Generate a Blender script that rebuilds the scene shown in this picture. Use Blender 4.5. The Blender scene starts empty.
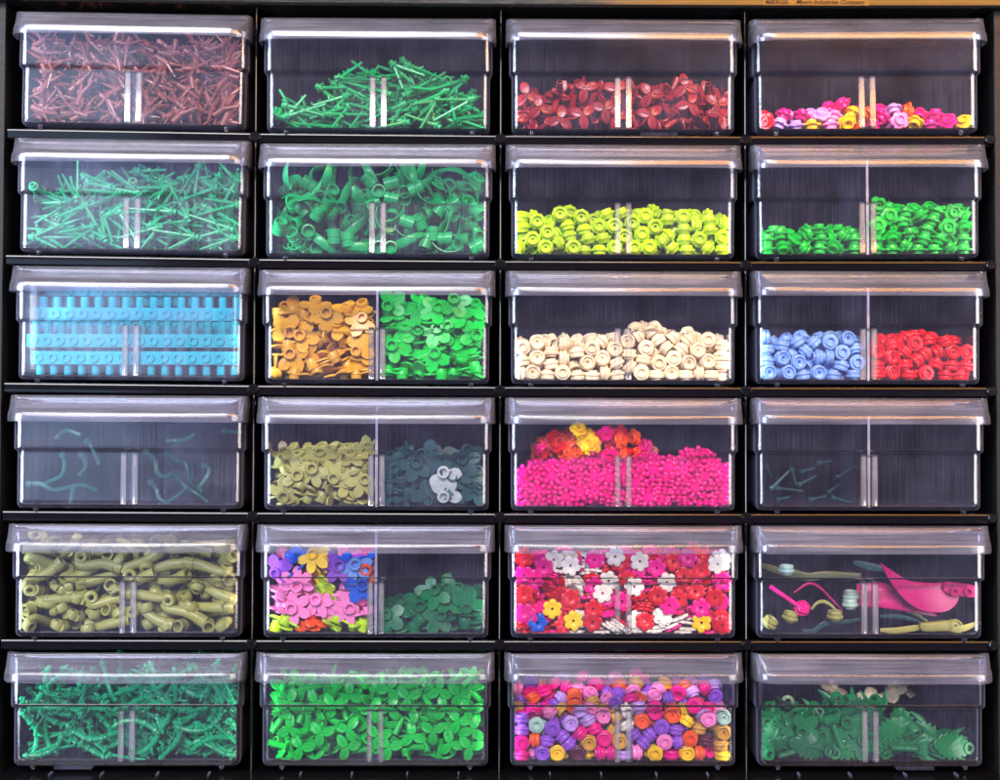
# A black storage cabinet with 24 clear drawers full of small plastic flower and leaf pieces.
import bpy, bmesh, math, random
from mathutils import Vector, Matrix, Quaternion, Euler
PI = math.pi
S = 0.001          # everything below is written in millimetres

# ---------------------------------------------------------------- mesh tools
class MB:
    """collects verts and faces (mm) and turns them into one mesh"""
    def __init__(s): s.v = []; s.f = []
    def add(s, v, f, M=None):
        n = len(s.v)
        s.v += [tuple(M @ Vector(p)) if M else tuple(p) for p in v]
        s.f += [tuple(i + n for i in q) for q in f]
        return s
    def mesh(s, name, scale=S, angle=40):
        me = bpy.data.meshes.new(name)
        me.from_pydata([(a*scale, b*scale, c*scale) for a, b, c in s.v], [], s.f)
        bm = bmesh.new(); bm.from_mesh(me)
        bmesh.ops.remove_doubles(bm, verts=bm.verts, dist=0.002*scale)
        bmesh.ops.recalc_face_normals(bm, faces=bm.faces)
        for f in bm.faces: f.smooth = True
        bm.to_mesh(me); bm.free()
        me.set_sharp_from_angle(angle=math.radians(angle))
        return me

def lathe(mb, prof, seg=20, fn=None, M=None, close=True):
    """prof: (r, z) pairs from the bottom axis round to the top axis; fn(angle, i) scales the radius of ring i"""
    v = []; f = []; rings = []
    for i, (r, z) in enumerate(prof):
        if r <= 1e-6:
            rings.append([len(v)]); v.append((0, 0, z)); continue
        ring = []
        for k in range(seg):
            a = 2*PI*k/seg
            q = r*(fn(a, i) if fn else 1)
            ring.append(len(v)); v.append((q*math.cos(a), q*math.sin(a), z))
        rings.append(ring)
    pairs = list(zip(rings, rings[1:])) + ([(rings[-1], rings[0])] if close else [])
    for A, B in pairs:
        for k in range(seg):
            j = (k+1) % seg
            if len(A) == 1 and len(B) == 1: continue
            if len(A) == 1: f.append((A[0], B[k], B[j]))
            elif len(B) == 1: f.append((A[k], A[j], B[0]))
            else: f.append((A[k], A[j], B[j], B[k]))
    mb.add(v, f, M)

def frames(pts):
    pts = [Vector(p) for p in pts]
    T = []
    for i in range(len(pts)):
        a = pts[max(i-1, 0)]; b = pts[min(i+1, len(pts)-1)]
        T.append((b-a).normalized())
    n = T[0].orthogonal().normalized(); N = []
    for t in T:
        n = (n - t*n.dot(t)).normalized(); N.append(n)
    return pts, T, N

def tube(mb, pts, rad, seg=10, hole0=0, hole1=0, flat=1.0, M=None, up=None):
    """round bar through pts; hole0 / hole1: depth of a bore in either end; flat squashes it along its normal"""
    pts, T, N = frames(pts)
    if up is not None:
        N = [(Vector(up) - t*Vector(up).dot(t)).normalized() for t in T]
    if not hasattr(rad, '__len__'): rad = [rad]*len(pts)
    v = []; f = []
    def ring(p, t, n, r):
        b = t.cross(n); base = len(v)
        for k in range(seg):
            a = 2*PI*k/seg
            v.append(tuple(p + (n*math.cos(a)*flat + b*math.sin(a))*r))
        return list(range(base, base+seg))
    R = []
    if hole0:
        R.append(ring(pts[0]+T[0]*hole0, T[0], N[0], rad[0]*.6)); R.append(ring(pts[0], T[0], N[0], rad[0]*.68))
    for i in range(len(pts)): R.append(ring(pts[i], T[i], N[i], rad[i]))
    if hole1:
        R.append(ring(pts[-1], T[-1], N[-1], rad[-1]*.68)); R.append(ring(pts[-1]-T[-1]*hole1, T[-1], N[-1], rad[-1]*.6))
    for A, B in zip(R, R[1:]):
        for k in range(seg): j = (k+1) % seg; f.append((A[k], A[j], B[j], B[k]))
    f.append(tuple(R[0])); f.append(tuple(R[-1]))
    mb.add(v, f, M)

def prism(mb, outline, z0, z1, bev=0.25, M=None, dome=0, holes=None, zf=None):
    """plate with a rounded rim from a star-shaped outline [(x, y)] around its own centroid; dome lifts the middle, zf(x, y) bends it"""
    n = len(outline)
    cx = sum(p[0] for p in outline)/n; cy = sum(p[1] for p in outline)/n
    def off(d, z):
        r = []
        for x, y in outline:
            l = math.hypot(x-cx, y-cy) or 1
            k = max(l-d, 0)/l
            r.append((cx+(x-cx)*k, cy+(y-cy)*k, z))
        return r
    L = [off(bev, z0), off(0, z0+bev), off(0, z1-bev), off(bev, z1)]
    L.append([(cx+(x-cx)*.55, cy+(y-cy)*.55, z+dome) for x, y, z in L[3]])
    bot = [(cx+(x-cx)*.55, cy+(y-cy)*.55, z+dome*.8) for x, y, z in L[0]]
    L = [bot] + L
    v = [p for r in L for p in r]; f = []
    for i in range(len(L)-1):
        for k in range(n):
            j = (k+1) % n
            f.append((i*n+k, i*n+j, (i+1)*n+j, (i+1)*n+k))
    v.append((cx, cy, z1+dome*1.1)); v.append((cx, cy, z0+dome*.9))
    c = len(v)-2; b = (len(L)-1)*n
    for k in range(n):
        j = (k+1) % n
        f.append((b+k, b+j, c)); f.append((j, k, c+1))
    if zf: v = [(x, y, z+zf(x, y)) for x, y, z in v]
    mb.add(v, f, M)

def catmull(P, m=6):
    P = [Vector(p) for p in P]; Q = [P[0]*2-P[1]] + P + [P[-1]*2-P[-2]]
    out = []
    for i in range(1, len(Q)-2):
        for k in range(m):
            t = k/m; a, b, c, d = Q[i-1], Q[i], Q[i+1], Q[i+2]
            out.append(.5*((2*b)+(c-a)*t+(2*a-5*b+4*c-d)*t*t+(3*b-a-3*c+d)*t**3))
    out.append(P[-1]); return out

def T(x=0, y=0, z=0, rx=0, ry=0, rz=0):
    return Matrix.Translation((x, y, z)) @ Euler((math.radians(rx), math.radians(ry), math.radians(rz))).to_matrix().to_4x4()

# ---------------------------------------------------------------- the small plastic pieces; each returns an MB in mm, centred near its middle
def p_stud_flower():                   # round stud with a softly scalloped flange (lime)
    mb = MB()
    lob = lambda a, i: 1+.06*math.cos(8*a) if 4 <= i <= 7 else 1
    lathe(mb, [(0, -1.3), (1.7, -1.3), (1.8, -2.5), (2.55, -2.5), (3.6, -.8), (4.0, -.5), (4.0, .4), (3.7, .7),
               (3.2, .8), (3.15, 2.2), (2.9, 2.5), (2.3, 2.5), (2.1, 1.1), (.75, 1.0), (.7, -.6), (0, -.6)], 24, lob, close=False)
    return mb
def p_petal_stud():                    # round stud on five separate petals
    mb = MB()
    lob = lambda a, i: (.79+.21*abs(math.cos(2.5*a))**.7) if 5 <= i <= 8 else 1
    lathe(mb, [(0, -1.5), (1.7, -1.5), (1.8, -2.6), (2.6, -2.6), (2.7, -.9), (4.4, -.8), (4.8, -.5), (4.8, 0), (4.4, .4),
               (2.9, .4), (2.85, 2.1), (2.65, 2.4), (2.1, 2.4), (1.9, 1.1), (.7, 1.0), (.65, -.5), (0, -.5)], 30, lob, close=False)
    return mb
def p_rose_stud():                     # rounder stud with rolled petals
    mb = MB()
    lob = lambda a, i: 1+.035*math.cos(5*a+.4*i) if 4 <= i <= 13 else 1
    lathe(mb, [(0, -1.2), (1.7, -1.2), (1.8, -2.7), (2.5, -2.7), (2.6, -1.7), (3.7, -1.6), (4.05, -1.1), (4.05, -.3), (3.75, .1), (3.35, .2),
               (3.6, .6), (3.6, 1.6), (3.3, 2.2), (2.9, 2.35), (2.5, 2.0), (2.2, 1.2), (1.3, .9), (.75, .9), (.7, -.6), (0, -.6)], 24, lob, close=False)
    tube(mb, [(1.75*math.cos(a)*(.75+a*.05), 1.75*math.sin(a)*(.75+a*.05), 1.25+.08*a) for a in [k*.42 for k in range(11)]], .28, 5)
    return mb
def p_tiny_flower():                   # seven plump little petals and a bored centre
    mb = MB()
    for k in range(7):
        a = 2*PI*k/7
        M = T(3.15*math.cos(a), 3.15*math.sin(a), 0, rz=math.degrees(a))
        lathe(mb, [(0, -.9), (.7, -.75), (1.1, -.2), (1.12, .3), (.8, .95), (.35, 1.2), (0, 1.25)], 8, None, M @ Matrix.Diagonal((1.4, 1.1, 1.1, 1)), close=False)
    lathe(mb, [(.55, -1.0), (2.0, -1.0), (2.2, 0), (1.6, .75), (.6, .6)], 14)
    lathe(mb, [(0, -1.6), (1.2, -1.6), (1.3, -.6), (0, -.6)], 10, close=False)
    mb.v = [(x*1.1, y*1.1, z*1.05) for x, y, z in mb.v]
    return mb
def p_flat_flower():                   # thin flower with six round petals
    mb = MB()
    lob = lambda a, i: (.74+.26*abs(math.cos(3*a))**.62) if 1 <= i <= 4 else 1
    lathe(mb, [(.6, -.7), (4.6, -.7), (5.0, -.4), (5.0, .4), (4.6, .7), (2.4, .75), (1.9, .45), (.7, .45)], 48, lob)
    return mb
def lobes(n, spread, rl, rw, base, off=0, point=.6):
    """outline of a ring with n leaf lobes fanned over `spread` degrees towards -y"""
    pts = []
    for k in range(96):
        a = 2*PI*k/96
        r = base
        for i in range(n):
            c = -PI/2 + math.radians((i-(n-1)/2)*spread) + off
            d = (a-c+PI) % (2*PI) - PI
            L = rl if n == 1 or i in (0, n-1) else rl*1.12
            t = abs(d)/rw
            if t < 1: r = max(r, base+(L-base)*(1-t**2.2)**point*(1+.10*max(0, 1-t*5)))
        pts.append((r*math.cos(a), r*math.sin(a)))
    return pts
def p_leaf_plate(n=3, spread=62, rl=8.9, rw=.62, ring=3.1):   # stud ring with leaves fanned to one side
    mb = MB()
    cy = 3.4
    o = [(x, y+cy) for x, y in lobes(n, spread, rl, rw, 2.9)]
    bend = lambda x, y: -.035*max(0, cy-y)**1.5*.6 + .012*x*x
    prism(mb, o, -.2, .9, .3, zf=bend)
    lathe(mb, [(1.75, -2.2), (ring-.5, -2.2), (ring-.3, -.4), (ring, -.2), (ring, 3.0), (ring-.25, 3.3), (1.95, 3.3), (1.75, .9)], 20, None, T(0, cy, 0))
    for i in range(n):
        c = -90+(i-(n-1)/2)*spread
        tube(mb, [(2.8*math.cos(math.radians(c)), cy+2.8*math.sin(math.radians(c)), .85), (rl*.8*math.cos(math.radians(c)), cy+rl*.8*math.sin(math.radians(c)), .75+bend(rl*.8*math.cos(math.radians(c)), cy+rl*.8*math.sin(math.radians(c))))], [.45, .2], 6)
    return mb
def p_leaf_stem():                     # short hollow bar ending in three oval leaves
    mb = MB()
    tube(mb, [(0, 0, -7.5), (0, 0, -1), (0, 0, 1.5)], [1.6, 1.6, 1.5], 12, hole0=3)
    for k in range(3):
        o = [(3.9+3.5*math.cos(2*PI*j/18)*(1), 2.35*math.sin(2*PI*j/18)*(1-.12*math.cos(2*PI*j/18))) for j in range(18)]
        bend = lambda x, y: -.035*x*x + .07*y*y
        prism(mb, o, 1.0, 2.0, .3, T(rz=120*k+15), zf=bend)
        tube(mb, [(.8, 0, 1.95), (3.5, 0, 1.75), (6.6, 0, .45)], [.35, .3, .2], 5, M=T(0, 0, .12, rz=120*k+15))
    return mb
def p_twig():                          # stubby stem forking into pointed prongs
    mb = MB()
    tube(mb, [(0, 0, -7), (0, 0, -3), (0, 0, 0)], [1.6, 1.5, 1.45], 10, hole0=2)
    for a, tilt, L, r in ((0, 38, 7.5, 1.15), (170, 34, 8.5, 1.1), (80, 55, 5.5, .85)):
        d = Vector((math.sin(math.radians(tilt))*math.cos(math.radians(a)), math.sin(math.radians(tilt))*math.sin(math.radians(a)), math.cos(math.radians(tilt))))
        tube(mb, [Vector((0, 0, -1)), d*L*.5, d*L+Vector((0, 0, 1.0))], [r*1.15, r*.8, .3], 8)
    tube(mb, [(0, 0, -4.5), (-2.8, .6, -2.6)], [.8, .35], 6)
    return mb
def p_grass_stem():                    # collared base with three long thin blades
    mb = MB()
    tube(mb, [(0, 0, -9.5), (0, 0, -5.5)], 1.6, 10, hole0=2)
    tube(mb, [(0, 0, -7.6), (0, 0, -6.6)], 2.5, 10)
    for a, tilt, L in ((0, 7, 19), (120, 24, 15.5), (240, 31, 12.5)):
        A = math.radians(a); t = math.radians(tilt)
        d = Vector((math.sin(t)*math.cos(A), math.sin(t)*math.sin(A), math.cos(t)))
        o = Vector((.7*math.cos(A), .7*math.sin(A), -5.8))
        tube(mb, [o, o+d*L*.5, o+d*L], [1.0, .8, .62], 7)
        tube(mb, [o+d*L*.22, o+d*L*.22+Vector((math.cos(A)*2.2, math.sin(A)*2.2, 1.5))], [.8, .5], 6)
    return mb
def p_claw_leaf():                     # ribbed open barrel with one long curved leaf
    mb = MB()
    lathe(mb, [(0, -2), (2.5, -2), (2.6, -4.5), (3.3, -4.5), (3.4, -2.3), (3.1, -2.1), (3.1, -1.4), (3.4, -1.2), (3.4, 2.6), (2.6, 2.8), (2.5, 0), (0, 0)], 18, close=False)
    P = catmull([(2.6, 0, -1.5), (6.5, 0, .8), (11.5, 0, 1.4), (16.5, 0, -.8), (19, 0, -4)], 4)
    n = len(P); R = [2.1*math.sin(PI*min(1, .30+.70*i/(n-1)))**.8+.25 for i in range(n)]
    tube(mb, P, R, 10, flat=.3, up=(0, 0, 1))
    return mb
def p_trunk():                         # open socket, tapering bent body, and a bored ring for a tip
    mb = MB()
    P = catmull([(-12, -2, 0), (-7.5, -2, 0), (-2, -1.4, 0), (3.5, .9, 0), (7.5, 2.4, 0), (10.6, 1.2, 0)], 4)
    n = len(P)
    R = [3.2]*4+[2.9-1.0*((i-4)/(n-5)) for i in range(4, n)]
    tube(mb, P, R, 14, hole0=6)
    tube(mb, [(-8.2, -2, 0), (-7.6, -2, 0)], 3.45, 14)
    prof = [(1.35, -2.0), (2.3, -2.3), (3.1, -1.9), (3.5, -.8), (3.5, .8), (3.1, 1.9), (2.3, 2.3), (1.35, 2.0)]
    lathe(mb, prof, 18, None, T(9.0, -1.4, 0))
    return mb
def p_thorn_vine():                    # bowed bar with little pegs on alternate sides
    mb = MB()
    P = catmull([(-11, -2, 0), (-5, 1.0, .5), (1, 2.0, 0), (7, .6, -.5), (11.5, -3, 0)], 3)
    tube(mb, P, [1.0+.35*math.sin(PI*i/(len(P)-1)) for i in range(len(P))], 8)
    for i, (a, L) in zip((1, 4, 6, 9, 11), ((80, 4.2), (-100, 3.6), (60, 6), (-70, 4.4), (100, 3.8))):
        p = P[i]; A = math.radians(a)
        tube(mb, [p, p+Vector((1.2, L*math.sin(A)*.8, L*math.cos(A)+.6))], [.8, .55], 6)
        tube(mb, [p+Vector((-.7, 0, 0)), p+Vector((.7, 0, 0))], 1.75, 8)
    return mb
def p_straight_bar():                  # thin straight bar
    mb = MB(); tube(mb, [(-9, 0, 0), (0, 0, 0), (9, 0, 0)], [.9, .75, .7], 8)
    tube(mb, [(-9.5, 0, 0), (-8, 0, 0)], 1.6, 8)
    return mb
def p_squiggle(seed=0):                # long wavy tendril with knobbed ends
    mb = MB(); r = random.Random(seed)
    P = [(-20, -4, 0), (-14, 3, 1), (-8, 2, 0), (-3, -4, -1), (4, -4.5, 0), (9, 2.5, 1), (14, 3, 0), (20, -4, 0)]
    P = catmull([(x, y*(1+.3*r.uniform(-1, 1)), z*2) for x, y, z in P], 6)
    tube(mb, P, [1.15-.4*i/(len(P)-1) for i in range(len(P))], 8)
    tube(mb, [P[0], P[0]+(P[0]-P[1]).normalized()*2.6], 1.6, 10)
    return mb
def p_fern():                          # toothed fern leaf with a stud ring at its root
    mb = MB()
    o = []
    N = 14
    for k in range(N+1):
        t = k/N; w = 7.5*math.sin(PI*(.12+.85*t))**.8
        o.append((-9+20*t, w*(1.0 if k % 2 else .72)))
    o += [(x, -y) for x, y in reversed(o)]
    prism(mb, o, -.5, .7, .25, zf=lambda x, y: -.015*x*x-.03*y*y)
    lathe(mb, [(1.5, -2), (2.9, -2), (3.1, -1.7), (3.1, 2.2), (2.8, 2.5), (1.7, 2.5)], 18, None, T(-9.5, 0, 0))
    tube(mb, [(-7, 0, .6), (0, 0, .7), (9, 0, -.6)], [.9, .7, .3], 6)
    return mb
def p_bracket_leaf():                  # bar, clip and a pair of long leaves
    mb = MB()
    tube(mb, [(-10, 0, 0), (4, 0, 0)], 1.6, 10, hole0=2)
    lathe(mb, [(1.6, -2.6), (3.3, -2.6), (3.3, 2.6), (1.6, 2.6)], 16, None, T(5.5, 0, 0, rx=90))
    for sgn in (1, -1):
        P = catmull([(2, 0, 0), (7, 4*sgn, 1.5), (13, 5.5*sgn, 1)], 4); n = len(P)
        tube(mb, P, [1.7*math.sin(PI*(.25+.74*i/(n-1)))+.2 for i in range(n)], 8, flat=.35, up=(0, 0, 1))
    return mb

BUILD = dict(stud_flower=p_stud_flower, petal_stud=p_petal_stud, rose_stud=p_rose_stud, tiny_flower=p_tiny_flower, flat_flower=p_flat_flower,
             leaf_plate=p_leaf_plate, leaf_plate4=lambda: p_leaf_plate(4, 54, 8.6, .5), leaf_plate5=lambda: p_leaf_plate(5, 48, 8.3, .46, 3.0), leaf_stem=p_leaf_stem, twig=p_twig,
             grass_stem=p_grass_stem, claw_leaf=p_claw_leaf, trunk=p_trunk, thorn_vine=p_thorn_vine, straight_bar=p_straight_bar,
             squiggle=p_squiggle, fern=p_fern, bracket_leaf=p_bracket_leaf)


C = bpy.context.scene.collection
RND = random.Random(5)
def lin(r, g, b):
    f = lambda c: c/12.92 if c <= .04045 else ((c+.055)/1.055)**2.4
    return (f(r/255), f(g/255), f(b/255), 1)

# ---------------------------------------------------------------- layout (mm): columns, rows, small sags of the old cabinet
PX, PZ = 121.6, 62.5
COLX = [-1.5*PX, -.5*PX, .5*PX, 1.5*PX]
DZ = {0: [1.9, 1.8, 1.3, .6, .2, 0], 1: [0]*6, 2: [0]*6, 3: [.8, .6, .4, .3, 0, 0]}
ROLL = {0: [.013, .009, .006, .003, 0, 0], 1: [0]*6, 2: [0]*6, 3: [-.009, -.005, 0, 0, 0, 0]}
def drawer_matrix(r, c):
    return Matrix.Translation(Vector((COLX[c], 0, 2.7-PZ*r+DZ[c][r]))*S) @ Matrix.Rotation(ROLL[c][r], 4, 'Y')
def where(r, c): return f'in {ROWN[r]} row\'s {ORD[c] if c < 3 else "last"} drawer'
ORD = ['first', 'second', 'third', 'fourth', 'fifth', 'bottom']
ROWN = ['top', 'second', 'third', 'fourth', 'fifth', 'bottom']

# ---------------------------------------------------------------- materials
def mat(name):
    m = bpy.data.materials.new(name); m.use_nodes = True
    nt = m.node_tree; nt.nodes.clear()
    return m, nt, nt.nodes.new('ShaderNodeOutputMaterial')
def N(nt, t, **kw):
    n = nt.nodes.new(t)
    for k, v in kw.items():
        if k in n.inputs: n.inputs[k].default_value = v
        else: setattr(n, k, v)
    return n
def plastic(name, col, rough=.3, trans=0):
    m, nt, out = mat(name); L = nt.links
    b = N(nt, 'ShaderNodeBsdfPrincipled', Roughness=rough, IOR=1.5); b.inputs['Specular IOR Level'].default_value = .38
    b.inputs['Base Color'].default_value = col
    tc = N(nt, 'ShaderNodeTexCoord'); oi = N(nt, 'ShaderNodeObjectInfo')
    hs = N(nt, 'ShaderNodeHueSaturation'); hs.inputs['Color'].default_value = col
    mr = N(nt, 'ShaderNodeMapRange'); mr.inputs['To Min'].default_value = .82; mr.inputs['To Max'].default_value = 1.12
    L.new(oi.outputs['Random'], mr.inputs['Value']); L.new(mr.outputs[0], hs.inputs['Value']); L.new(hs.outputs[0], b.inputs['Base Color'])
    nz = N(nt, 'ShaderNodeTexNoise'); nz.inputs['Scale'].default_value = 900
    L.new(tc.outputs['Object'], nz.inputs['Vector'])
    r2 = N(nt, 'ShaderNodeMapRange'); r2.inputs['To Min'].default_value = rough*.7; r2.inputs['To Max'].default_value = rough*1.5
    L.new(nz.outputs[0], r2.inputs['Value']); L.new(r2.outputs[0], b.inputs['Roughness'])
    if trans:
        t = N(nt, 'ShaderNodeBsdfTransparent'); t.inputs[0].default_value = (*[min(1, c*2+.35) for c in col[:3]], 1)
        mx = N(nt, 'ShaderNodeMixShader'); mx.inputs[0].default_value = trans
        L.new(b.outputs[0], mx.inputs[1]); L.new(t.outputs[0], mx.inputs[2]); L.new(mx.outputs[0], out.inputs[0])
    else: L.new(b.outputs[0], out.inputs[0])
    return m
def clear_plastic(name, haze, tint=(.965, .97, .99), edge=.3, streak=(420, 420, 12), rough=.1, patch=.5, ior=1.5, body=(.56, .58, .95)):
    """thin clear moulded plastic: lets light straight through, mirrors it a little, and scatters some in fine streaks and dusty patches"""
    m, nt, out = mat(name); L = nt.links
    tc = N(nt, 'ShaderNodeTexCoord'); mp = N(nt, 'ShaderNodeMapping'); mp.inputs['Scale'].default_value = streak
    L.new(tc.outputs['Object'], mp.inputs['Vector'])
    n1 = N(nt, 'ShaderNodeTexNoise'); n1.inputs['Scale'].default_value = 3; n1.inputs['Detail'].default_value = 3
    L.new(mp.outputs[0], n1.inputs['Vector'])
    n2 = N(nt, 'ShaderNodeTexNoise'); n2.inputs['Scale'].default_value = 38; n2.inputs['Detail'].default_value = 5; n2.inputs['Roughness'].default_value = .6
    ob = N(nt, 'ShaderNodeObjectInfo'); va = N(nt, 'ShaderNodeVectorMath'); va.operation = 'ADD'
    L.new(tc.outputs['Object'], va.inputs[0]); L.new(ob.outputs['Location'], va.inputs[1]); L.new(va.outputs[0], n2.inputs['Vector'])
    a = N(nt, 'ShaderNodeMapRange'); a.inputs['From Min'].default_value = .35; a.inputs['From Max'].default_value = .7; a.inputs['To Min'].default_value = .55; a.inputs['To Max'].default_value = 1.5
    L.new(n1.outputs[0], a.inputs['Value'])
    c = N(nt, 'ShaderNodeMapRange'); c.inputs['From Min'].default_value = .35; c.inputs['From Max'].default_value = .68; c.inputs['To Min'].default_value = 1-patch; c.inputs['To Max'].default_value = 1+patch
    L.new(n2.outputs[0], c.inputs['Value'])
    mu = N(nt, 'ShaderNodeMath'); mu.operation = 'MULTIPLY'; L.new(a.outputs[0], mu.inputs[0]); L.new(c.outputs[0], mu.inputs[1])
    mh = N(nt, 'ShaderNodeMath'); mh.operation = 'MULTIPLY'; mh.inputs[1].default_value = haze; L.new(mu.outputs[0], mh.inputs[0])
    lw = N(nt, 'ShaderNodeLayerWeight'); lw.inputs['Blend'].default_value = .5
    pw = N(nt, 'ShaderNodeMath'); pw.operation = 'POWER'; pw.inputs[1].default_value = 3.5; L.new(lw.outputs['Facing'], pw.inputs[0])
    pe = N(nt, 'ShaderNodeMath'); pe.operation = 'MULTIPLY'; pe.inputs[1].default_value = edge; L.new(pw.outputs[0], pe.inputs[0])  # paler scatter at grazing angles paints in an edge highlight
    ad = N(nt, 'ShaderNodeMath'); ad.operation = 'ADD'; ad.use_clamp = True; L.new(mh.outputs[0], ad.inputs[0]); L.new(pe.outputs[0], ad.inputs[1])
    tr = N(nt, 'ShaderNodeBsdfTransparent'); tr.inputs[0].default_value = (*tint, 1)
    df = N(nt, 'ShaderNodeBsdfDiffuse'); df.inputs[0].default_value = (*body, 1)
    tl = N(nt, 'ShaderNodeBsdfTranslucent'); tl.inputs[0].default_value = (*body, 1)
    dm = N(nt, 'ShaderNodeMixShader'); dm.inputs[0].default_value = .25; L.new(df.outputs[0], dm.inputs[1]); L.new(tl.outputs[0], dm.inputs[2])
    m1 = N(nt, 'ShaderNodeMixShader'); L.new(ad.outputs[0], m1.inputs[0]); L.new(tr.outputs[0], m1.inputs[1]); L.new(dm.outputs[0], m1.inputs[2])
    gl = N(nt, 'ShaderNodeBsdfGlossy'); gl.inputs['Roughness'].default_value = rough
    bp = N(nt, 'ShaderNodeBump'); bp.inputs['Strength'].default_value = .1; bp.inputs['Distance'].default_value = .0002
    L.new(n1.outputs[0], bp.inputs['Height']); L.new(bp.outputs[0], gl.inputs['Normal'])
    fr = N(nt, 'ShaderNodeFresnel'); fr.inputs[0].default_value = ior
    m2 = N(nt, 'ShaderNodeMixShader'); L.new(fr.outputs[0], m2.inputs[0]); L.new(m1.outputs[0], m2.inputs[1]); L.new(gl.outputs[0], m2.inputs[2])
    L.new(m2.outputs[0], out.inputs[0])
    return m
def black_plastic(name, col=(.0016, .0014, .002, 1), rough=.16, spec=.5):
    m, nt, out = mat(name); L = nt.links
    b = N(nt, 'ShaderNodeBsdfPrincipled', Roughness=rough, IOR=1.5); b.inputs['Specular IOR Level'].default_value = spec; b.inputs['Base Color'].default_value = col
    tc = N(nt, 'ShaderNodeTexCoord'); mp = N(nt, 'ShaderNodeMapping'); mp.inputs['Scale'].default_value = (60, 400, 400); L.new(tc.outputs['Object'], mp.inputs['Vector'])
    nz = N(nt, 'ShaderNodeTexNoise'); nz.inputs['Scale'].default_value = 1.5; nz.inputs['Detail'].default_value = 6; L.new(mp.outputs[0], nz.inputs['Vector'])
    r2 = N(nt, 'ShaderNodeMapRange'); r2.inputs['To Min'].default_value = rough*.5; r2.inputs['To Max'].default_value = rough*1.5
    L.new(nz.outputs[0], r2.inputs['Value']); L.new(r2.outputs[0], b.inputs['Roughness'])
    bp = N(nt, 'ShaderNodeBump'); bp.inputs['Strength'].default_value = .12; bp.inputs['Distance'].default_value = .0001; L.new(nz.outputs[0], bp.inputs['Height']); L.new(bp.outputs[0], b.inputs['Normal'])
    L.new(b.outputs[0], out.inputs[0])
    return m
PAL = {'brown': (118, 62, 55), 'sea green': (0, 166, 92), 'dark red': (136, 28, 38), 'teal green': (0, 172, 112), 'lime': (184, 226, 0), 'leaf green': (0, 190, 50),
       'ochre': (218, 162, 44), 'bright green': (0, 204, 66), 'cream': (255, 236, 196), 'sky blue': (126, 172, 242), 'red': (222, 10, 26), 'olive': (160, 160, 88),
       'smoke': (50, 98, 104), 'magenta': (244, 0, 142), 'pink': (255, 142, 206), 'purple': (150, 82, 208), 'lavender': (204, 160, 235), 'blue': (0, 92, 216),
       'yellow': (255, 208, 0), 'orange': (252, 96, 22), 'mint': (170, 205, 190), 'white': (246, 240, 226), 'dark green': (0, 108, 60), 'deep green': (0, 118, 58),
       'maroon': (96, 24, 52), 'clear': (200, 215, 220), 'azure': (0, 206, 226), 'dull teal': (52, 116, 112), 'plum': (184, 4, 106), 'moss': (92, 104, 70), 'pale green': (150, 180, 150)}
MATS = {k: plastic('plastic_'+k.replace(' ', '_'), lin(*v), .26, {'clear': .45, 'smoke': .5, 'sea green': .12, 'teal green': .15, 'dull teal': .55}.get(k, 0)) for k, v in PAL.items()}
CLEAR = clear_plastic('clear_drawer_plastic', .011)
HAZY = clear_plastic('scuffed_drawer_plastic', .018)
MILKY = clear_plastic('milky_drawer_plastic', .03, patch=.6, streak=(160, 160, 8))
PULL = clear_plastic('frosted_pull_plastic', .048, edge=.04, streak=(6, 60, 260), rough=.16, ior=1.40, patch=.25, body=(.60, .60, .76), tint=(.8, .82, .9))
RIB = clear_plastic('divider_rib_plastic', .22, edge=.6, rough=.12, patch=.3, body=(.88, .84, .88))
EDGE = clear_plastic('divider_edge_plastic', .85, edge=.1, rough=.12, patch=.3, body=(.72, .70, .86))  # milky body stands in for the glow of light piped to the edge
BLACK = black_plastic('black_cabinet_plastic')
SHELFM = black_plastic('black_shelf_plastic', (.0012, .001, .0015, 1), .13, .32)
BLACKIN = black_plastic('black_inside_plastic', (.002, .002, .003, 1), .5, .15)

# ---------------------------------------------------------------- object helpers
def link(o, parent=None):
    C.objects.link(o)
    if parent: o.parent = parent
    return o
def obj(name, me, m=None, parent=None):
    if m and not me.materials: me.materials.append(m)
    return link(bpy.data.objects.new(name, me), parent)
def tag(o, label, cat=None, group=None):
    o['label'] = label
    if cat: o['category'] = cat
    if group: o['group'] = group
    return o
def box(mb, a, b, bev=0):
    x0, y0, z0 = a; x1, y1, z1 = b
    v = [(x, y, z) for x in (x0, x1) for y in (y0, y1) for z in (z0, z1)]
    mb.add(v, [(0, 1, 3, 2), (4, 6, 7, 5), (0, 4, 5, 1), (2, 3, 7, 6), (0, 2, 6, 4), (1, 5, 7, 3)])
def loft(mb, rings, closed=True, cap0=False, cap1=False):
    n = len(rings[0]); v = [p for r in rings for p in r]; f = []
    for i in range(len(rings)-1):
        for k in range(n if closed else n-1):
            j = (k+1) % n; f.append((i*n+k, i*n+j, (i+1)*n+j, (i+1)*n+k))
    if cap0: f.append(tuple(range(n)))
    if cap1: f.append(tuple(range((len(rings)-1)*n, len(rings)*n)))
    mb.add(v, f)

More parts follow.
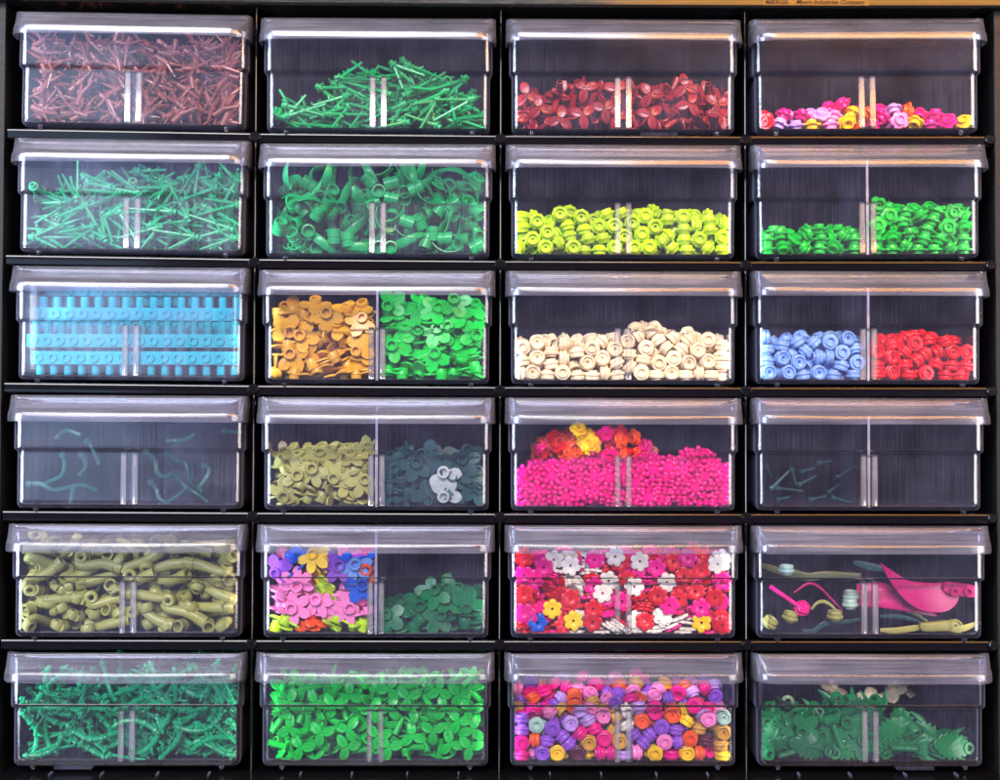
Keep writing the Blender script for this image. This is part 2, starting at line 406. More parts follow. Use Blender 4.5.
# ---------------------------------------------------------------- one clear drawer
def rrect(hw, y0, y1, r, z, n=6, rb=2):
    P = []
    for cx, cy, rr, a0 in ((hw-r, y0+r, r, -90), (hw-rb, y1-rb, rb, 0), (-hw+rb, y1-rb, rb, 90), (-hw+r, y0+r, r, 180)):
        arc = [(cx+rr*math.cos(math.radians(a0+90*k/n)), cy+rr*math.sin(math.radians(a0+90*k/n)), z) for k in range(n+1)]
        A, B = math.radians(a0), math.radians(a0+90)          # support points just beyond the arc keep the long sides flat
        P += [(arc[0][0]+.35*math.sin(A), arc[0][1]-.35*math.cos(A), z)]+arc+[(arc[-1][0]-.35*math.sin(B), arc[-1][1]+.35*math.cos(B), z)]
    return P
def tray_mesh():
    mb = MB(); W = 1.35
    outer = [(52.4, 2.4, 0), (54.2, .7, .35), (55.1, .05, 1.6), (55.3, 0, 4), (55.3, 0, 4.5), (55.35, 0, 27.3), (55.37, 0, 27.7), (55.7, -.35, 28.5), (56.3, -1.35, 28.9), (56.6, -1.68, 29.6), (56.62, -1.7, 30.1), (56.7, -1.7, 54.4), (56.7, -1.7, 55)]
    R = []
    for hw, y, z in outer: R.append(rrect(hw, y, 150, max(1.2, 3.6-y*.3), z))
    inner = [(55.35, -.35, 55), (55.3, -.35, 54.4), (55.2, -.35, 30.9), (55.2, -.33, 30.4), (54.6, .7, 29.6), (54.1, 1.28, 28.4), (54.1, 1.3, 27.9), (53.95, 1.3, 4.5), (53.95, 1.3, 4), (53.6, 1.6, 2.4), (52, 3, 1.5)]
    for hw, y, z in inner: R.append(rrect(hw, y, 148.6, max(1, 2.6-y*.2), z))
    loft(mb, R, cap0=True, cap1=True)
    return mb.mesh('tray', angle=50)
def pull_mesh():
    """hooded pull: slopes forward from the rim, then drops in a short skirt, wrapping round both corners"""
    def plan(hw, yb, yf, r, z, n=10, sag=0):
        P = [(-hw, yb, z)]
        P.append((-hw, (yb+yf+r)/2, z))
        for k in range(n+1):
            a = math.radians(180+90*k/n); P.append((-hw+r+r*math.cos(a), yf+r+r*math.sin(a), z))
        for k in range(1, 16):
            t = k/16; x = (-hw+r)*(1-t)+(hw-r)*t; P.append((x, yf-sag*math.sin(PI*t), z))
        for k in range(n+1):
            a = math.radians(270+90*k/n); P.append((hw-r+r*math.cos(a), yf+r+r*math.sin(a), z))
        P.append((hw, (yb+yf+r)/2, z)); P.append((hw, yb, z))
        return P
    mb = MB()
    prof = [(57.8, 7, -1.6, 1.5, 55.6, 0), (58.3, 6, -2.3, 3.5, 55.5, 0), (58.35, 5, -4.4, 6, 54.0, .1), (58.4, 4.5, -7.0, 8, 51.2, .3), (58.4, 4.2, -9.2, 9.5, 48.6, .5),
            (58.45, 4, -10.4, 10, 47.5, .6), (58.5, 4, -10.9, 10, 46.6, .7), (58.6, 4, -11.3, 10, 43.4, .9), (58.3, 4, -11.2, 10, 42.7, .9)]
    R = [plan(*q[:5], sag=q[5]) for q in prof]
    inn = [(q[0]-1.0, q[1], q[2]+1.25, max(q[3]-.8, .8), q[4]-(1.0 if i < 6 else 0), q[5]) for i, q in enumerate(prof)]
    inn[0] = (55.6, 7, -.4, 1.2, 54.7, 0)
    R += [plan(*q[:5], sag=q[5]) for q in reversed(inn)]
    loft(mb, R+[R[0]], closed=False)
    n = len(R[0])
    mb.add([r[0] for r in R], [tuple(range(len(R)))]); mb.add([r[-1] for r in R], [tuple(range(len(R)))])
    return mb.mesh('pull', angle=35)
def rib_mesh():
    mb = MB()
    R = [[(x, y, z) for x, y in ((-1.35, 1.25), (-1.2, 4.6), (-.8, 5), (.8, 5), (1.2, 4.6), (1.35, 1.25))] for z in (2.2, 3, 27.2, 27.8)]
    R[0] = [(x*.8, y-.3, z) for x, y, z in R[0]]; R[-1] = [(x*.8, y-.3 if y > 2 else y, z) for x, y, z in R[-1]]
    loft(mb, R, cap0=True, cap1=True); return mb.mesh('rib')
def nub_mesh():
    mb = MB(); lathe(mb, [(0, -1.5), (.7, -1.4), (1.2, -.6), (1.3, .3), (0, .3)], 10, close=False); return mb.mesh('nub')
def divider_mesh():
    mb = MB(); box(mb, (-.6, 2.0, 1.6), (.6, 147.5, 54.3)); me = mb.mesh('divider', angle=20); me.materials.append(CLEAR); me.materials.append(EDGE)
    for p in me.polygons:
        if abs(p.normal.y) > .9 or abs(p.normal.z) > .9: p.material_index = 1
    return me
TRAY, PULLM, RIBM, NUB, DIV = tray_mesh(), pull_mesh(), rib_mesh(), nub_mesh(), divider_mesh()
_s = MB(); box(_s, (-1.55, 4.0, 2.4), (1.55, 4.5, 27.4)); SLOT = _s.mesh('slot'); SLOT.materials.append(MILKY)
PULLM.materials.append(PULL); RIBM.materials.append(RIB)
NUB.materials.append(HAZY)
TRAYS = {}
for k, m in (('clear', CLEAR), ('hazy', HAZY), ('milky', MILKY)):
    TRAYS[k] = TRAY.copy(); TRAYS[k].materials.append(m)
WHAT = [['packed with reddish brown forked twigs', 'with a mound of sea green grass stems', 'with dark red leafed stems', 'with a low layer of mixed pink, yellow and red petal studs'],
        ['with scuffed milky front full of green grass stems', 'with green barrel claws and curved leaves', 'half full of lime flower studs', 'holding leaf green petal studs on both sides of a divider'],
        ['with milky front over azure studded strips', 'split between ochre and bright green leaf plates', 'half full of cream rose studs', 'split between sky blue and red rose studs'],
        ['holding only a few wavy dull teal tendrils', 'split between olive leaf plates and smoky dark ones', 'of magenta little flowers with a red heap behind', 'nearly empty with a few thin dark bars'],
        ['packed with olive hooked trunks', 'split between mixed pastel leaf plates and deep green ones', 'full of thin flat flowers in red, white and magenta', 'with big magenta wings and olive clips'],
        ['full of teal green thorny vines', 'full of bright green three-leafed stems', 'full of rose studs in many colours', 'with deep green fern leaves and brackets']]
TONE = [['hazy', 'clear', 'clear', 'clear'], ['milky', 'hazy', 'clear', 'clear'], ['milky', 'clear', 'clear', 'clear'], ['hazy', 'clear', 'clear', 'clear'],
        ['clear', 'clear', 'clear', 'clear'], ['clear', 'clear', 'clear', 'clear']]
DIVIDED = {(1, 3), (2, 1), (2, 3), (3, 1), (3, 3), (4, 1)}
proto = None
for r in range(6):
    for c in range(4):
        e = bpy.data.objects.new('storage_bin', None); C.objects.link(e); e.matrix_world = drawer_matrix(r, c); e.empty_display_size = .01
        tag(e, 'clear drawer '+WHAT[r][c], 'drawer', 'clear drawers in the black cabinet')
        obj('tray', TRAYS[TONE[r][c]], None, e)
        obj('pull', PULLM, None, e)
        for x in (-2.75, 2.75):
            o = obj('divider_rib', RIBM, None, e); o.location.x = x*S
        obj('divider_slot', SLOT, None, e)
        for x in (-45.5, 46.5):
            o = obj('foot', NUB, None, e); o.location = (x*S, 1.6*S, 0)
        if (r, c) in {(5, 0), (5, 3), (0, 2)}:      # the moulded tab under some fronts
            mb = MB(); xx = {0: -26, 3: 22, 2: 18}[c]; box(mb, (xx-9, .6, -1.5), (xx+9, 6, .05)); obj('catch_tab', mb.mesh('tab'), HAZY, e)
        if (r, c) in DIVIDED:
            d = obj('drawer_divider', DIV); d.matrix_world = drawer_matrix(r, c)
            tag(d, f'clear divider plate standing {where(r, c)}', 'divider', 'divider plates standing in the drawers')

# ---------------------------------------------------------------- the black cabinet
cab = bpy.data.objects.new('storage_cabinet', None); C.objects.link(cab); cab.location = (0, .05, -.335)
tag(cab, 'glossy black plastic cabinet frame holding four columns of clear drawers', 'cabinet')
CO = Vector((0, 50, -335))
def cabpart(name, mb, m=BLACK, parent=None, angle=40):
    mb.v = [(x-CO.x, y-CO.y, z-CO.z) for x, y, z in mb.v]
    return obj(name, mb.mesh(name, angle=angle), m, parent or cab)
XS = [-2*PX-1, -PX, 0, PX, 2*PX+1]
def zoff(i, r):                          # sag of the shelf under row r at column border i
    f = [1, .9, .6, .3, .1, 0][max(0, min(r, 5))]
    return [2.3, .6, 0, 0, .5][i]*f
def sweep_x(pts, prof, n_round=None):
    """profile (y, z) swept along points (x, z)"""
    return [[(x, y, z+zz) for y, zz in prof] for x, z in pts]
shelf_prof = [(160, .2), (6, .2), (5, .9)]+[(3.2+1.6*math.cos(math.radians(a)), .5+1.6*math.sin(math.radians(a))) for a in range(70, 200, 12)]+[(1.9, -.6), (1.9, -2.8), (2.6, -3.6), (6, -3.4), (7, -1.4), (160, -1.4)]
for r in range(5):
    mb = MB(); pts = [(XS[i], -PZ*r+zoff(i, r)-(PZ*0)) for i in range(5)]
    pts = [(x, z-.2) for x, z in pts]
    loft(mb, sweep_x(pts, shelf_prof), cap0=True, cap1=True)
    cabpart('shelf', mb, SHELFM, angle=24)
for i in range(1, 4):                    # uprights between the columns
    mb = MB(); x = XS[i]
    prof = [(x-.7, 158), (x-.7, 3.0), (x-.55, 2.5), (x-.3, 2.15), (x, 2.0), (x+.3, 2.15), (x+.55, 2.5), (x+.7, 3.0), (x+.7, 158)]
    zs = [64.5]+[z for r in range(5) for z in (-PZ*r+zoff(i, r)+2.2, -PZ*r+zoff(i, r)-4.2)]+[-PZ*5-.5]
    loft(mb, [[(a, b, z) for a, b in prof] for z in zs], cap0=True, cap1=True)
    cabpart('upright', mb, SHELFM, angle=30)
for r in range(5):
    for i in range(1, 5):
        mb = MB(); z = -PZ*r+zoff(i, r)-.6; x = XS[i]-(1.0 if i == 4 else 0)
        lathe(mb, [(0, .2), (2.1, .2), (2.7, -.3), (2.9, -1.4), (1.5, -1.5), (1.2, -.6), (0, -.5)], 18, None, T(x, .6, z, rx=90) , close=False)
        cabpart('corner_boss', mb, SHELFM)
for sx in (-1, 1):
    mb = MB(); x0 = sx*(2*PX+2.2); x1 = sx*(2*PX+15)
    prof = [(x0, 160), (x0, 1.4), (x0+sx*.3, 1.0), (x1-sx*1, 1.0), (x1, 2), (x1, 160)]
    loft(mb, [[(a, b, z) for a, b in prof] for z in (-335, -200, -60, 60, 86)], cap0=True, cap1=True)
    cabpart('side_panel', mb, BLACKIN, angle=30)
mb = MB(); box(mb, (-2*PX-15, 160.2, -335), (2*PX+15, 162, 86)); cabpart('back_panel', mb, BLACKIN)
# top rail: rounded lower edge that mirrors the room
mb = MB(); tp = [(158, 63.6), (-2.8, 63.6), (-3.7, 63.8), (-4.15, 64.2), (-4.3, 64.8), (-4.3, 65.1), (-4.3, 72), (-4.0, 84), (-1, 86.4), (158, 86.4)]
loft(mb, [[(x, y, z+dz) for y, z in tp] for x, dz in ((-2*PX-15.2, 2.6), (-2*PX, 2.3), (-PX, .5), (0, 0), (PX, 0), (2*PX+15.2, .5))], cap0=True, cap1=True)
top = cabpart('top_rail', mb, black_plastic('black_rail_plastic', (.003, .003, .003, 1), .14, .26), angle=60)
# bottom rail: a shelf that runs forward under the last row
mb = MB(); z5 = -PZ*5
bp_ = [(158, z5-.6), (6, z5-.6), (-3, z5-.9), (-14, z5-1.6), (-24, z5-2.8), (-27, z5-4.4), (-28, z5-8), (-27, z5-21), (158, z5-22.5)]
loft(mb, [[(x, y, z) for y, z in bp_] for x in (-2*PX-15.3, 0, 2*PX+15.3)], cap0=True, cap1=True)
cabpart('bottom_rail', mb, BLACK, angle=60)
for x0 in COLX:
    for dx in (-36, -11, 16, 41):
        mb = MB(); box(mb, (x0+dx-.3, -4.5, z5-1.2), (x0+dx+.3, 1.5, z5+.1)); cabpart('guide_mark', mb, HAZY)
# maker's sticker on the top rail
st = MB(); sx0, sx1 = 129.0, 181.5
loft(st, [[(x, y-.12, z) for y, z in ((-4.32, 65.0), (-4.32, 69), (-4.32, 80))] for x in (sx0, sx1)], closed=False)
stm, nt, out = mat('worn_gold_sticker'); b = N(nt, 'ShaderNodeBsdfPrincipled', Roughness=.2); b.inputs['Specular IOR Level'].default_value = .22; b.inputs['Base Color'].default_value = (.05, .022, .004, 1); nt.links.new(b.outputs[0], out.inputs[0])
stick = cabpart('maker_sticker', st, stm, top)
ink, nt, out = mat('black_print'); b = N(nt, 'ShaderNodeBsdfPrincipled', Roughness=.8); b.inputs['Specular IOR Level'].default_value = .03; b.inputs['Base Color'].default_value = (.008, .006, .006, 1); nt.links.new(b.outputs[0], out.inputs[0])
def words(txt, size, x, z, shear, bold, y=-4.22, rx=76, stretch=1):
    cu = bpy.data.curves.new('print', 'FONT'); cu.body = txt; cu.size = size*S; cu.shear = shear; cu.offset = bold*S; cu.extrude = .03*S; cu.resolution_u = 2
    o = bpy.data.objects.new('tmp', cu); C.objects.link(o); dg = bpy.context.evaluated_depsgraph_get()
    me = bpy.data.meshes.new_from_object(o.evaluated_get(dg)); C.objects.unlink(o); bpy.data.objects.remove(o)
    me.transform(Matrix.Translation(Vector((x, y, z))*S - CO*S) @ Matrix.Rotation(math.radians(rx), 4, 'X') @ Matrix.Diagonal((stretch, 1, 1, 1)))
    me.materials.clear(); return obj('lettering', me, ink, stick)
words('Myers Industries Company', 3.1, 145.5, 65.6, .28, .05, y=-4.5, rx=90, stretch=1.0)
words('MADE IN U.S.A.', 2.7, 130.6, 65.6, 0, .09, y=-4.5, rx=90, stretch=.62)

# ---------------------------------------------------------------- the heaps of loose pieces
PILES = [
    ('brown_twig', 0, 0, [9,0,-124,108,31,21,69,-64,9,0,54,137,47,-57,78,-19,9,0,151,109,25,24,-56,72,9,0,-226,68,43,-20,-11,80,9,0,-156,110,34,75,-32,12,9,0,97,114,29,-38,-39,
70,9,0,156,60,46,80,-40,14,9,0,200,103,29,55,7,75,9,0,-217,84,37,-41,-8,88,9,0,-111,109,27,18,-65,69,9,0,-38,101,30,49,-23,-53,9,0,42,121,44,6,11,-19,
9,0,224,116,43,-8,23,-60,9,0,-73,126,28,49,-58,-17,9,0,134,88,39,71,-57,-32,9,0,-200,109,43,0,25,52,9,0,91,74,36,-70,-34,38,9,0,230,137,38,72,-48,-36,
9,0,104,130,43,73,56,34,9,0,109,116,42,-65,-39,-13,9,0,243,138,51,67,-72,-2,9,0,-130,36,44,13,7,96,9,0,148,109,54,-85,41,-29,9,0,249,74,33,22,71,-64,
9,0,-249,103,37,-57,-40,-57,9,0,-71,88,33,-60,-19,-75,9,0,-142,79,50,-81,50,25,9,0,-72,55,44,8,18,50,9,0,46,101,37,-64,-48,48,9,0,154,134,59,-93,-20,
-24,9,0,231,27,44,17,6,95,9,0,227,130,76,-57,-62,30,9,0,-174,81,45,-19,-84,45,9,0,-153,63,45,79,-50,-31,9,0,205,71,32,-51,-48,59,9,0,-211,40,26,-39,
-45,61,9,0,-114,80,46,-64,-57,15,9,0,-131,49,53,-87,39,-25,9,0,-58,29,40,-68,-60,26,9,0,101,73,50,-81,50,24,9,0,192,54,36,-41,-71,33,9,0,-57,24,38,
-38,-6,87,9,0,30,36,43,-7,22,-56,9,0,138,78,46,24,-67,-68,9,0,232,73,43,-63,71,-19,9,0,-136,60,45,-70,-42,48,9,0,-37,72,33,-49,53,-36,9,0,18,28,44,-1,
-9,-59,9,0,228,140,80,-34,29,-72,9,0,-223,60,39,68,59,36,9,0,-127,23,34,-19,44,-29,9,0,-30,92,60,-31,-52,24,9,0,226,94,38,34,48,62,9,0,-234,122,141,
-50,69,-31,9,0,-147,18,36,11,-59,-16,9,0,-45,38,43,-19,13,-85,9,0,18,60,39,13,-35,-56,9,0,91,39,44,62,-75,-15,9,0,231,99,52,41,83,0,9,0,44,78,41,67,
-53,-50,9,0,228,41,27,-14,56,-15,9,0,-117,102,63,87,44,-8,9,0,-32,85,37,53,-46,-43,9,0,159,28,49,-4,92,15,9,0,-206,31,44,-79,17,-56,9,0,-21,53,42,20,
-18,-74,9,0,32,28,36,-34,31,-55,9,0,246,117,91,-19,65,64,9,0,3,31,43,-78,32,-42,9,0,99,36,47,97,-17,-1,9,0,231,32,44,-14,2,-97,9,0,-221,102,70,-15,39,
-36,9,0,39,59,43,-14,-20,-62,9,0,100,35,39,-56,11,-67,9,0,221,108,93,15,72,-16,9,0,-216,71,46,-36,63,-29,9,0,-84,55,49,60,55,-42,9,0,51,74,54,79,10,
57,9,0,132,77,63,33,-33,-75,9,0,201,55,50,-88,33,29,9,0,-32,75,50,20,-19,-87,9,0,31,33,53,-62,7,-77,9,0,224,111,77,-51,48,-67,9,0,-228,39,33,-46,-17,
82,9,0,92,77,75,11,89,-41,9,0,121,20,41,-10,36,-22,9,0,192,31,50,-64,-73,12,9,0,-74,59,67,40,-21,-74,9,0,34,50,52,-76,-58,10,9,0,139,36,56,92,5,30,9,
0,-226,84,64,-7,4,-3,9,0,233,59,50,38,13,60,9,0,75,66,71,-8,-78,51,9,0,236,133,153,93,-1,-33,9,0,-222,55,49,83,45,27,9,0,-1,49,65,66,-37,-20,9,0,55,
38,59,58,41,51,9,0,140,56,57,20,-14,-85,9,0,212,38,52,71,-65,-22,9,0,-224,27,36,-70,44,-42,9,0,-179,64,70,96,-5,8,9,0,-22,51,53,88,-12,-18,9,0,67,115,
118,-27,71,-26,9,0,176,123,163,-97,16,-6,9,0,233,142,154,-52,-13,81,9,0,-209,114,101,80,20,55,9,0,220,69,66,35,-43,-72,9,0,-218,111,130,46,12,86,9,0,
-77,110,101,78,6,-27,9,0,29,32,72,-74,57,-15,9,0,-103,99,80,50,-51,65,9,0,53,143,141,-14,-73,13,9,0,142,81,92,-43,64,-41,9,0,225,123,172,-58,21,-72,9,
0,-109,126,120,67,64,4,9,0,78,131,168,15,77,-4,9,0,226,20,54,-11,44,-21,9,0,-151,32,39,-61,29,-69,9,0,228,80,61,89,7,37,9,0,-136,97,104,16,-20,-47,9,
0,-85,124,182,5,52,-9,9,0,41,73,92,86,48,11,9,0,183,40,69,83,-50,20,9,0,225,109,133,-6,93,-7,9,0,-223,29,52,21,4,96,9,0,-226,35,54,-31,10,-91,9,0,
-166,127,216,-4,10,5,9,0,99,136,180,-41,5,-89,9,0,-158,38,52,-64,-37,62,9,0,28,52,74,-20,-55,51,9,0,101,76,98,-22,-34,-36,9,0,224,127,191,-58,-5,79,9,
0,-230,50,68,19,-10,-77,9,0,55,95,107,-5,19,-57,9,0,225,82,82,-91,-22,6,9,0,-132,32,65,-34,91,-11,9,0,-37,45,71,61,25,72,9,0,130,33,76,97,-20,-4,9,0,
-148,108,143,-57,57,-7,9,0,155,64,78,-93,-18,-24,9,0,28,30,86,9,0,-90,9,0,212,50,68,73,-60,-30,9,0,-227,71,94,-32,30,-37,9,0,-41,61,83,88,-18,-38,9,0,
214,110,198,8,50,13,9,0,-218,34,68,35,-1,-91,9,0,-126,80,96,-9,56,-9,9,0,75,48,81,-1,53,-17,9,0,126,99,147,80,-12,-50,9,0,203,41,82,22,-49,-48,9,0,
-224,85,108,60,-36,-50,9,0,-165,78,116,-24,-83,32,9,0,85,121,203,-21,95,-15,9,0,-226,98,138,-19,41,-38,9,0,-144,32,65,94,-5,-32,9,0,63,76,116,86,-45,
-8,9,0,103,68,118,-28,77,4,9,0,227,96,120,85,6,49,9,0,-174,108,157,-43,-4,-82,9,0,-66,100,130,-91,-12,37,9,0,100,27,70,34,-29,-75,9,0,-162,91,150,-31,
87,5,9,0,-58,21,61,-24,85,-11,9,0,185,115,212,-18,39,-55,9,0,-214,32,76,-12,0,-86,9,0,-233,103,219,-43,-78,41,9,0,-58,45,89,-22,-72,15,9,0,-226,53,94,
-27,91,-1,9,0,-149,51,74,-6,77,0,9,0,-103,109,170,62,-40,-65,9,0,55,33,93,40,-3,-89,9,0,179,93,131,64,67,9,9,0,-219,38,92,67,22,68,9,0,0,54,101,2,15,
-50,9,0,44,55,108,10,-85,34,9,0,230,32,86,-19,3,-96,9,0,-233,64,113,49,-80,-19,9,0,-124,118,217,-29,0,-84,9,0,-62,33,79,9,-97,-3,9,0,146,32,78,-99,3,
-2,9,0,216,64,84,-46,-10,69,9,0,-129,31,82,-53,82,-10,9,0,-223,92,199,-23,-92,10,9,0,-154,66,110,30,25,91,9,0,-64,19,82,-31,-79,14,9,0,232,60,106,58,
23,61,9,0,-225,31,90,-93,-3,33,9,0,-4,42,109,76,55,17,9,0,68,34,106,64,46,49,9,0,120,48,94,-15,11,-29,9,0,-199,30,106,84,8,52,9,0,-130,20,87,-4,15,
-23,9,0,-5,85,143,71,34,51,9,0,68,38,121,-91,-26,-28,9,0,126,84,146,-3,-55,32,9,0,219,46,94,10,-11,-82,9,0,-220,58,127,43,79,21,9,0,-67,95,204,-36,52,
-17,9,0,135,30,96,-50,68,-27,9,0,215,33,97,33,24,73,9,0,-122,48,91,77,46,37,9,0,60,54,128,-28,-58,45,9,0,132,62,112,-70,-20,-66,9,0,237,92,208,58,-55,
-59,9,0,-113,27,103,16,30,50,9,0,-45,30,99,34,-11,-89,9,0,30,80,164,-21,-56,42,9,0,-214,20,111,-8,29,-23,9,0,-26,70,118,69,17,64,9,0,45,56,141,-16,
-25,81,9,0,133,27,103,-48,-76,20,9,0,209,26,110,83,-38,-37,9,0,-144,78,144,-9,42,4,9,0,29,106,208,-16,93,-5,9,0,228,99,152,-10,95,3,9,0,-212,76,154,
69,-13,-68,9,0,-135,60,114,-19,-66,41,9,0,-54,35,107,-3,16,-90,9,0,173,70,124,94,3,-27,9,0,229,84,127,-4,60,-10,9,0,-225,44,112,70,-23,-62,9,0,-129,
46,107,-76,-19,-60,9,0,15,33,126,-93,17,-29,9,0,230,69,124,76,6,63,9,0,-219,32,127,-51,82,-12,9,0,-147,76,161,-36,82,-1,9,0,158,98,171,14,93,-23,9,0,
228,85,145,-87,-11,-45,9,0,-172,55,158,59,30,73,9,0,-138,29,114,26,28,78,9,0,102,84,220,-49,-36,15,9,0,207,100,185,70,-13,-68,9,0,-41,50,121,-6,32,
-61,9,0,160,47,114,-10,11,-22,9,0,230,49,120,95,0,26,9,0,-218,61,148,71,15,64,9,0,-110,91,182,-10,-47,6,9,0,-39,75,145,-15,-18,5,9,0,32,36,142,85,4,
-48,9,0,157,96,207,21,13,40,9,0,224,89,166,85,-32,-33,9,0,-235,56,160,76,2,53,9,0,-105,59,137,50,-28,-81,9,0,-36,34,130,-35,-30,55,9,0,79,96,197,-28,
-18,40,9,0,-204,20,131,-24,95,-4,9,0,-124,33,128,98,-11,-11,9,0,-70,71,206,-97,-10,17,9,0,18,86,202,-6,23,-54,9,0,143,56,131,59,-27,-68,9,0,233,85,
216,-61,6,78,9,0,-203,39,146,72,31,52,9,0,-126,33,127,49,-33,-73,9,0,61,25,138,-90,-41,0,9,0,147,31,116,-54,77,-17,9,0,234,64,142,-38,88,-8,9,0,-108,
72,176,1,76,-1,9,0,-46,32,130,26,-5,-94,9,0,65,52,155,-33,49,-22,9,0,217,70,157,1,-73,14,9,0,-212,47,161,-15,13,-37,9,0,-148,87,215,-35,51,16,9,0,-64,
69,133,-19,-49,11,9,0,21,94,185,-7,-98,5,9,0,139,20,135,2,-9,-24,9,0,-204,24,150,-16,30,-35,9,0,-104,42,135,-56,4,80,9,0,31,51,167,-27,35,-64,9,0,
-216,31,162,0,8,91,9,0,-78,50,153,54,-42,-46,9,0,-33,46,141,-27,34,-63,9,0,72,29,149,-5,4,-92,9,0,151,76,212,-6,29,-77,9,0,216,35,116,-42,-87,0,9,0,
-186,74,194,5,40,39,9,0,-106,56,172,30,-12,93,9,0,-13,69,167,-37,-88,17,9,0,88,40,154,46,-45,-55,9,0,144,35,132,45,-80,-19,9,0,219,57,216,0,-60,-19,9,
0,-216,50,178,30,-19,-71,9,0,-126,46,161,73,-38,-55,9,0,-45,30,149,-48,-36,58,9,0,219,64,197,-29,0,94,9,0,-170,33,169,-69,-47,44,9,0,-48,55,174,-38,9,
91,9,0,87,68,186,14,19,64,9,0,158,61,152,15,-2,98,9,0,218,33,130,-76,-61,13,9,0,-228,28,168,-24,-31,49,9,0,-58,26,157,-27,-43,41,9,0,226,50,148,-12,
72,-12,9,0,-226,25,183,32,77,23,9,0,-128,32,156,19,27,-20,9,0,-34,62,188,83,37,36,9,0,137,84,182,-10,-49,10,9,0,-123,28,171,-17,-4,79,9,0,-21,46,193,
96,-9,-20,9,0,154,62,180,-17,73,-20,9,0,228,66,178,-65,14,-67,9,0,-205,61,202,-9,-37,21,9,0,-119,62,213,30,28,85,9,0,-35,37,164,-64,54,-45,9,0,30,44,
182,-82,-6,-49,9,0,135,45,146,66,-48,-47,9,0,222,33,139,64,-4,-75,9,0,-219,40,190,68,61,25,9,0,-118,54,192,1,-5,-99,9,0,-46,26,175,11,-8,-90,9,0,22,
78,218,86,7,28,9,0,168,51,209,4,-82,-12,9,0,233,56,168,6,41,35,9,0,-171,39,197,-16,-95,10,9,0,-21,32,187,16,75,15,9,0,35,28,182,-25,80,5,9,0,131,50,
164,88,-35,-25,9,0,218,36,146,-1,-13,13,9,0,-234,37,200,-39,-26,70,9,0,-157,38,195,25,16,-93,9,0,146,45,186,12,-84,-10,9,0,225,25,157,65,20,71,9,0,
-227,32,203,-2,0,-97,9,0,-124,38,197,-94,-30,7,9,0,82,20,162,-21,83,-11,9,0,154,32,155,-6,98,1,9,0,222,37,172,92,-9,-33,9,0,-230,41,218,-63,-13,73,9,
0,-117,32,190,34,-7,-91,9,0,72,62,212,72,50,34,9,0,154,20,151,23,63,29,9,0,232,32,170,-17,3,-97,9,0,-225,28,220,-45,22,-76,9,0,-113,35,207,-37,-41,47,
9,0,-36,50,219,60,77,11,9,0,89,46,196,97,-18,-6,9,0,150,28,171,-15,-4,58,9,0,226,32,184,1,-5,98,9,0,-57,32,216,96,-19,-11,9,0,-25,26,195,-50,-84,6,9,
0,90,26,184,-67,36,-52,9,0,152,32,196,-6,1,-97,9,0,219,27,213,28,48,44,9,0,9,36,211,-3,-52,11,9,0,70,33,194,69,-17,-63,9,0,151,30,187,77,25,53,9,0,
221,46,186,51,-62,-35,9,0,-90,42,208,68,23,66,9,0,142,27,218,78,54,27,9,0,232,43,201,-23,26,-62,9,0,-113,19,210,10,97,4,9,0,-16,27,210,38,64,36,9,0,
166,32,208,42,-36,-64,]),
    ('green_grass', 0, 1, [10,1,100,157,59,-35,38,-62,10,1,-248,119,42,-40,68,51,10,1,150,129,138,1,77,1,10,1,-17,111,139,-80,-1,36,10,1,-190,157,43,54,-49,-46,10,1,108,157,151,
49,17,77,10,1,95,140,134,-63,61,45,10,1,-89,146,127,52,-59,-56,10,1,-13,79,150,16,81,-34,10,1,98,37,111,-3,55,25,10,1,184,31,116,-86,11,47,10,1,-45,
67,148,-79,2,53,10,1,77,71,159,71,-9,-69,10,1,103,36,155,-83,10,-48,10,1,34,48,87,25,8,-5,10,1,62,28,148,62,66,30,10,1,21,43,147,-70,-24,61,10,1,-30,
32,144,-52,7,83,10,1,-225,100,47,-72,3,-53,10,1,-108,146,35,65,-42,-54,10,1,39,120,138,-81,-33,41,10,1,218,145,98,-71,60,33,10,1,-45,93,128,-16,75,
-50,10,1,70,55,153,-90,-37,-18,10,1,162,75,115,18,61,73,10,1,-14,26,106,32,-53,-48,10,1,199,63,92,72,-27,-54,10,1,-95,132,72,59,-59,-42,10,1,-15,103,
114,51,48,65,10,1,162,63,135,-57,38,51,10,1,-71,27,123,-68,24,-64,10,1,-63,23,139,-24,64,-27,10,1,52,52,134,-41,-34,57,10,1,-93,106,126,-81,-1,19,10,
1,76,118,121,-20,42,-66,10,1,214,117,94,17,73,39,10,1,33,82,142,23,-65,19,10,1,-204,106,60,-32,-78,25,10,1,19,55,114,-37,-73,39,10,1,224,139,76,-92,
-22,-19,10,1,-105,75,112,30,43,-65,10,1,135,103,54,84,-16,-49,10,1,39,116,53,83,30,36,10,1,103,51,109,41,-63,-10,10,1,203,128,32,22,54,34,10,1,-110,
122,25,59,-29,-68,10,1,122,139,45,43,2,89,10,1,-144,96,26,-22,61,-38,10,1,61,96,132,3,-79,-2,10,1,-226,70,39,58,-28,-30,10,1,-42,58,119,36,-7,-82,10,
1,104,89,112,-79,-22,44,10,1,221,100,74,59,8,-79,10,1,-227,55,41,16,80,46,10,1,-129,74,97,28,49,-73,10,1,61,108,54,1,-56,-13,10,1,217,85,31,6,-72,6,
10,1,-116,29,97,-21,82,-8,10,1,127,127,37,22,68,21,10,1,221,120,52,-82,-20,49,10,1,-77,74,110,-73,44,14,10,1,74,97,86,44,13,87,10,1,167,59,37,-48,-39,
11,10,1,-109,30,71,83,-29,-46,10,1,15,85,95,66,-35,-53,10,1,190,104,36,71,-11,-67,10,1,-19,100,37,-33,40,-73,10,1,-6,66,74,-44,67,9,10,1,-141,97,50,
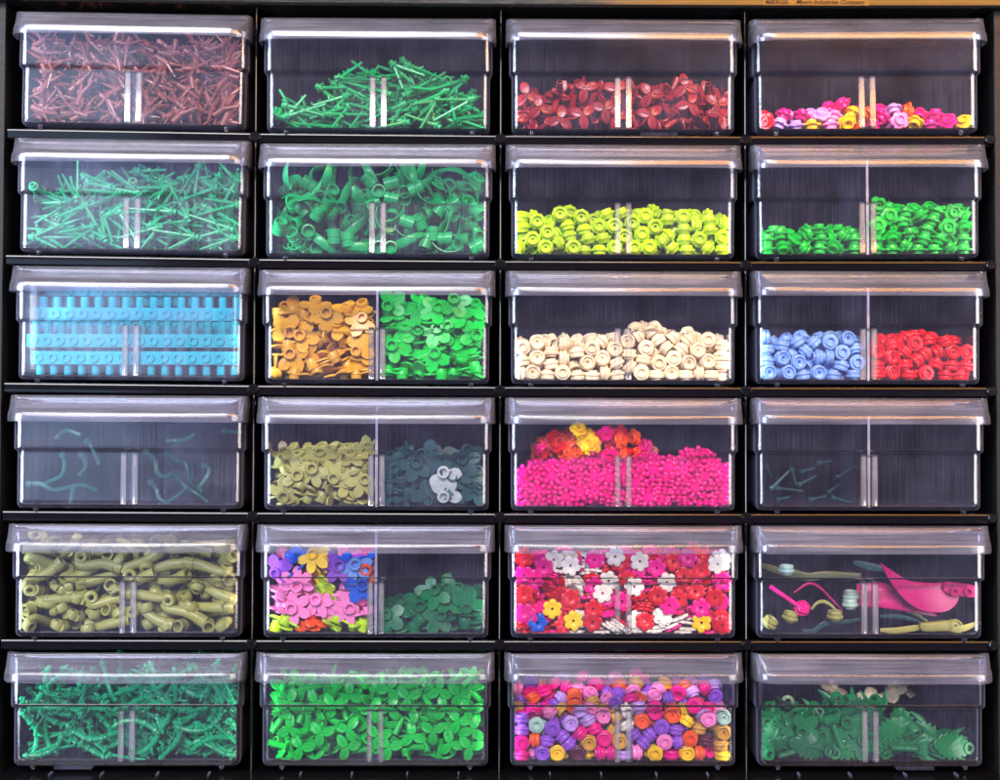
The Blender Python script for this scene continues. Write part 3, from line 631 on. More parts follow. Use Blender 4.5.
-62,33,-49,10,1,-64,122,59,69,-29,-65,10,1,142,109,67,20,22,47,10,1,201,37,62,64,67,15,10,1,-152,67,36,48,-22,-69,10,1,-57,97,27,-66,-26,59,10,1,107,
74,47,-44,58,-59,10,1,134,71,79,69,-36,-47,10,1,-9,85,52,5,84,-19,10,1,201,72,46,60,41,47,10,1,-198,75,50,35,-2,-84,10,1,-115,98,62,-79,5,-55,10,1,49,
67,95,62,-47,-40,10,1,223,90,56,9,-29,-38,10,1,-66,81,88,-65,0,-71,10,1,28,75,37,-74,0,-65,10,1,207,67,54,-40,60,-48,10,1,-60,73,52,-70,29,-57,10,1,
73,82,50,-72,-45,43,10,1,188,51,42,-34,60,-52,10,1,-218,41,51,17,-28,-29,10,1,-85,81,69,-52,28,-64,10,1,52,62,80,-4,64,-53,10,1,-123,75,59,61,69,27,
10,1,-20,52,37,-49,39,-66,10,1,116,53,43,-4,-86,-12,10,1,-72,50,91,-23,34,-48,10,1,116,48,56,52,-71,-38,10,1,-199,48,57,68,2,-69,10,1,-140,41,25,61,
-24,-66,10,1,116,40,41,-42,-21,68,10,1,212,42,42,-1,79,-19,10,1,-30,34,59,26,-92,3,10,1,31,37,30,-4,-69,-7,10,1,194,29,71,80,-21,-53,10,1,-110,50,50,
60,-58,-33,10,1,101,43,67,-69,28,66,10,1,-61,57,59,-43,65,-19,10,1,117,28,61,-64,-63,28,10,1,166,57,83,57,48,51,10,1,-86,28,45,-58,40,-48,10,1,57,39,
50,-79,13,57,10,1,131,27,95,77,-25,-53,10,1,-196,26,56,-66,46,-48,10,1,-107,25,51,27,-79,-18,10,1,27,26,53,45,-73,-26,10,1,-56,54,59,-48,-24,81,10,1,
-22,28,73,-35,-31,60,10,1,-194,26,54,-31,48,-43,]),
    ('red_stem', 0, 2, [8,2,-156,78,21,83,54,2,8,2,-101,98,38,-45,-41,47,8,2,33,33,26,-95,15,-21,8,2,60,73,40,-46,56,-58,8,2,166,45,37,74,24,59,8,2,200,84,35,30,47,-3,8,2,
-237,153,46,-64,-11,-43,8,2,-21,135,43,53,-45,67,8,2,143,144,38,-58,-32,30,8,2,234,162,45,-54,45,45,8,2,-231,54,31,-30,-47,79,8,2,-136,41,38,42,-18,
-47,8,2,-100,20,45,47,52,-52,8,2,-59,45,42,-67,-1,54,8,2,69,20,45,48,51,-51,8,2,87,46,36,-33,-53,65,8,2,242,24,44,36,47,-50,8,2,-240,92,21,70,-70,-4,
8,2,-141,105,39,1,-85,48,8,2,-94,143,41,-27,43,-3,8,2,35,147,23,-85,-49,13,8,2,77,112,27,12,95,3,8,2,145,93,43,-65,-3,61,8,2,208,138,22,-6,-98,1,8,2,
-235,28,39,-20,62,-73,8,2,-180,41,34,52,-1,74,8,2,-66,103,34,51,-73,17,8,2,14,70,34,-38,35,-57,8,2,110,90,38,-5,42,39,8,2,135,38,39,-18,41,-15,8,2,
212,43,39,24,66,5,8,2,-194,103,24,46,86,9,8,2,-14,107,44,22,19,86,8,2,74,150,39,-42,-83,29,8,2,135,103,35,44,68,-2,8,2,244,107,29,-23,92,-7,8,2,-213,
73,44,32,-86,27,8,2,-156,20,35,60,-38,37,8,2,39,74,66,23,47,84,8,2,79,81,55,-83,8,48,8,2,162,57,47,90,6,-11,8,2,239,58,40,21,-78,32,8,2,-232,112,39,
52,-66,36,8,2,-170,129,46,-7,64,-12,8,2,15,119,32,-86,-31,-38,8,2,50,107,58,51,-9,-23,8,2,-207,20,63,68,18,-18,8,2,-75,65,40,41,-10,-63,8,2,-12,21,43,
68,9,-3,8,2,45,85,74,83,31,-19,8,2,119,43,55,-83,41,-19,8,2,197,48,66,-21,-44,-79,8,2,-166,55,68,37,50,-5,8,2,-46,20,60,47,51,-52,8,2,-1,38,51,92,-23,
-3,8,2,166,20,73,7,-70,70,8,2,234,21,73,33,-60,64,8,2,-253,81,70,-47,-65,34,8,2,-121,136,110,15,-34,-92,8,2,-26,71,58,46,6,27,8,2,-125,63,47,59,75,
-24,8,2,-82,60,53,-81,35,-27,8,2,24,35,89,-23,-16,-90,8,2,56,41,64,27,-62,-53,8,2,130,74,70,59,-10,57,8,2,200,74,75,11,74,30,8,2,-231,110,86,45,37,31,
8,2,104,148,126,95,12,-19,8,2,225,85,56,-17,-5,97,8,2,-234,38,58,-28,89,-31,8,2,-126,35,63,-54,-78,-19,8,2,-25,56,82,-8,-69,-50,8,2,97,51,91,29,13,44,
8,2,140,67,86,-38,-60,-21,8,2,204,38,90,-94,-12,-21,8,2,-197,71,88,44,-7,-22,8,2,-164,43,87,-20,-10,-83,8,2,-81,38,72,-54,76,33,8,2,51,123,119,88,37,
20,8,2,66,20,97,29,64,-63,8,2,127,41,92,-15,65,41,8,2,-251,147,96,-82,4,54,8,2,-24,102,103,8,-30,94,8,2,-240,20,94,17,68,-68,8,2,-117,89,102,41,-49,
-8,8,2,-94,21,111,28,-62,61,8,2,-16,20,109,47,52,-52,8,2,93,91,91,-50,-77,-1,8,2,171,81,113,0,-53,-84,8,2,246,47,89,75,60,-7,8,2,-155,112,106,61,-58,
49,8,2,-206,59,92,-83,-26,-35,8,2,-128,57,86,97,3,-10,8,2,-62,72,94,-3,-41,-65,8,2,12,75,100,-12,1,77,8,2,69,64,121,5,-17,97,8,2,156,20,117,18,67,-69,
8,2,250,91,109,42,46,69,8,2,-152,76,108,-61,35,-69,8,2,-19,150,118,95,-4,20,8,2,236,150,123,-34,77,-38,8,2,-73,76,107,91,11,18,8,2,-57,33,103,53,-60,
-5,8,2,130,66,119,-45,-86,14,8,2,217,61,114,-37,73,48,8,2,33,85,121,-11,-20,77,8,2,79,108,114,86,-28,25,8,2,166,94,120,74,-40,23,8,2,-155,45,111,-15,
83,50,8,2,19,46,113,-53,-60,-46,8,2,-108,49,120,80,1,48,]),
    ('mix_petal', 0, 3, [1,16,-213,32,27,16,12,83,1,18,-133,32,22,97,-19,0,1,18,-46,26,27,15,-86,46,1,13,22,32,22,-55,82,0,1,18,124,29,27,56,-75,8,1,10,-245,63,22,17,-98,0,1,
16,-193,65,22,-40,-90,0,1,13,-78,92,26,37,88,19,1,18,-51,64,26,-9,-96,-10,1,13,45,81,23,0,0,-19,1,14,75,54,22,-82,55,0,1,14,106,84,23,0,0,-83,1,13,
147,90,23,0,0,-76,1,13,208,113,28,-5,88,45,1,13,-202,32,50,10,18,54,1,16,-173,32,22,-82,55,0,1,14,-86,32,22,82,55,0,1,18,-30,32,54,24,14,92,1,13,46,
32,41,89,-18,-38,1,13,138,35,48,90,-26,-12,1,13,165,32,23,0,0,-22,1,10,-246,70,53,-23,17,-21,1,16,-153,62,26,29,91,-27,1,18,-110,60,22,55,-82,0,1,14,
-60,76,53,80,53,3,1,14,16,66,30,-42,68,9,1,14,108,59,39,-29,-83,-44,1,13,182,67,23,0,0,37,1,19,220,52,28,34,78,51,1,10,-245,110,23,0,0,19,1,19,-204,
112,22,98,-17,0,1,10,-249,26,32,70,-7,-33,1,14,-73,42,47,10,-97,8,1,13,-56,31,76,-23,-6,71,1,19,-15,46,29,35,28,-85,1,14,84,22,32,-39,-58,-58,1,19,
106,32,58,26,-59,-24,1,13,177,32,48,-55,-82,0,1,18,247,27,28,6,87,42,1,16,-181,61,50,-11,9,-51,1,16,-130,55,54,5,37,-91,1,18,-102,79,46,94,-20,4,1,13,
161,66,46,41,86,19,1,13,207,26,31,-22,-48,84,1,19,246,74,29,25,-37,73,1,13,-245,150,48,97,-19,0,1,13,-158,32,48,19,-96,-3,1,16,-109,26,49,9,38,-90,1,
19,5,32,52,18,-91,-7,1,10,-220,87,36,37,-17,-32,1,13,-189,96,62,86,39,26,1,13,-84,58,73,-11,-12,-20,1,16,72,30,59,42,-87,20,1,13,209,82,42,-33,41,-82,
1,18,-22,64,56,66,69,-19,1,13,47,58,63,36,-43,57,1,10,-245,110,48,19,-97,0,1,13,8,124,76,-58,-70,-35,]),
    ('teal_grass', 1, 0, [10,3,-75,157,140,-14,18,-69,10,3,240,132,181,-85,43,27,10,3,-199,142,153,15,-1,-82,10,3,-222,147,56,30,-5,-85,10,3,242,149,190,-73,65,16,10,3,88,160,
202,41,20,79,10,3,222,161,73,-15,-41,28,10,3,-17,56,174,-60,-44,-17,10,3,-238,157,141,-16,20,-69,10,3,209,140,208,44,-13,-82,10,3,121,95,199,-40,-47,
-75,10,3,-202,86,137,-53,-13,80,10,3,-249,56,151,-40,71,49,10,3,143,37,190,11,-94,-18,10,3,126,126,158,25,-50,54,10,3,157,73,171,-48,17,78,10,3,33,69,
162,63,-6,-43,10,3,33,49,194,-45,68,-4,10,3,-231,147,132,17,5,-97,10,3,2,43,147,-63,16,-73,10,3,169,157,38,-51,-42,56,10,3,-201,160,46,22,35,48,10,3,
91,161,54,-17,-43,29,10,3,61,126,98,9,5,80,10,3,206,157,31,-40,43,-58,10,3,-94,70,164,-80,-52,-6,10,3,234,81,200,-42,26,80,10,3,-42,160,51,50,33,65,
10,3,5,84,142,36,7,-30,10,3,240,40,164,-90,-18,18,10,3,14,95,88,-6,39,58,10,3,179,92,177,73,-61,-25,10,3,19,88,162,-14,-44,81,10,3,-120,131,55,-35,14,
-59,10,3,214,161,118,-22,-52,29,10,3,-42,126,185,43,-21,-55,10,3,-167,150,127,16,6,64,10,3,-36,160,124,12,10,74,10,3,178,146,157,4,10,-89,10,3,44,107,
159,-80,33,43,10,3,127,132,67,65,-53,-32,10,3,-206,127,40,-66,-40,50,10,3,74,140,178,-90,13,35,10,3,202,138,32,-73,-3,-67,10,3,-89,141,37,-44,27,-46,
10,3,-72,127,55,-69,46,-31,10,3,228,108,124,27,-42,83,10,3,218,147,91,-38,86,-16,10,3,-196,137,71,18,40,46,10,3,-159,109,39,32,72,24,10,3,90,152,35,
-32,66,-40,10,3,-133,126,150,43,86,23,10,3,172,134,195,14,9,-88,10,3,-225,130,88,-83,-51,14,10,3,-132,126,180,-72,60,-21,10,3,65,138,32,19,71,8,10,3,
-222,107,40,11,52,17,10,3,101,137,172,60,38,69,10,3,25,119,206,55,-35,-42,10,3,129,130,39,35,-49,-39,10,3,12,139,40,-36,40,-40,10,3,249,110,150,36,15,
-28,10,3,16,65,60,46,20,81,10,3,21,95,190,5,43,16,10,3,155,137,103,-21,-30,69,10,3,-74,104,64,-55,-53,45,10,3,17,107,169,-44,54,-37,10,3,235,117,177,
-92,-28,-20,10,3,-244,70,41,22,75,-60,10,3,-44,133,32,58,4,-64,10,3,45,129,63,-74,52,-39,10,3,164,104,45,25,-34,-24,10,3,-231,101,88,-16,-32,-8,10,3,
-116,83,41,-77,-12,-59,10,3,94,109,155,-73,-21,-49,10,3,211,132,109,78,44,33,10,3,-89,139,82,-54,-49,53,10,3,16,112,44,-49,54,-48,10,3,212,101,36,-42,
-31,81,10,3,-140,104,51,-30,-63,46,10,3,-3,124,173,-73,8,-57,10,3,-53,131,63,24,47,58,10,3,94,138,113,19,61,15,10,3,-127,104,181,35,35,80,10,3,5,110,
44,-11,-42,-8,10,3,123,80,44,-42,-8,86,10,3,214,134,53,9,83,0,10,3,-151,112,75,-26,-15,-90,10,3,-25,90,42,8,45,1,10,3,-212,28,40,46,51,52,10,3,-32,
120,99,5,-39,-39,10,3,129,112,76,-17,-88,13,10,3,176,107,54,69,-29,-50,10,3,-209,65,62,59,-35,-49,10,3,124,78,43,17,44,37,10,3,209,122,111,-57,-6,64,
10,3,-70,55,39,-76,-5,-63,10,3,59,91,49,-32,15,-81,10,3,214,97,82,-22,77,-32,10,3,24,70,41,27,77,36,10,3,-95,121,125,-25,52,-12,10,3,-133,36,53,-84,2,
52,10,3,145,80,82,0,95,-25,10,3,-207,111,151,-44,64,-49,10,3,100,104,81,-26,18,-40,10,3,215,59,46,-39,-10,-87,10,3,-196,43,48,54,48,60,10,3,182,74,69,
65,46,-48,10,3,-32,77,39,59,-15,-72,10,3,46,52,54,-21,-12,-95,10,3,214,100,44,24,45,61,10,3,72,50,53,53,-68,-15,10,3,211,28,40,-57,-43,49,10,3,-184,
78,84,-22,52,-40,10,3,115,23,44,25,-64,-25,10,3,-162,121,90,9,55,42,10,3,135,69,67,72,26,39,10,3,231,59,76,69,70,-9,10,3,125,37,45,54,-40,-65,10,3,
201,52,49,69,28,53,10,3,-189,98,93,-1,87,-7,10,3,165,120,138,70,-8,-69,10,3,-121,93,161,-24,-90,1,10,3,119,56,87,14,70,-24,10,3,155,102,122,-73,-36,
48,10,3,-146,104,112,47,71,4,10,3,70,102,120,16,90,-36,10,3,202,23,72,23,-58,-27,10,3,57,41,60,59,38,57,10,3,164,76,115,-22,-44,33,10,3,-205,101,125,
48,-40,-55,10,3,-71,77,98,-44,51,-46,10,3,136,52,115,-64,11,52,10,3,228,65,182,55,-3,29,10,3,-92,28,69,18,-19,-62,10,3,29,24,52,35,-74,-23,10,3,215,
45,75,4,84,-4,10,3,-208,82,110,72,-15,-60,10,3,76,36,80,-30,55,-37,10,3,196,100,138,31,49,55,10,3,-57,43,78,-85,32,-39,10,3,107,66,128,8,10,50,10,3,
-142,63,111,-39,50,-61,10,3,26,79,128,80,-18,-33,10,3,199,57,101,-53,-25,79,10,3,-110,66,134,-50,10,-85,10,3,-14,26,74,-53,78,-18,10,3,19,80,103,-35,
-81,37,10,3,184,78,122,-18,-15,83,10,3,-41,62,98,50,83,-16,10,3,206,29,99,-85,22,-44,10,3,-127,47,133,-22,3,87,10,3,-42,73,139,62,73,9,10,3,29,65,85,
-7,37,62,10,3,221,26,118,65,-44,-50,10,3,-147,39,111,-76,-15,46,10,3,58,27,108,50,-46,-53,10,3,212,80,148,63,56,47,10,3,-23,26,116,-50,18,-79,10,3,
116,27,122,16,-20,-62,10,3,214,50,121,-90,12,-30,10,3,-74,24,138,74,-32,-53,10,3,88,49,121,-84,-6,50,10,3,-202,58,118,78,33,-51,10,3,-57,48,137,-38,
-55,36,10,3,38,62,123,40,47,75,10,3,170,36,162,-70,-24,47,10,3,-86,36,174,-19,-57,-1,10,3,65,57,172,71,-37,-28,10,3,48,28,149,-61,-60,32,10,3,204,51,
173,76,25,58,10,3,-151,36,169,-10,-10,-2,10,3,-23,27,162,57,-18,-75,10,3,64,39,135,-14,7,-95,]),
    ('claw', 1, 1, [11,1,-55,154,30,83,-49,-16,11,1,64,151,33,25,-74,-57,11,1,249,37,34,-50,4,-85,11,1,14,72,28,73,-28,-5,11,1,-204,156,26,-29,-64,-64,11,1,3,23,26,3,-70,
70,11,1,162,70,26,66,22,14,11,1,-111,154,31,57,9,80,11,1,2,116,30,51,32,76,11,1,93,155,26,-60,-38,-29,11,1,-244,118,27,73,12,65,11,1,32,22,25,68,-15,
15,11,1,119,30,37,97,-8,-16,11,1,-73,122,26,73,1,48,11,1,81,104,36,38,-17,69,11,1,246,109,32,5,-54,75,11,1,-226,88,30,-51,-69,-45,11,1,-132,150,131,
-17,-94,-17,11,1,31,155,43,84,7,52,11,1,185,45,28,-72,-31,18,11,1,-217,83,29,-54,-64,-37,11,1,-47,96,29,73,14,47,11,1,-188,78,30,-70,-51,-45,11,1,-88,
150,73,-74,-27,-58,11,1,44,95,33,-49,-73,-9,11,1,241,64,31,-17,-70,55,11,1,-213,63,54,-48,-73,-45,11,1,-114,126,62,38,-30,79,11,1,-29,151,186,-96,-11,
10,11,1,132,60,35,6,-17,-26,11,1,246,155,80,-6,-70,6,11,1,-159,64,26,-68,-19,-8,11,1,43,141,109,-21,-78,2,11,1,108,120,53,1,4,30,11,1,248,110,79,63,
39,65,11,1,-220,155,78,-61,76,-11,11,1,-20,60,27,-69,-68,-14,11,1,-22,150,145,-39,61,68,11,1,24,49,78,-37,65,61,11,1,184,127,59,13,-33,10,11,1,4,98,
52,84,-15,-14,11,1,76,107,76,-26,-55,7,11,1,100,155,135,-54,-49,-44,11,1,-95,95,60,-58,-27,-21,11,1,216,56,51,64,17,59,11,1,-174,24,67,67,29,-17,11,1,
-77,123,66,-83,-12,-51,11,1,-88,128,103,-32,-70,-28,11,1,-248,35,75,-63,-68,-10,11,1,-26,156,99,-56,-39,-41,11,1,137,115,104,15,94,-17,11,1,98,113,
140,-33,47,-10,11,1,18,120,93,-12,-10,-29,11,1,139,116,72,47,-64,-58,11,1,249,62,62,-32,-52,-60,11,1,-75,26,50,-3,-2,89,11,1,76,95,185,77,-45,27,11,1,
76,25,89,61,53,44,11,1,-166,151,104,-40,78,46,11,1,-59,151,98,-88,-20,-38,11,1,132,53,65,-28,-29,38,11,1,238,117,128,2,61,-67,11,1,-9,54,83,94,-27,11,
11,1,136,30,56,-8,99,0,11,1,213,137,149,71,-18,39,11,1,-27,111,83,8,-67,26,11,1,172,30,50,-68,6,-72,11,1,-217,119,107,-12,-63,3,11,1,84,155,170,67,6,
72,11,1,145,88,115,-12,10,38,11,1,-110,28,60,6,-7,81,11,1,-2,89,87,-58,-5,-28,11,1,-124,85,122,-41,-82,0,11,1,-2,101,149,67,-32,14,11,1,103,38,89,53,
78,30,11,1,225,62,91,-24,-70,23,11,1,242,33,121,-40,13,86,11,1,161,149,156,42,-56,56,11,1,249,74,129,-50,11,-78,11,1,122,120,163,-19,-73,19,11,1,153,
30,121,8,-93,-3,11,1,-208,79,94,-9,-81,45,11,1,180,106,153,-13,-96,19,11,1,20,80,112,-49,-32,-4,11,1,176,42,114,-51,25,78,11,1,-223,70,196,-46,-67,55,
11,1,131,48,123,36,39,79,11,1,192,30,137,-47,4,-87,11,1,36,45,125,8,28,95,11,1,183,51,145,-45,-82,3,11,1,203,104,178,2,-94,-17,11,1,100,111,189,-30,
-22,-26,11,1,199,68,120,-77,3,63,11,1,23,66,154,-79,-16,-57,11,1,155,62,131,86,42,1,11,1,149,91,157,-35,16,-91,11,1,-149,36,119,-26,21,-93,11,1,-107,
120,150,-36,-28,-39,11,1,217,47,136,-64,-58,-18,11,1,-188,97,132,27,27,87,11,1,37,25,146,73,25,59,11,1,-44,37,138,-58,-74,-28,11,1,228,61,203,-56,-56,
26,11,1,175,35,186,81,4,0,11,1,210,103,189,-38,-43,31,11,1,-15,30,133,84,-7,-52,11,1,-130,111,175,-51,-65,-22,11,1,-174,92,131,-23,-65,33,11,1,-221,
93,165,51,-75,7,11,1,-158,101,169,73,-38,40,11,1,27,26,186,-37,-69,30,11,1,-193,54,128,-14,-31,22,11,1,2,23,166,36,-60,60,11,1,244,34,196,-21,37,-89,
11,1,-219,68,139,-78,-31,-18,11,1,-130,62,145,-14,36,-86,11,1,-60,146,172,-16,-75,-26,11,1,59,61,155,-55,-27,-15,11,1,88,28,173,6,-83,-4,11,1,-179,28,
188,-14,-46,39,11,1,-20,25,191,90,18,37,11,1,61,47,171,60,-51,48,11,1,206,71,179,-18,-96,-12,11,1,89,57,176,-38,-55,-51,]),
    ('lime', 1, 2, [0,4,-255,28,28,58,-39,-58,0,4,-192,21,28,14,-69,69,0,4,-123,21,28,14,-69,69,0,4,-93,40,22,0,0,80,0,4,-57,29,22,22,97,0,0,4,-20,22,28,-37,59,57,0,4,66,
21,29,-16,-68,-68,0,4,124,28,27,29,-19,-77,0,4,160,28,22,0,0,-82,0,4,213,28,27,39,-8,-89,0,4,249,28,22,0,0,19,0,4,-249,108,24,-7,4,55,0,4,-192,75,22,
0,0,7,0,4,-126,83,22,0,0,23,0,4,-89,78,22,98,-16,0,0,4,-52,87,22,87,-47,0,0,4,43,55,28,58,39,-38,0,4,65,101,22,-82,55,0,0,4,102,101,28,15,-66,71,0,4,
141,97,22,2,99,0,0,4,186,54,28,-65,-26,-1,0,4,249,64,22,0,0,-97,0,4,-249,141,29,13,63,-74,0,4,-224,21,48,38,-59,59,0,4,-161,31,39,-44,-7,-82,0,4,-131,
35,59,-71,68,-9,0,4,-85,28,50,2,-11,-19,0,4,-48,28,51,-9,-6,82,0,4,4,21,56,69,-14,14,0,4,29,21,28,-58,-39,-39,0,4,95,28,43,40,8,88,0,4,154,28,48,0,0,
-19,0,4,191,21,49,-69,12,12,0,4,249,21,54,-39,58,58,0,4,-214,50,28,69,-11,-37,0,4,-187,53,54,-52,-42,-29,0,4,-156,61,27,5,-41,87,0,4,-102,64,48,-8,-3,
75,0,4,-62,58,44,19,47,-35,0,4,-13,86,29,-40,-47,-69,0,4,81,57,22,0,0,46,0,4,112,73,46,26,5,-9,0,4,145,61,31,-8,-92,-33,0,4,223,56,50,68,47,44,0,4,
-177,125,22,-89,-44,0,0,4,-139,119,22,0,0,29,0,4,-106,116,28,67,21,70,0,4,-76,115,28,9,-69,-18,0,4,5,117,22,0,0,-30,0,4,138,129,28,-68,13,15,0,4,249,
101,22,55,-82,0,0,4,-187,21,65,11,69,-69,0,4,-160,56,70,4,-90,6,0,4,-95,28,74,55,82,6,0,4,-59,21,81,-53,-45,-45,0,4,24,21,90,16,-68,68,0,4,48,21,62,
-41,-57,-57,0,4,81,21,80,41,-57,57,0,4,114,28,59,-18,-88,8,0,4,183,55,64,41,12,-68,0,4,218,28,73,-5,-3,82,0,4,-249,73,28,9,-45,86,0,4,-103,64,74,-5,
-7,30,0,4,-71,48,98,65,-19,29,0,4,6,52,27,34,-23,-75,0,4,69,53,51,-16,3,-96,0,4,90,56,71,2,18,19,0,4,254,52,54,39,-58,-39,0,4,-211,107,22,95,-27,0,0,
4,-36,121,27,1,41,32,0,4,176,107,22,2,99,0,0,4,211,92,22,-80,-59,0,0,4,-248,53,52,80,-50,24,0,4,-181,42,94,49,-1,-61,0,4,-136,33,84,-86,48,-11,0,4,
-103,21,104,21,67,-67,0,4,-21,21,83,39,-58,58,0,4,23,46,62,57,-41,41,0,4,57,21,108,-69,-11,-11,0,4,113,28,98,0,0,82,0,4,153,28,74,0,0,82,0,4,215,28,
98,6,-1,-97,0,4,254,28,90,-69,14,-69,0,4,-249,78,66,76,-50,22,0,4,-137,73,89,-16,-24,32,0,4,-30,54,28,-18,-24,47,0,4,63,52,86,16,80,11,0,4,106,64,92,
14,11,84,0,4,131,56,71,-43,-16,73,0,4,249,87,56,-72,-18,-9,0,4,26,86,22,0,0,66,0,4,138,88,88,12,-67,66,0,4,-249,28,79,-55,82,4,0,4,-212,21,93,69,-11,
11,0,4,-156,21,112,64,-27,27,0,4,-23,54,66,-34,10,-92,0,4,1,51,87,58,64,9,0,4,29,51,108,16,24,71,0,4,184,28,86,-70,-14,67,0,4,-249,94,87,-38,8,18,0,4,
-103,54,106,53,-10,-80,0,4,117,63,116,-14,3,-94,0,4,249,66,95,14,-9,54,0,4,253,134,92,49,-42,-57,0,4,-249,28,106,-55,-82,-3,0,4,-39,28,112,10,-15,-54,
0,4,150,21,105,-39,-58,-58,0,4,-249,59,97,40,-59,57,0,4,-216,52,76,21,-8,-93,0,4,-152,78,109,-92,23,-29,0,4,-131,45,118,4,-72,-67,0,4,84,53,118,66,48,
49,0,4,150,53,105,59,48,57,0,4,179,78,99,2,-32,93,0,4,218,64,114,-29,66,-36,0,4,255,100,109,-28,64,-28,0,4,-1,28,115,-18,-4,95,0,4,-48,75,80,27,-30,
-83,0,4,184,53,112,-16,-90,-37,0,4,-249,136,118,-33,22,50,0,4,52,146,132,24,95,16,0,4,82,89,130,-6,50,-10,0,4,-219,60,109,45,-71,-28,0,4,-54,78,112,
70,56,19,0,4,182,160,129,55,65,13,0,4,148,96,118,-74,-65,7,]),
    ('green_petal_l', 1, 3, [1,5,-245,31,22,19,97,0,1,5,-208,28,28,-6,29,93,1,5,-116,30,22,89,-42,0,1,5,-78,29,29,-43,-6,-68,1,5,-28,31,23,0,0,97,1,5,-245,105,23,0,0,-82,1,5,-209,
63,23,0,0,97,1,5,-142,76,22,-39,-91,0,1,5,-101,66,22,99,-5,0,1,5,-29,97,22,-27,-95,0,1,5,-126,113,22,-71,-69,0,1,5,-245,32,49,0,0,82,1,5,-214,31,61,
97,19,1,1,5,-153,31,29,-44,-9,87,1,5,-111,32,48,14,-98,0,1,5,-28,31,49,0,0,19,1,5,-245,67,28,97,19,0,1,5,-219,62,48,-20,97,0,1,5,-150,60,48,6,-6,35,1,
5,-117,70,54,35,29,80,1,5,-61,58,28,24,-38,-51,1,5,-245,146,23,0,0,98,1,5,-176,56,28,-86,-16,46,1,5,-169,116,26,-63,-73,-7,1,5,-77,149,23,0,0,-52,1,5,
-43,132,36,35,-40,3,1,5,-178,30,48,-80,-44,10,1,5,-87,50,54,-14,-70,52,1,5,-56,31,60,-9,-46,18,1,5,-222,62,75,0,0,-82,1,5,-185,61,64,29,2,2,1,5,-74,
93,29,-28,-33,-85,1,5,-26,63,37,-11,20,-72,1,5,-206,104,23,0,0,31,1,5,-146,31,62,-21,-85,2,1,5,-255,66,61,-59,-38,59,1,5,-27,59,67,-6,3,-82,1,5,-230,
121,44,95,12,-20,1,5,-139,107,62,-22,36,4,1,5,-116,32,74,-97,20,0,1,5,-28,93,77,88,44,9,1,5,-123,116,79,-66,-60,42,1,5,-61,60,78,23,96,7,1,5,-248,104,
64,-88,26,-25,1,5,-249,152,54,-75,-40,12,1,5,-58,152,82,24,-75,60,1,5,-188,157,81,-32,-62,-62,1,5,-122,152,84,73,-32,57,]),
    ('green_petal_r', 1, 3, [1,5,28,32,23,0,0,-19,1,5,66,32,23,0,0,-97,1,5,131,33,23,0,0,-55,1,5,213,32,29,37,-25,-73,1,5,245,31,23,0,0,19,1,5,31,92,23,0,0,58,1,5,98,67,23,0,0,
-25,1,5,133,89,23,0,0,-80,1,5,196,60,26,31,91,-2,1,5,234,67,23,0,0,-91,1,5,29,150,22,-82,55,0,1,5,194,137,22,-14,98,0,1,5,246,150,22,-55,-82,0,1,5,28,
32,48,-97,19,0,1,5,102,32,33,-86,17,-46,1,5,146,32,48,81,-54,-16,1,5,171,31,23,0,0,19,1,5,245,31,49,0,0,19,1,5,25,62,38,-19,-42,84,1,5,60,65,27,95,
-13,13,1,5,126,61,45,-4,-1,96,1,5,157,61,28,-42,-15,-4,1,5,245,72,49,0,0,-19,1,5,28,124,40,7,-44,87,1,5,95,106,25,20,96,-8,1,5,66,29,54,-17,26,78,1,5,
111,32,65,-2,-1,82,1,5,155,32,73,11,14,54,1,5,185,31,48,-95,-19,19,1,5,246,29,80,-16,-24,-79,1,5,29,59,68,-1,10,-80,1,5,87,56,51,94,27,-11,1,5,175,61,
60,-2,-47,-85,1,5,213,51,54,76,-61,-10,1,5,245,63,74,-82,-55,0,1,5,25,96,54,-4,-44,71,1,5,60,117,28,84,23,46,1,5,205,97,31,55,-49,-22,1,5,28,22,82,
-14,-69,-69,1,5,94,32,91,79,59,-6,1,5,168,30,96,4,17,15,1,5,203,20,77,65,27,-27,1,5,250,36,111,-11,-51,-5,1,5,61,43,78,71,26,-57,1,5,131,61,70,17,97,
0,1,5,28,156,55,14,69,-69,1,5,60,84,47,79,55,-4,1,5,58,22,107,-38,-59,-59,1,5,100,31,116,55,-82,3,1,5,138,31,111,93,18,29,1,5,221,47,94,29,55,-65,1,5,
27,49,98,-30,23,57,1,5,88,63,76,96,-18,-6,1,5,117,58,99,-9,2,-72,1,5,245,67,129,-9,-2,-19,1,5,24,106,90,-14,-89,-4,1,5,62,50,131,81,-32,-47,1,5,179,
30,120,5,17,18,1,5,218,21,115,10,69,-69,1,5,156,65,100,82,-49,21,1,5,190,66,91,1,-40,-86,1,5,29,20,132,38,-59,59,1,5,95,67,126,-31,-24,-86,1,5,131,62,
127,-42,-78,-31,1,5,208,64,121,-14,94,-21,1,5,28,83,109,-77,47,23,1,5,29,132,75,23,-35,75,1,5,29,55,128,-14,6,19,1,5,79,117,137,7,92,-32,1,5,171,64,
132,39,-15,14,1,5,29,141,104,56,82,-4,1,5,24,111,136,31,15,-93,1,5,28,149,129,19,97,-5,]),
    ('ochre_l', 2, 1, [5,6,-127,25,159,70,1,1,5,6,-177,27,116,57,-41,45,5,6,-207,26,59,64,-19,23,5,6,-227,88,19,-5,-8,-98,5,6,-101,48,20,-1,-6,-56,5,6,-66,123,29,33,-91,-3,
5,6,-195,43,19,5,6,92,5,6,-140,43,33,89,-36,18,5,6,-42,42,19,-2,9,93,5,6,-196,94,27,-11,-20,-91,5,6,-146,67,33,46,-86,17,5,6,-39,70,30,89,-38,9,5,6,
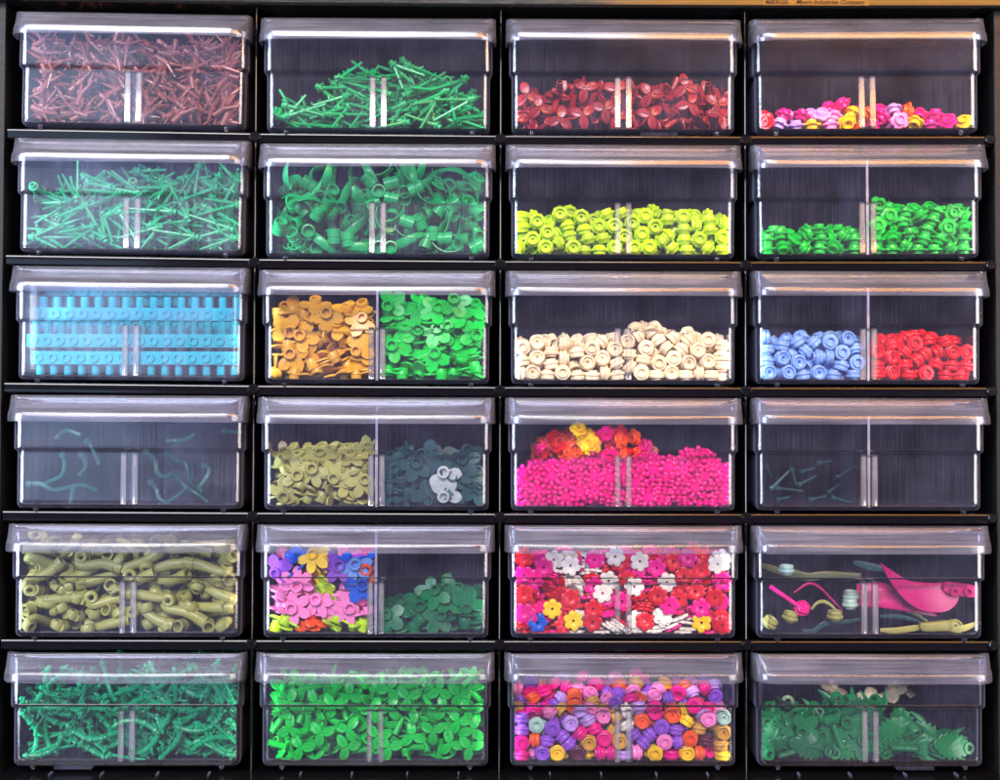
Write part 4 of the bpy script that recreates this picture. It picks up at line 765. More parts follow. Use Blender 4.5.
-232,123,32,-33,93,-11,5,6,-110,115,20,0,0,98,5,6,-37,120,31,-39,-90,3,5,6,-40,101,43,-89,-42,-8,5,6,-153,139,41,72,23,-11,5,6,-85,68,40,13,-6,-94,5,
6,-222,52,44,63,69,32,5,6,-92,63,58,-4,-23,16,5,6,-258,45,42,-64,24,-62,5,6,-153,42,52,92,-31,21,5,6,-112,40,60,25,-2,-94,5,6,-234,44,92,92,35,-2,5,6,
-179,39,81,30,-76,53,5,6,-228,54,72,5,3,-97,5,6,-42,37,45,-28,92,22,5,6,-258,118,59,38,62,27,5,6,-38,114,83,71,69,4,5,6,-37,44,68,-54,-80,-18,5,6,
-177,71,98,-91,-19,12,5,6,-121,59,71,-15,-3,49,5,6,-104,79,102,-42,-41,30,5,6,-75,63,86,17,-98,-1,5,6,-137,91,111,-6,30,-91,5,6,-36,76,96,-83,-54,-3,
5,6,-235,139,193,-48,57,59,5,6,-126,47,131,65,-37,-60,5,6,-41,20,94,-66,28,19,5,6,-234,50,106,34,93,-3,5,6,-71,64,105,5,-8,79,5,6,-229,19,139,-59,-26,
-27,5,6,-157,59,117,-5,31,-90,5,6,-235,52,128,42,-88,16,5,6,-36,56,118,83,53,-5,5,6,-37,112,111,-26,-2,44,5,6,-235,80,164,44,-22,38,5,6,-162,63,140,
-46,-82,-30,5,6,-39,115,148,-39,88,22,5,6,-187,54,147,-97,0,-8,5,6,-39,78,144,-44,-84,-29,5,6,-219,50,160,-97,13,0,5,6,-78,61,141,32,1,-15,5,6,-235,
47,173,2,-3,89,5,6,-89,36,140,-56,68,41,5,6,-40,104,174,-29,91,15,5,6,-170,49,165,28,0,73,5,6,-38,42,143,-40,-84,-30,5,6,-45,19,147,-19,-74,-62,5,6,
-220,50,188,-88,-44,-5,5,6,-97,91,192,13,23,-84,5,6,-53,100,189,37,1,-30,5,6,-64,51,173,-20,-97,-5,5,6,-158,44,193,27,1,2,]),
    ('green_leaf_r', 2, 1, [5,7,83,25,141,39,59,-56,5,7,52,25,91,55,-42,43,5,7,137,27,62,72,10,-3,5,7,234,26,133,31,64,-63,5,7,51,123,19,7,1,33,5,7,145,46,25,90,41,-2,5,7,202,49,
25,56,-81,-4,5,7,50,42,19,-2,-9,-93,5,7,166,121,24,-20,-97,-10,5,7,230,99,20,2,4,32,5,7,38,49,30,88,-43,8,5,7,107,86,19,-1,-4,-99,5,7,89,42,35,-35,1,
-54,5,7,235,44,28,-42,-89,4,5,7,162,85,30,13,6,78,5,7,230,43,41,93,33,5,5,7,22,122,43,18,-70,-30,5,7,198,86,37,95,26,-3,5,7,219,140,43,-73,-24,-23,5,
7,23,88,48,-54,20,-80,5,7,44,81,51,-5,-90,-19,5,7,187,69,56,1,-17,-90,5,7,169,73,68,10,-25,-79,5,7,232,39,59,-17,-10,25,5,7,68,77,56,-95,-10,21,5,7,
249,118,67,51,17,78,5,7,85,132,76,5,-73,-62,5,7,121,52,42,10,98,-5,5,7,79,91,76,4,3,-28,5,7,112,56,61,-5,-5,23,5,7,234,65,74,-34,92,-4,5,7,38,117,103,
-44,88,10,5,7,144,66,83,2,-15,30,5,7,234,121,97,11,-18,26,5,7,44,119,120,19,15,0,5,7,137,49,95,-90,36,-6,5,7,213,40,82,-67,66,17,5,7,85,45,78,-46,-86,
-15,5,7,106,113,133,30,-5,49,5,7,110,54,106,1,-14,62,5,7,198,44,108,-7,-90,-41,5,7,39,51,99,-87,-38,-21,5,7,240,66,111,-89,-34,27,5,7,38,53,118,-88,
43,3,5,7,151,35,118,-29,-83,-45,5,7,234,121,141,-89,-35,-26,5,7,46,47,134,2,-1,-87,5,7,38,76,145,82,-55,-3,5,7,89,52,123,2,-16,45,5,7,142,25,120,60,8,
-18,5,7,227,69,141,-12,97,17,5,7,46,47,162,-43,-84,-30,5,7,100,61,144,-72,68,6,5,7,180,31,158,-4,-63,75,5,7,40,37,171,21,-22,35,5,7,198,68,150,17,-22,
28,5,7,168,63,160,18,10,-94,5,7,118,48,161,15,-15,81,5,7,235,56,164,12,35,-28,5,7,228,54,188,36,5,21,5,7,95,45,185,-42,87,22,5,7,232,29,186,-37,-78,
-47,5,7,39,25,204,29,-63,63,5,7,134,28,179,45,32,-39,5,7,40,73,200,43,88,13,5,7,107,100,203,32,30,17,5,7,196,26,193,56,-11,23,5,7,143,62,203,7,-18,91,]),
    ('cream', 2, 2, [2,8,-186,29,22,97,-19,0,2,8,-149,22,29,-39,-58,-58,2,8,-112,28,22,-19,97,0,2,8,-75,29,22,-97,-19,0,2,8,47,22,29,-14,-69,-69,2,8,84,29,24,0,0,-97,2,8,
121,20,29,58,39,-39,2,8,158,29,24,0,0,-82,2,8,191,29,28,-69,14,-69,2,8,221,29,24,0,0,19,2,8,-244,69,24,0,0,99,2,8,-206,59,24,0,0,-98,2,8,-174,80,24,0,
0,32,2,8,-138,127,22,-98,-15,0,2,8,-76,103,29,68,-16,11,2,8,-38,102,22,-58,-81,0,2,8,49,80,22,94,31,0,2,8,111,124,29,-39,58,-39,2,8,133,94,24,0,0,79,
2,8,192,101,24,0,0,-87,2,8,248,88,24,0,0,-19,2,8,-219,168,29,-39,58,58,2,8,-156,161,24,0,0,82,2,8,-1,161,24,0,0,-55,2,8,42,161,24,0,0,82,2,8,248,161,
22,-82,55,0,2,8,-177,29,50,55,82,5,2,8,-146,28,65,-58,-38,59,2,8,-120,48,43,80,46,-6,2,8,-44,29,28,-14,-69,14,2,8,-12,29,22,55,82,0,2,8,90,22,54,-58,
-39,-39,2,8,127,22,65,-14,-69,-69,2,8,164,20,54,58,39,-39,2,8,212,20,58,58,39,-39,2,8,-212,52,50,0,0,19,2,8,-187,83,54,64,25,49,2,8,-155,49,29,-14,
-69,-69,2,8,-106,77,24,0,0,-66,2,8,-69,71,29,44,7,86,2,8,0,93,22,-93,-34,0,2,8,57,49,28,46,-53,62,2,8,99,77,24,0,0,-90,2,8,129,53,24,0,0,-97,2,8,175,
62,22,72,-68,0,2,8,215,71,28,9,32,-59,2,8,-209,97,24,0,0,53,2,8,-96,134,24,0,0,97,2,8,-58,134,24,0,0,-22,2,8,20,130,22,21,-97,0,2,8,80,149,22,22,-96,
0,2,8,160,123,22,-91,38,0,2,8,-223,20,29,58,-39,39,2,8,-146,29,102,-38,-57,39,2,8,-113,28,79,-19,97,-1,2,8,-87,20,54,69,-14,14,2,8,-30,63,27,80,49,25,
2,8,53,29,61,2,9,19,2,8,110,28,91,88,-22,39,2,8,147,29,89,76,-51,-32,2,8,187,20,85,39,-58,58,2,8,248,51,22,-19,97,0,2,8,-83,52,53,35,18,-71,2,8,74,68,
48,-64,-65,37,2,8,146,53,49,0,18,1,2,8,186,56,52,21,7,89,2,8,225,54,52,85,-10,50,2,8,-248,106,28,90,18,-7,2,8,-177,119,22,68,72,0,2,8,77,107,29,24,
-40,-87,2,8,-254,32,29,69,14,69,2,8,-176,29,82,-1,0,-97,2,8,18,28,44,-32,-21,76,2,8,17,29,76,1,2,55,2,8,75,45,81,58,-37,8,2,8,161,29,111,76,-51,-32,2,
8,212,22,112,-58,-39,-39,2,8,249,29,48,4,-2,55,2,8,-248,64,53,76,-51,21,2,8,-202,52,74,82,-55,-1,2,8,-133,74,61,28,-62,0,2,8,-46,61,49,-27,-16,76,2,8,
158,59,80,-22,-67,-68,2,8,198,53,73,12,-96,-5,2,8,-248,144,24,0,0,-19,2,8,-140,93,33,38,15,-35,2,8,224,117,30,31,41,82,2,8,-248,28,58,-19,97,0,2,8,
-212,20,66,44,54,-54,2,8,-50,20,65,39,-58,58,2,8,-14,28,54,4,-22,-19,2,8,58,22,91,-20,-67,-67,2,8,89,28,112,-18,93,-6,2,8,248,29,73,-79,-60,-3,2,8,
-195,48,107,26,-64,24,2,8,-162,63,58,-26,11,36,2,8,-107,64,81,-25,46,-52,2,8,21,98,44,95,7,-25,2,8,234,92,54,9,-70,-64,2,8,-212,20,104,69,-14,14,2,8,
-76,22,91,-14,-69,-69,2,8,-19,20,87,41,-57,57,2,8,39,28,123,17,-86,-9,2,8,125,28,119,18,-89,-8,2,8,248,29,99,-82,-55,-2,2,8,-248,53,84,97,19,0,2,8,
-96,100,91,-85,-2,48,2,8,2,62,46,-39,63,-44,2,8,37,62,52,-41,82,-34,2,8,123,61,80,19,-56,-46,2,8,185,59,107,45,37,28,2,8,220,53,99,57,60,52,2,8,248,
65,91,-29,-19,-51,2,8,12,20,107,59,-37,37,2,8,107,60,111,19,78,40,2,8,215,83,111,65,64,-25,2,8,-248,22,91,-14,-69,-69,2,8,-222,81,93,-37,19,-73,2,8,
-155,58,94,-11,60,-74,2,8,-51,29,108,-18,-90,7,2,8,-17,58,72,93,13,29,2,8,139,59,114,46,-33,-25,2,8,248,97,94,-11,-57,-79,2,8,-248,102,77,6,30,-92,2,
8,-176,78,110,89,-4,31,2,8,21,55,109,10,13,-12,2,8,72,29,132,-93,19,-29,2,8,-132,92,97,-2,-29,81,2,8,18,67,80,-3,46,-4,2,8,52,71,86,47,73,-19,2,8,35,
57,139,-55,7,33,2,8,66,63,113,-94,-19,18,2,8,195,117,120,30,-22,71,2,8,-40,59,88,61,71,12,2,8,-78,53,91,18,-30,24,2,8,35,87,111,-16,-56,71,2,8,83,56,
141,82,9,-39,2,8,106,106,131,12,56,69,2,8,-256,86,103,34,-61,-34,2,8,-135,160,118,-75,-42,37,2,8,181,151,135,41,2,-37,2,8,256,123,114,-6,70,-6,2,8,
-70,81,106,45,-76,35,2,8,-12,83,100,-79,-29,-50,2,8,56,87,144,51,1,-82,2,8,-72,161,117,50,-76,34,2,8,-18,161,121,-97,-19,8,2,8,-248,128,104,-78,52,17,
2,8,-68,112,115,-39,-1,-7,2,8,164,87,123,3,-18,76,2,8,-14,111,117,44,80,-35,2,8,-106,129,114,-88,-14,-36,2,8,35,153,139,-91,26,-29,]),
    ('blue_l', 2, 3, [2,9,-244,21,29,68,-15,12,2,9,-159,30,22,33,93,0,2,9,-121,20,28,69,14,-14,2,9,-84,28,22,19,-97,0,2,9,-32,28,24,0,0,-18,2,9,-248,55,24,0,0,78,2,9,-150,
76,24,0,0,98,2,9,-120,52,24,0,0,-82,2,9,-62,57,22,55,82,0,2,9,-26,64,24,0,0,-19,2,9,-211,120,24,0,0,80,2,9,-177,139,22,84,-52,0,2,9,-89,122,22,-98,13,
0,2,9,-25,151,22,-82,55,0,2,9,-248,29,58,-82,-55,0,2,9,-197,20,29,58,-39,39,2,9,-147,48,48,-27,-83,45,2,9,-63,29,46,-19,-96,2,2,9,-26,22,54,-14,69,69,
2,9,-248,64,50,0,0,-19,2,9,-211,48,29,67,-19,55,2,9,-91,56,45,-39,58,58,2,9,-26,53,47,-97,-19,0,2,9,-248,111,22,10,98,0,2,9,-184,93,22,-15,-98,0,2,9,
-87,84,22,58,-80,0,2,9,-249,29,86,0,0,-82,2,9,-211,20,65,11,69,-69,2,9,-171,20,54,69,-14,14,2,9,-63,22,79,-6,70,70,2,9,-26,32,86,-14,-21,-80,2,9,-248,
64,74,55,-82,0,2,9,-213,53,61,97,-19,-9,2,9,-56,52,73,-9,67,61,2,9,-26,70,73,97,19,-1,2,9,-221,81,24,0,0,-27,2,9,-121,100,28,79,-46,37,2,9,-25,113,24,
0,0,-55,2,9,-254,29,117,-58,39,-58,2,9,-212,28,96,-82,-55,3,2,9,-152,29,82,21,32,51,2,9,-95,28,68,58,39,58,2,9,-26,51,106,-14,-21,-80,2,9,-180,58,39,
59,21,77,2,9,-249,94,54,39,58,-58,2,9,-142,150,29,66,25,70,2,9,-121,29,68,-39,58,-39,2,9,-93,22,106,-39,-58,-58,2,9,-49,20,114,53,45,-45,2,9,-248,90,
91,74,-50,24,2,9,-183,49,77,-10,44,-8,2,9,-93,63,82,5,-28,52,2,9,-255,127,54,69,-15,-68,2,9,-132,28,104,-18,90,-7,2,9,-248,64,110,-79,-51,-20,2,9,
-157,64,90,86,-46,-17,2,9,-58,69,99,76,52,-28,2,9,-248,152,74,-39,7,18,2,9,-214,64,92,-21,95,-8,2,9,-173,29,106,53,79,14,2,9,-123,60,91,-17,-55,40,2,
9,-253,125,100,-40,58,-40,2,9,-110,157,29,-68,16,11,2,9,-55,96,119,85,-26,42,2,9,-187,88,111,-87,48,0,2,9,-148,61,116,17,3,86,2,9,-86,46,115,67,-20,
20,2,9,-96,79,114,-90,16,-38,2,9,-149,94,120,-34,-56,-63,2,9,-217,104,107,-71,-12,56,2,9,-248,151,127,-8,3,-82,2,9,-95,117,118,-34,37,4,2,9,-173,149,
118,24,-36,-9,]),
    ('red_r', 2, 3, [2,10,25,28,24,0,0,82,2,10,62,20,29,14,-69,69,2,10,106,29,24,0,0,-56,2,10,197,29,22,-19,-97,0,2,10,235,29,22,-99,0,0,2,10,26,64,24,0,0,82,2,10,107,64,
29,-38,59,-39,2,10,26,151,24,0,0,-19,2,10,107,151,24,0,0,-20,2,10,141,151,29,39,-58,-39,2,10,169,151,29,-39,58,-39,2,10,254,151,28,-14,-69,14,2,10,26,
29,48,-82,55,0,2,10,62,20,67,38,59,-59,2,10,96,29,50,0,0,19,2,10,145,22,28,-14,69,69,2,10,248,28,47,-82,-55,0,2,10,51,79,56,62,-32,68,2,10,69,52,22,
97,19,0,2,10,133,52,29,13,69,14,2,10,164,55,28,-51,-48,-29,2,10,254,62,28,58,-39,-58,2,10,26,102,22,-91,-38,0,2,10,69,150,24,0,0,-84,2,10,132,90,22,
-20,97,0,2,10,192,113,22,-44,-89,0,2,10,228,125,24,0,0,-98,2,10,25,20,80,39,58,-58,2,10,94,29,82,-18,28,-52,2,10,126,29,61,-49,-74,24,2,10,173,29,50,
81,-54,-12,2,10,212,29,48,-97,-19,0,2,10,22,61,65,9,74,15,2,10,69,53,48,97,-18,0,2,10,200,61,29,-29,-64,70,2,10,25,99,48,-55,-82,0,2,10,101,112,28,
-79,46,38,2,10,63,28,100,-19,96,-2,2,10,146,29,77,87,-17,-43,2,10,212,20,80,14,-69,69,2,10,249,22,80,-58,39,39,2,10,26,65,98,-6,1,-82,2,10,67,58,80,
-14,69,69,2,10,149,62,59,77,-61,9,2,10,232,61,53,-64,56,-46,2,10,26,99,74,-19,97,0,2,10,55,114,29,65,27,-70,2,10,249,99,28,-38,-59,-12,2,10,118,22,
102,-68,-17,-17,2,10,160,63,94,52,11,-83,2,10,175,29,82,71,-47,-42,2,10,87,60,104,-91,-12,38,2,10,106,80,78,-23,-89,12,2,10,183,64,63,51,34,60,2,10,
248,54,80,2,24,-17,2,10,90,83,60,-38,-2,-92,2,10,154,28,110,82,55,4,2,10,198,29,109,95,19,20,2,10,196,89,87,-81,-41,35,2,10,212,54,74,73,46,37,2,10,
31,132,53,-62,12,15,2,10,55,87,102,-43,15,-52,2,10,130,53,94,54,75,10,2,10,25,118,98,94,-19,5,2,10,109,62,118,-91,-8,38,2,10,176,74,118,47,-84,5,2,10,
212,63,110,6,1,8,2,10,26,151,79,-24,16,53,2,10,248,113,110,65,71,-17,2,10,62,151,112,0,0,-82,2,10,161,110,124,66,-16,-48,2,10,99,151,117,-26,11,51,2,
10,61,114,113,28,-83,30,2,10,136,89,127,-80,-58,-2,2,10,103,101,113,48,4,33,]),
    ('olive_l', 3, 1, [6,11,-162,26,86,69,4,-8,7,11,-99,25,95,13,-71,66,6,11,-206,28,98,26,63,-68,6,11,-215,45,19,6,-6,-36,6,11,-178,49,39,-89,-32,27,6,11,-32,101,48,-47,42,
-76,6,11,-151,87,19,5,6,86,6,11,-41,135,19,8,-3,-73,6,11,-226,29,48,25,-67,68,6,11,-112,42,49,-42,-60,19,6,11,-70,45,19,5,8,40,6,11,-205,98,20,9,4,
-61,6,11,-70,98,25,96,21,12,6,11,-51,47,25,6,17,-5,6,11,-234,88,30,35,91,14,6,11,-149,50,35,91,36,-17,6,11,-107,135,25,97,11,11,6,11,-140,85,52,-6,
-20,93,6,11,-232,59,40,-97,-20,-6,6,11,-186,44,54,93,-18,-13,6,11,-231,78,80,-11,19,83,6,11,-232,63,68,43,84,-24,6,11,-15,83,43,57,-47,-55,6,11,-186,
74,58,42,-81,5,6,11,-40,160,77,40,57,-60,6,11,-180,123,80,-41,86,25,6,11,-233,160,133,-65,38,39,6,11,-47,61,69,51,14,-32,6,11,-15,139,139,-68,-14,66,
6,11,-96,142,139,20,10,-39,6,11,-45,148,149,-4,70,-58,6,11,-15,119,89,56,-50,-53,6,11,-71,31,53,15,-82,-51,6,11,-179,160,123,-70,29,30,6,11,-175,54,
105,1,6,-25,6,11,-141,54,74,46,-25,-28,6,11,-189,53,90,-9,10,-97,6,11,-41,82,108,83,50,20,6,11,-181,103,124,36,-9,-19,6,11,-229,114,129,29,-25,39,6,
11,-142,134,140,23,-15,18,6,11,-112,87,110,19,18,-17,6,11,-228,64,108,14,-7,43,6,11,-46,34,71,-1,-78,-57,6,11,-190,140,125,-51,62,55,6,11,-100,51,99,
-89,35,25,6,11,-186,77,129,-54,78,22,6,11,-79,48,111,-97,1,16,6,11,-121,82,132,20,0,7,6,11,-49,88,130,2,-96,-26,6,11,-144,47,123,-6,90,41,6,11,-44,19,
65,-27,-66,-59,6,11,-228,51,123,-88,34,26,6,11,-46,46,111,-88,-40,-10,6,11,-39,73,142,25,7,-54,6,11,-51,39,127,23,-20,47,]),
    ('black_r', 3, 1, [5,12,238,25,47,60,37,-33,5,12,91,25,101,65,16,-8,5,12,39,36,35,-42,83,30,5,12,185,79,25,59,78,1,5,12,195,43,25,92,34,-3,5,12,38,105,19,5,6,89,5,12,88,
48,19,7,5,84,5,12,38,61,33,-49,-81,-28,5,12,231,47,34,-21,27,49,5,12,239,90,33,-50,-84,12,5,12,180,137,19,0,-10,-81,5,12,194,161,114,6,-65,75,5,12,74,
42,44,1,11,-97,5,12,39,90,60,-42,86,22,5,12,177,56,38,10,-2,-41,5,12,237,133,59,-81,-54,-8,5,12,42,43,55,-93,35,3,5,12,122,24,42,-71,-14,7,5,12,130,
160,132,-52,42,56,5,12,236,140,83,-80,-54,-16,5,12,91,64,70,-14,-11,97,5,12,126,60,29,-19,10,-89,5,12,74,144,135,25,-71,-21,5,12,181,47,56,-81,-50,
-22,5,12,237,113,87,29,9,-76,5,12,40,78,76,-89,41,13,5,12,126,58,63,-94,9,-14,5,12,220,52,74,85,-42,-27,5,12,52,42,77,6,18,-94,5,12,252,66,57,56,22,
72,5,12,161,148,129,27,-56,72,5,12,124,120,131,45,-45,43,5,12,41,143,132,13,-5,-33,5,12,163,42,77,30,13,-20,5,12,147,27,108,17,77,-60,5,12,189,133,
118,-1,63,-76,5,12,35,31,110,-71,-23,-43,5,12,224,156,130,65,-2,22,5,12,43,61,117,47,-34,5,5,12,230,63,95,10,11,-31,5,12,172,30,116,-48,-17,-29,5,12,
71,72,114,37,4,-87,5,12,184,19,66,0,-75,-64,5,12,148,67,118,13,-13,97,5,12,235,25,87,-34,-76,-46,5,12,113,56,110,-86,-32,19,5,12,194,67,128,-93,-30,
-14,5,12,216,70,114,21,0,-44,5,12,223,19,112,-19,70,62,]),
    ('magenta_tiny', 3, 2, [3,13,-245,38,16,-24,96,0,3,13,-116,39,16,39,-91,0,3,13,-76,48,17,0,0,98,3,13,-12,32,33,51,-34,-65,3,13,28,33,17,0,0,-99,3,13,65,50,16,41,-90,0,3,13,
97,33,17,0,0,-98,3,13,138,71,16,-5,-99,0,3,13,211,33,16,86,-48,0,3,13,245,47,17,0,0,-21,3,13,-260,44,39,-27,65,-27,3,13,-207,32,16,71,69,0,3,13,-162,
37,17,0,0,41,3,13,-141,17,32,-58,39,39,3,13,-39,40,21,-48,-85,-5,3,13,-35,34,38,-18,-96,-9,3,13,23,33,24,0,0,-97,3,13,99,34,35,-55,-82,0,3,13,156,34,
17,0,0,-96,3,13,211,34,24,0,0,-97,3,13,243,34,25,-23,96,0,3,13,-245,74,21,-16,12,96,3,13,-244,65,48,-16,53,79,3,13,-221,34,24,0,0,45,3,13,-137,37,24,
0,0,-55,3,13,-38,34,27,8,13,-27,3,13,-32,38,50,-96,-16,8,3,13,63,17,32,-58,39,39,3,13,99,34,24,0,0,97,3,13,146,33,24,0,0,-86,3,13,174,32,28,76,-51,
-31,3,13,-244,55,72,-87,-39,-10,3,13,-239,34,35,83,54,0,3,13,-77,35,28,-97,0,-12,3,13,-2,34,32,15,76,12,3,13,102,34,44,0,1,55,3,13,139,34,35,-82,-55,
0,3,13,204,32,35,3,-4,-55,3,13,243,34,35,84,53,0,3,13,-180,76,17,0,0,55,3,13,261,61,62,-64,28,-64,3,13,-243,28,59,44,-31,52,3,13,-182,32,31,27,1,12,3,
13,24,34,34,0,0,19,3,13,65,34,50,81,55,-7,3,13,104,34,55,-53,-83,1,3,13,213,33,58,46,-9,-86,3,13,244,33,45,75,64,0,3,13,-261,133,68,-12,-69,12,3,13,
-100,38,34,-8,-17,97,3,13,28,36,55,82,55,0,3,13,28,34,45,55,82,0,3,13,66,32,59,-4,13,93,3,13,105,34,63,0,1,-25,3,13,141,33,44,-1,0,-97,3,13,237,32,54,
0,0,-82,3,13,-180,32,43,27,3,7,3,13,-69,16,48,69,-14,14,3,13,7,35,64,-65,75,-5,3,13,72,34,74,74,-65,12,3,13,111,33,74,19,-97,0,3,13,143,34,54,1,2,56,
3,13,243,33,64,59,-79,0,3,13,-243,16,68,35,60,-60,3,13,-212,16,50,57,40,-40,3,13,-177,30,53,27,-6,35,3,13,-108,22,54,-44,54,54,3,13,-69,24,54,45,-54,
54,3,13,-31,34,57,13,8,18,3,13,86,37,87,-18,-11,53,3,13,118,34,83,0,1,23,3,13,148,34,65,97,18,-3,3,13,178,17,56,-42,56,56,3,13,245,33,74,97,-19,0,3,
13,-244,22,90,-18,-68,-68,3,13,-177,31,65,21,-18,73,3,13,-106,16,45,14,69,-69,3,13,-33,17,80,-34,61,61,3,13,-1,34,72,3,-8,-25,3,13,32,17,68,-38,59,59,
3,13,75,17,100,-11,-69,-69,3,13,127,32,107,-40,-58,-58,3,13,155,34,74,-3,0,-93,3,13,191,37,69,-17,34,-13,3,13,261,36,97,-69,14,-69,3,13,-243,55,84,
-93,-20,-5,3,13,-212,40,84,94,-29,-6,3,13,2,16,97,8,-70,69,3,13,37,27,85,-38,-9,-23,3,13,151,16,100,46,53,-53,3,13,243,16,97,14,-69,69,3,13,-176,17,
84,-69,-8,-8,3,13,-142,17,66,-36,-60,-60,3,13,-38,22,83,-62,-33,-33,3,13,45,26,116,64,35,-37,3,13,120,24,107,13,69,-69,3,13,155,37,85,55,-83,-1,3,13,
243,109,101,-3,53,82,3,13,-178,24,90,68,18,-18,3,13,-2,22,96,-20,67,67,3,13,79,39,107,-57,78,-19,3,13,113,17,107,-38,59,59,3,13,174,25,106,-44,22,11,
3,13,202,17,85,-36,-60,-60,3,13,219,16,120,58,-39,39,3,13,-134,38,76,14,13,-16,3,13,-156,160,97,-71,4,18,3,13,-213,16,88,61,-34,34,3,13,-146,16,105,
44,-55,55,3,13,-108,16,85,69,-14,14,3,13,-70,17,85,-38,-59,-59,3,13,24,47,94,-37,11,89,3,13,174,46,123,86,-7,-49,3,13,234,22,98,-33,61,61,3,13,-44,44,
102,-4,57,81,3,13,-45,35,98,20,-79,55,3,13,-7,34,106,54,-45,45,3,13,182,38,127,-45,18,-81,3,13,-142,37,91,-11,22,-95,3,13,21,56,101,5,-39,-56,3,13,
116,63,121,71,-57,26,3,13,154,46,108,85,2,-21,3,13,-68,38,104,61,-10,-76,3,13,-244,48,90,16,-22,79,3,13,-210,40,102,-38,-90,-15,3,13,-159,46,108,2,
-14,-30,3,13,68,47,124,0,17,-40,3,13,153,57,110,77,-34,1,3,13,201,37,143,-55,80,14,3,13,-212,37,111,4,-16,93,3,13,94,90,111,75,27,1,3,13,199,65,130,
48,-2,80,3,13,-211,124,111,-85,-46,-2,3,13,-194,154,99,-67,11,48,3,13,16,92,109,14,-11,85,3,13,-108,38,100,7,-10,57,3,13,-60,76,122,-44,-87,-16,3,13,
-212,86,108,-17,-9,16,3,13,-95,112,112,34,2,-89,3,13,153,98,120,-71,68,-2,3,13,206,38,117,36,50,8,3,13,-25,112,108,51,-76,26,3,13,41,117,114,-25,-3,
-96,3,13,90,97,115,18,-57,-79,3,13,125,123,115,2,-38,-14,3,13,-74,16,122,39,58,-58,3,13,59,75,124,-40,27,64,3,13,-172,89,109,-22,90,32,3,13,-111,149,
106,13,-30,-66,3,13,84,107,118,8,79,-53,3,13,-131,109,107,-49,-85,-10,3,13,-101,38,111,13,2,-56,3,13,-163,134,104,33,51,33,3,13,-124,147,110,-31,-9,
74,3,13,78,113,121,-36,-47,-41,3,13,209,151,135,-4,75,63,3,13,24,151,111,-8,-26,-93,3,13,180,125,129,64,39,16,3,13,174,152,132,-25,-46,82,]),
    ('trunk', 4, 0, [12,11,-222,64,34,29,-48,-71,12,11,-59,35,26,-1,98,-9,12,11,99,71,29,-56,77,-17,12,11,205,161,41,17,-19,96,12,11,-138,118,27,67,71,10,12,11,134,74,23,
-8,-4,55,12,11,-169,71,24,-15,15,-70,12,11,-1,64,46,5,-33,-77,12,11,130,24,58,21,-69,65,12,11,-242,84,36,-70,-66,22,12,11,-62,103,33,12,-2,-95,12,11,
52,29,52,-8,-79,-58,12,11,223,71,34,25,-14,-61,12,11,-61,69,29,-2,-5,14,12,11,88,54,46,-24,-23,-5,12,11,242,125,44,2,31,-64,12,11,-254,121,60,-45,-40,
57,12,11,-32,68,46,-50,-19,46,12,11,64,100,39,-39,89,-19,12,11,212,138,66,18,24,-93,12,11,-200,62,54,-87,41,-20,12,11,95,92,57,23,-90,-26,12,11,190,
73,26,-56,-75,21,12,11,-157,92,50,-50,49,-54,12,11,72,59,78,-32,93,-3,12,11,186,69,54,10,97,7,12,11,-129,70,47,-19,18,-71,12,11,-103,128,67,18,-20,68,
12,11,207,92,54,-96,13,20,12,11,-179,58,77,-10,13,-91,12,11,-122,97,76,88,-46,-1,12,11,-7,88,72,0,13,86,12,11,146,71,71,-20,19,-61,12,11,-52,34,83,
-15,67,-71,12,11,80,111,75,84,-44,14,12,11,196,35,70,2,-99,0,12,11,-220,123,72,-24,9,-85,12,11,-66,68,64,45,-87,-15,12,11,215,99,80,87,-37,-25,12,11,
-214,60,80,87,44,16,12,11,-74,111,84,36,-31,-70,12,11,208,69,82,-38,-91,3,12,11,-164,28,91,-98,-5,-9,12,11,-97,127,102,24,3,-87,12,11,40,27,98,-98,-4,
2,12,11,-149,71,116,-51,48,-50,12,11,42,79,86,-26,-7,-48,12,11,157,93,104,52,-34,-32,12,11,7,35,128,4,95,-19,12,11,207,36,108,3,-97,0,12,11,-227,82,
104,-3,9,57,12,11,-118,69,106,-2,26,-69,12,11,61,111,101,-9,29,94,12,11,186,97,104,89,-42,13,12,11,-249,123,102,-39,-16,62,12,11,-53,71,104,-7,23,64,
12,11,128,89,117,-63,71,9,12,11,232,134,118,-58,59,8,12,11,-201,60,128,88,-38,-21,12,11,-38,141,132,-26,-91,-3,12,11,59,82,119,-96,16,-15,12,11,217,
104,104,11,-9,85,12,11,-208,138,116,2,0,99,12,11,-79,24,174,10,-63,75,12,11,127,64,133,7,-18,85,12,11,199,72,128,-97,9,13,12,11,-48,104,120,-22,-15,
92,12,11,88,40,138,-6,53,79,12,11,200,105,130,-97,4,17,12,11,-77,39,140,95,11,12,12,11,220,70,147,65,-67,-29,12,11,-104,40,161,93,20,26,12,11,250,72,
144,44,47,48,12,11,-151,85,155,-2,-21,52,12,11,191,26,168,-97,-4,8,12,11,-217,24,150,-30,52,76,12,11,-91,85,143,-23,79,-55,12,11,58,76,147,-3,90,26,
12,11,-57,72,137,18,-55,-80,12,11,82,42,169,-12,92,-34,12,11,184,114,157,-11,12,-89,12,11,-223,125,146,26,24,84,12,11,-100,88,172,-43,-25,21,12,11,30,
53,160,-13,96,-21,12,11,242,122,176,-52,38,-46,12,11,-249,90,153,-11,-32,61,12,11,-56,82,178,-83,-29,36,12,11,123,148,166,18,16,-95,12,11,206,134,185,
-42,-73,45,12,11,-192,83,163,4,3,33,12,11,222,69,177,40,89,-11,12,11,-203,38,177,-13,-20,-95,12,11,-103,142,206,28,-23,-91,12,11,49,162,205,35,26,-89,
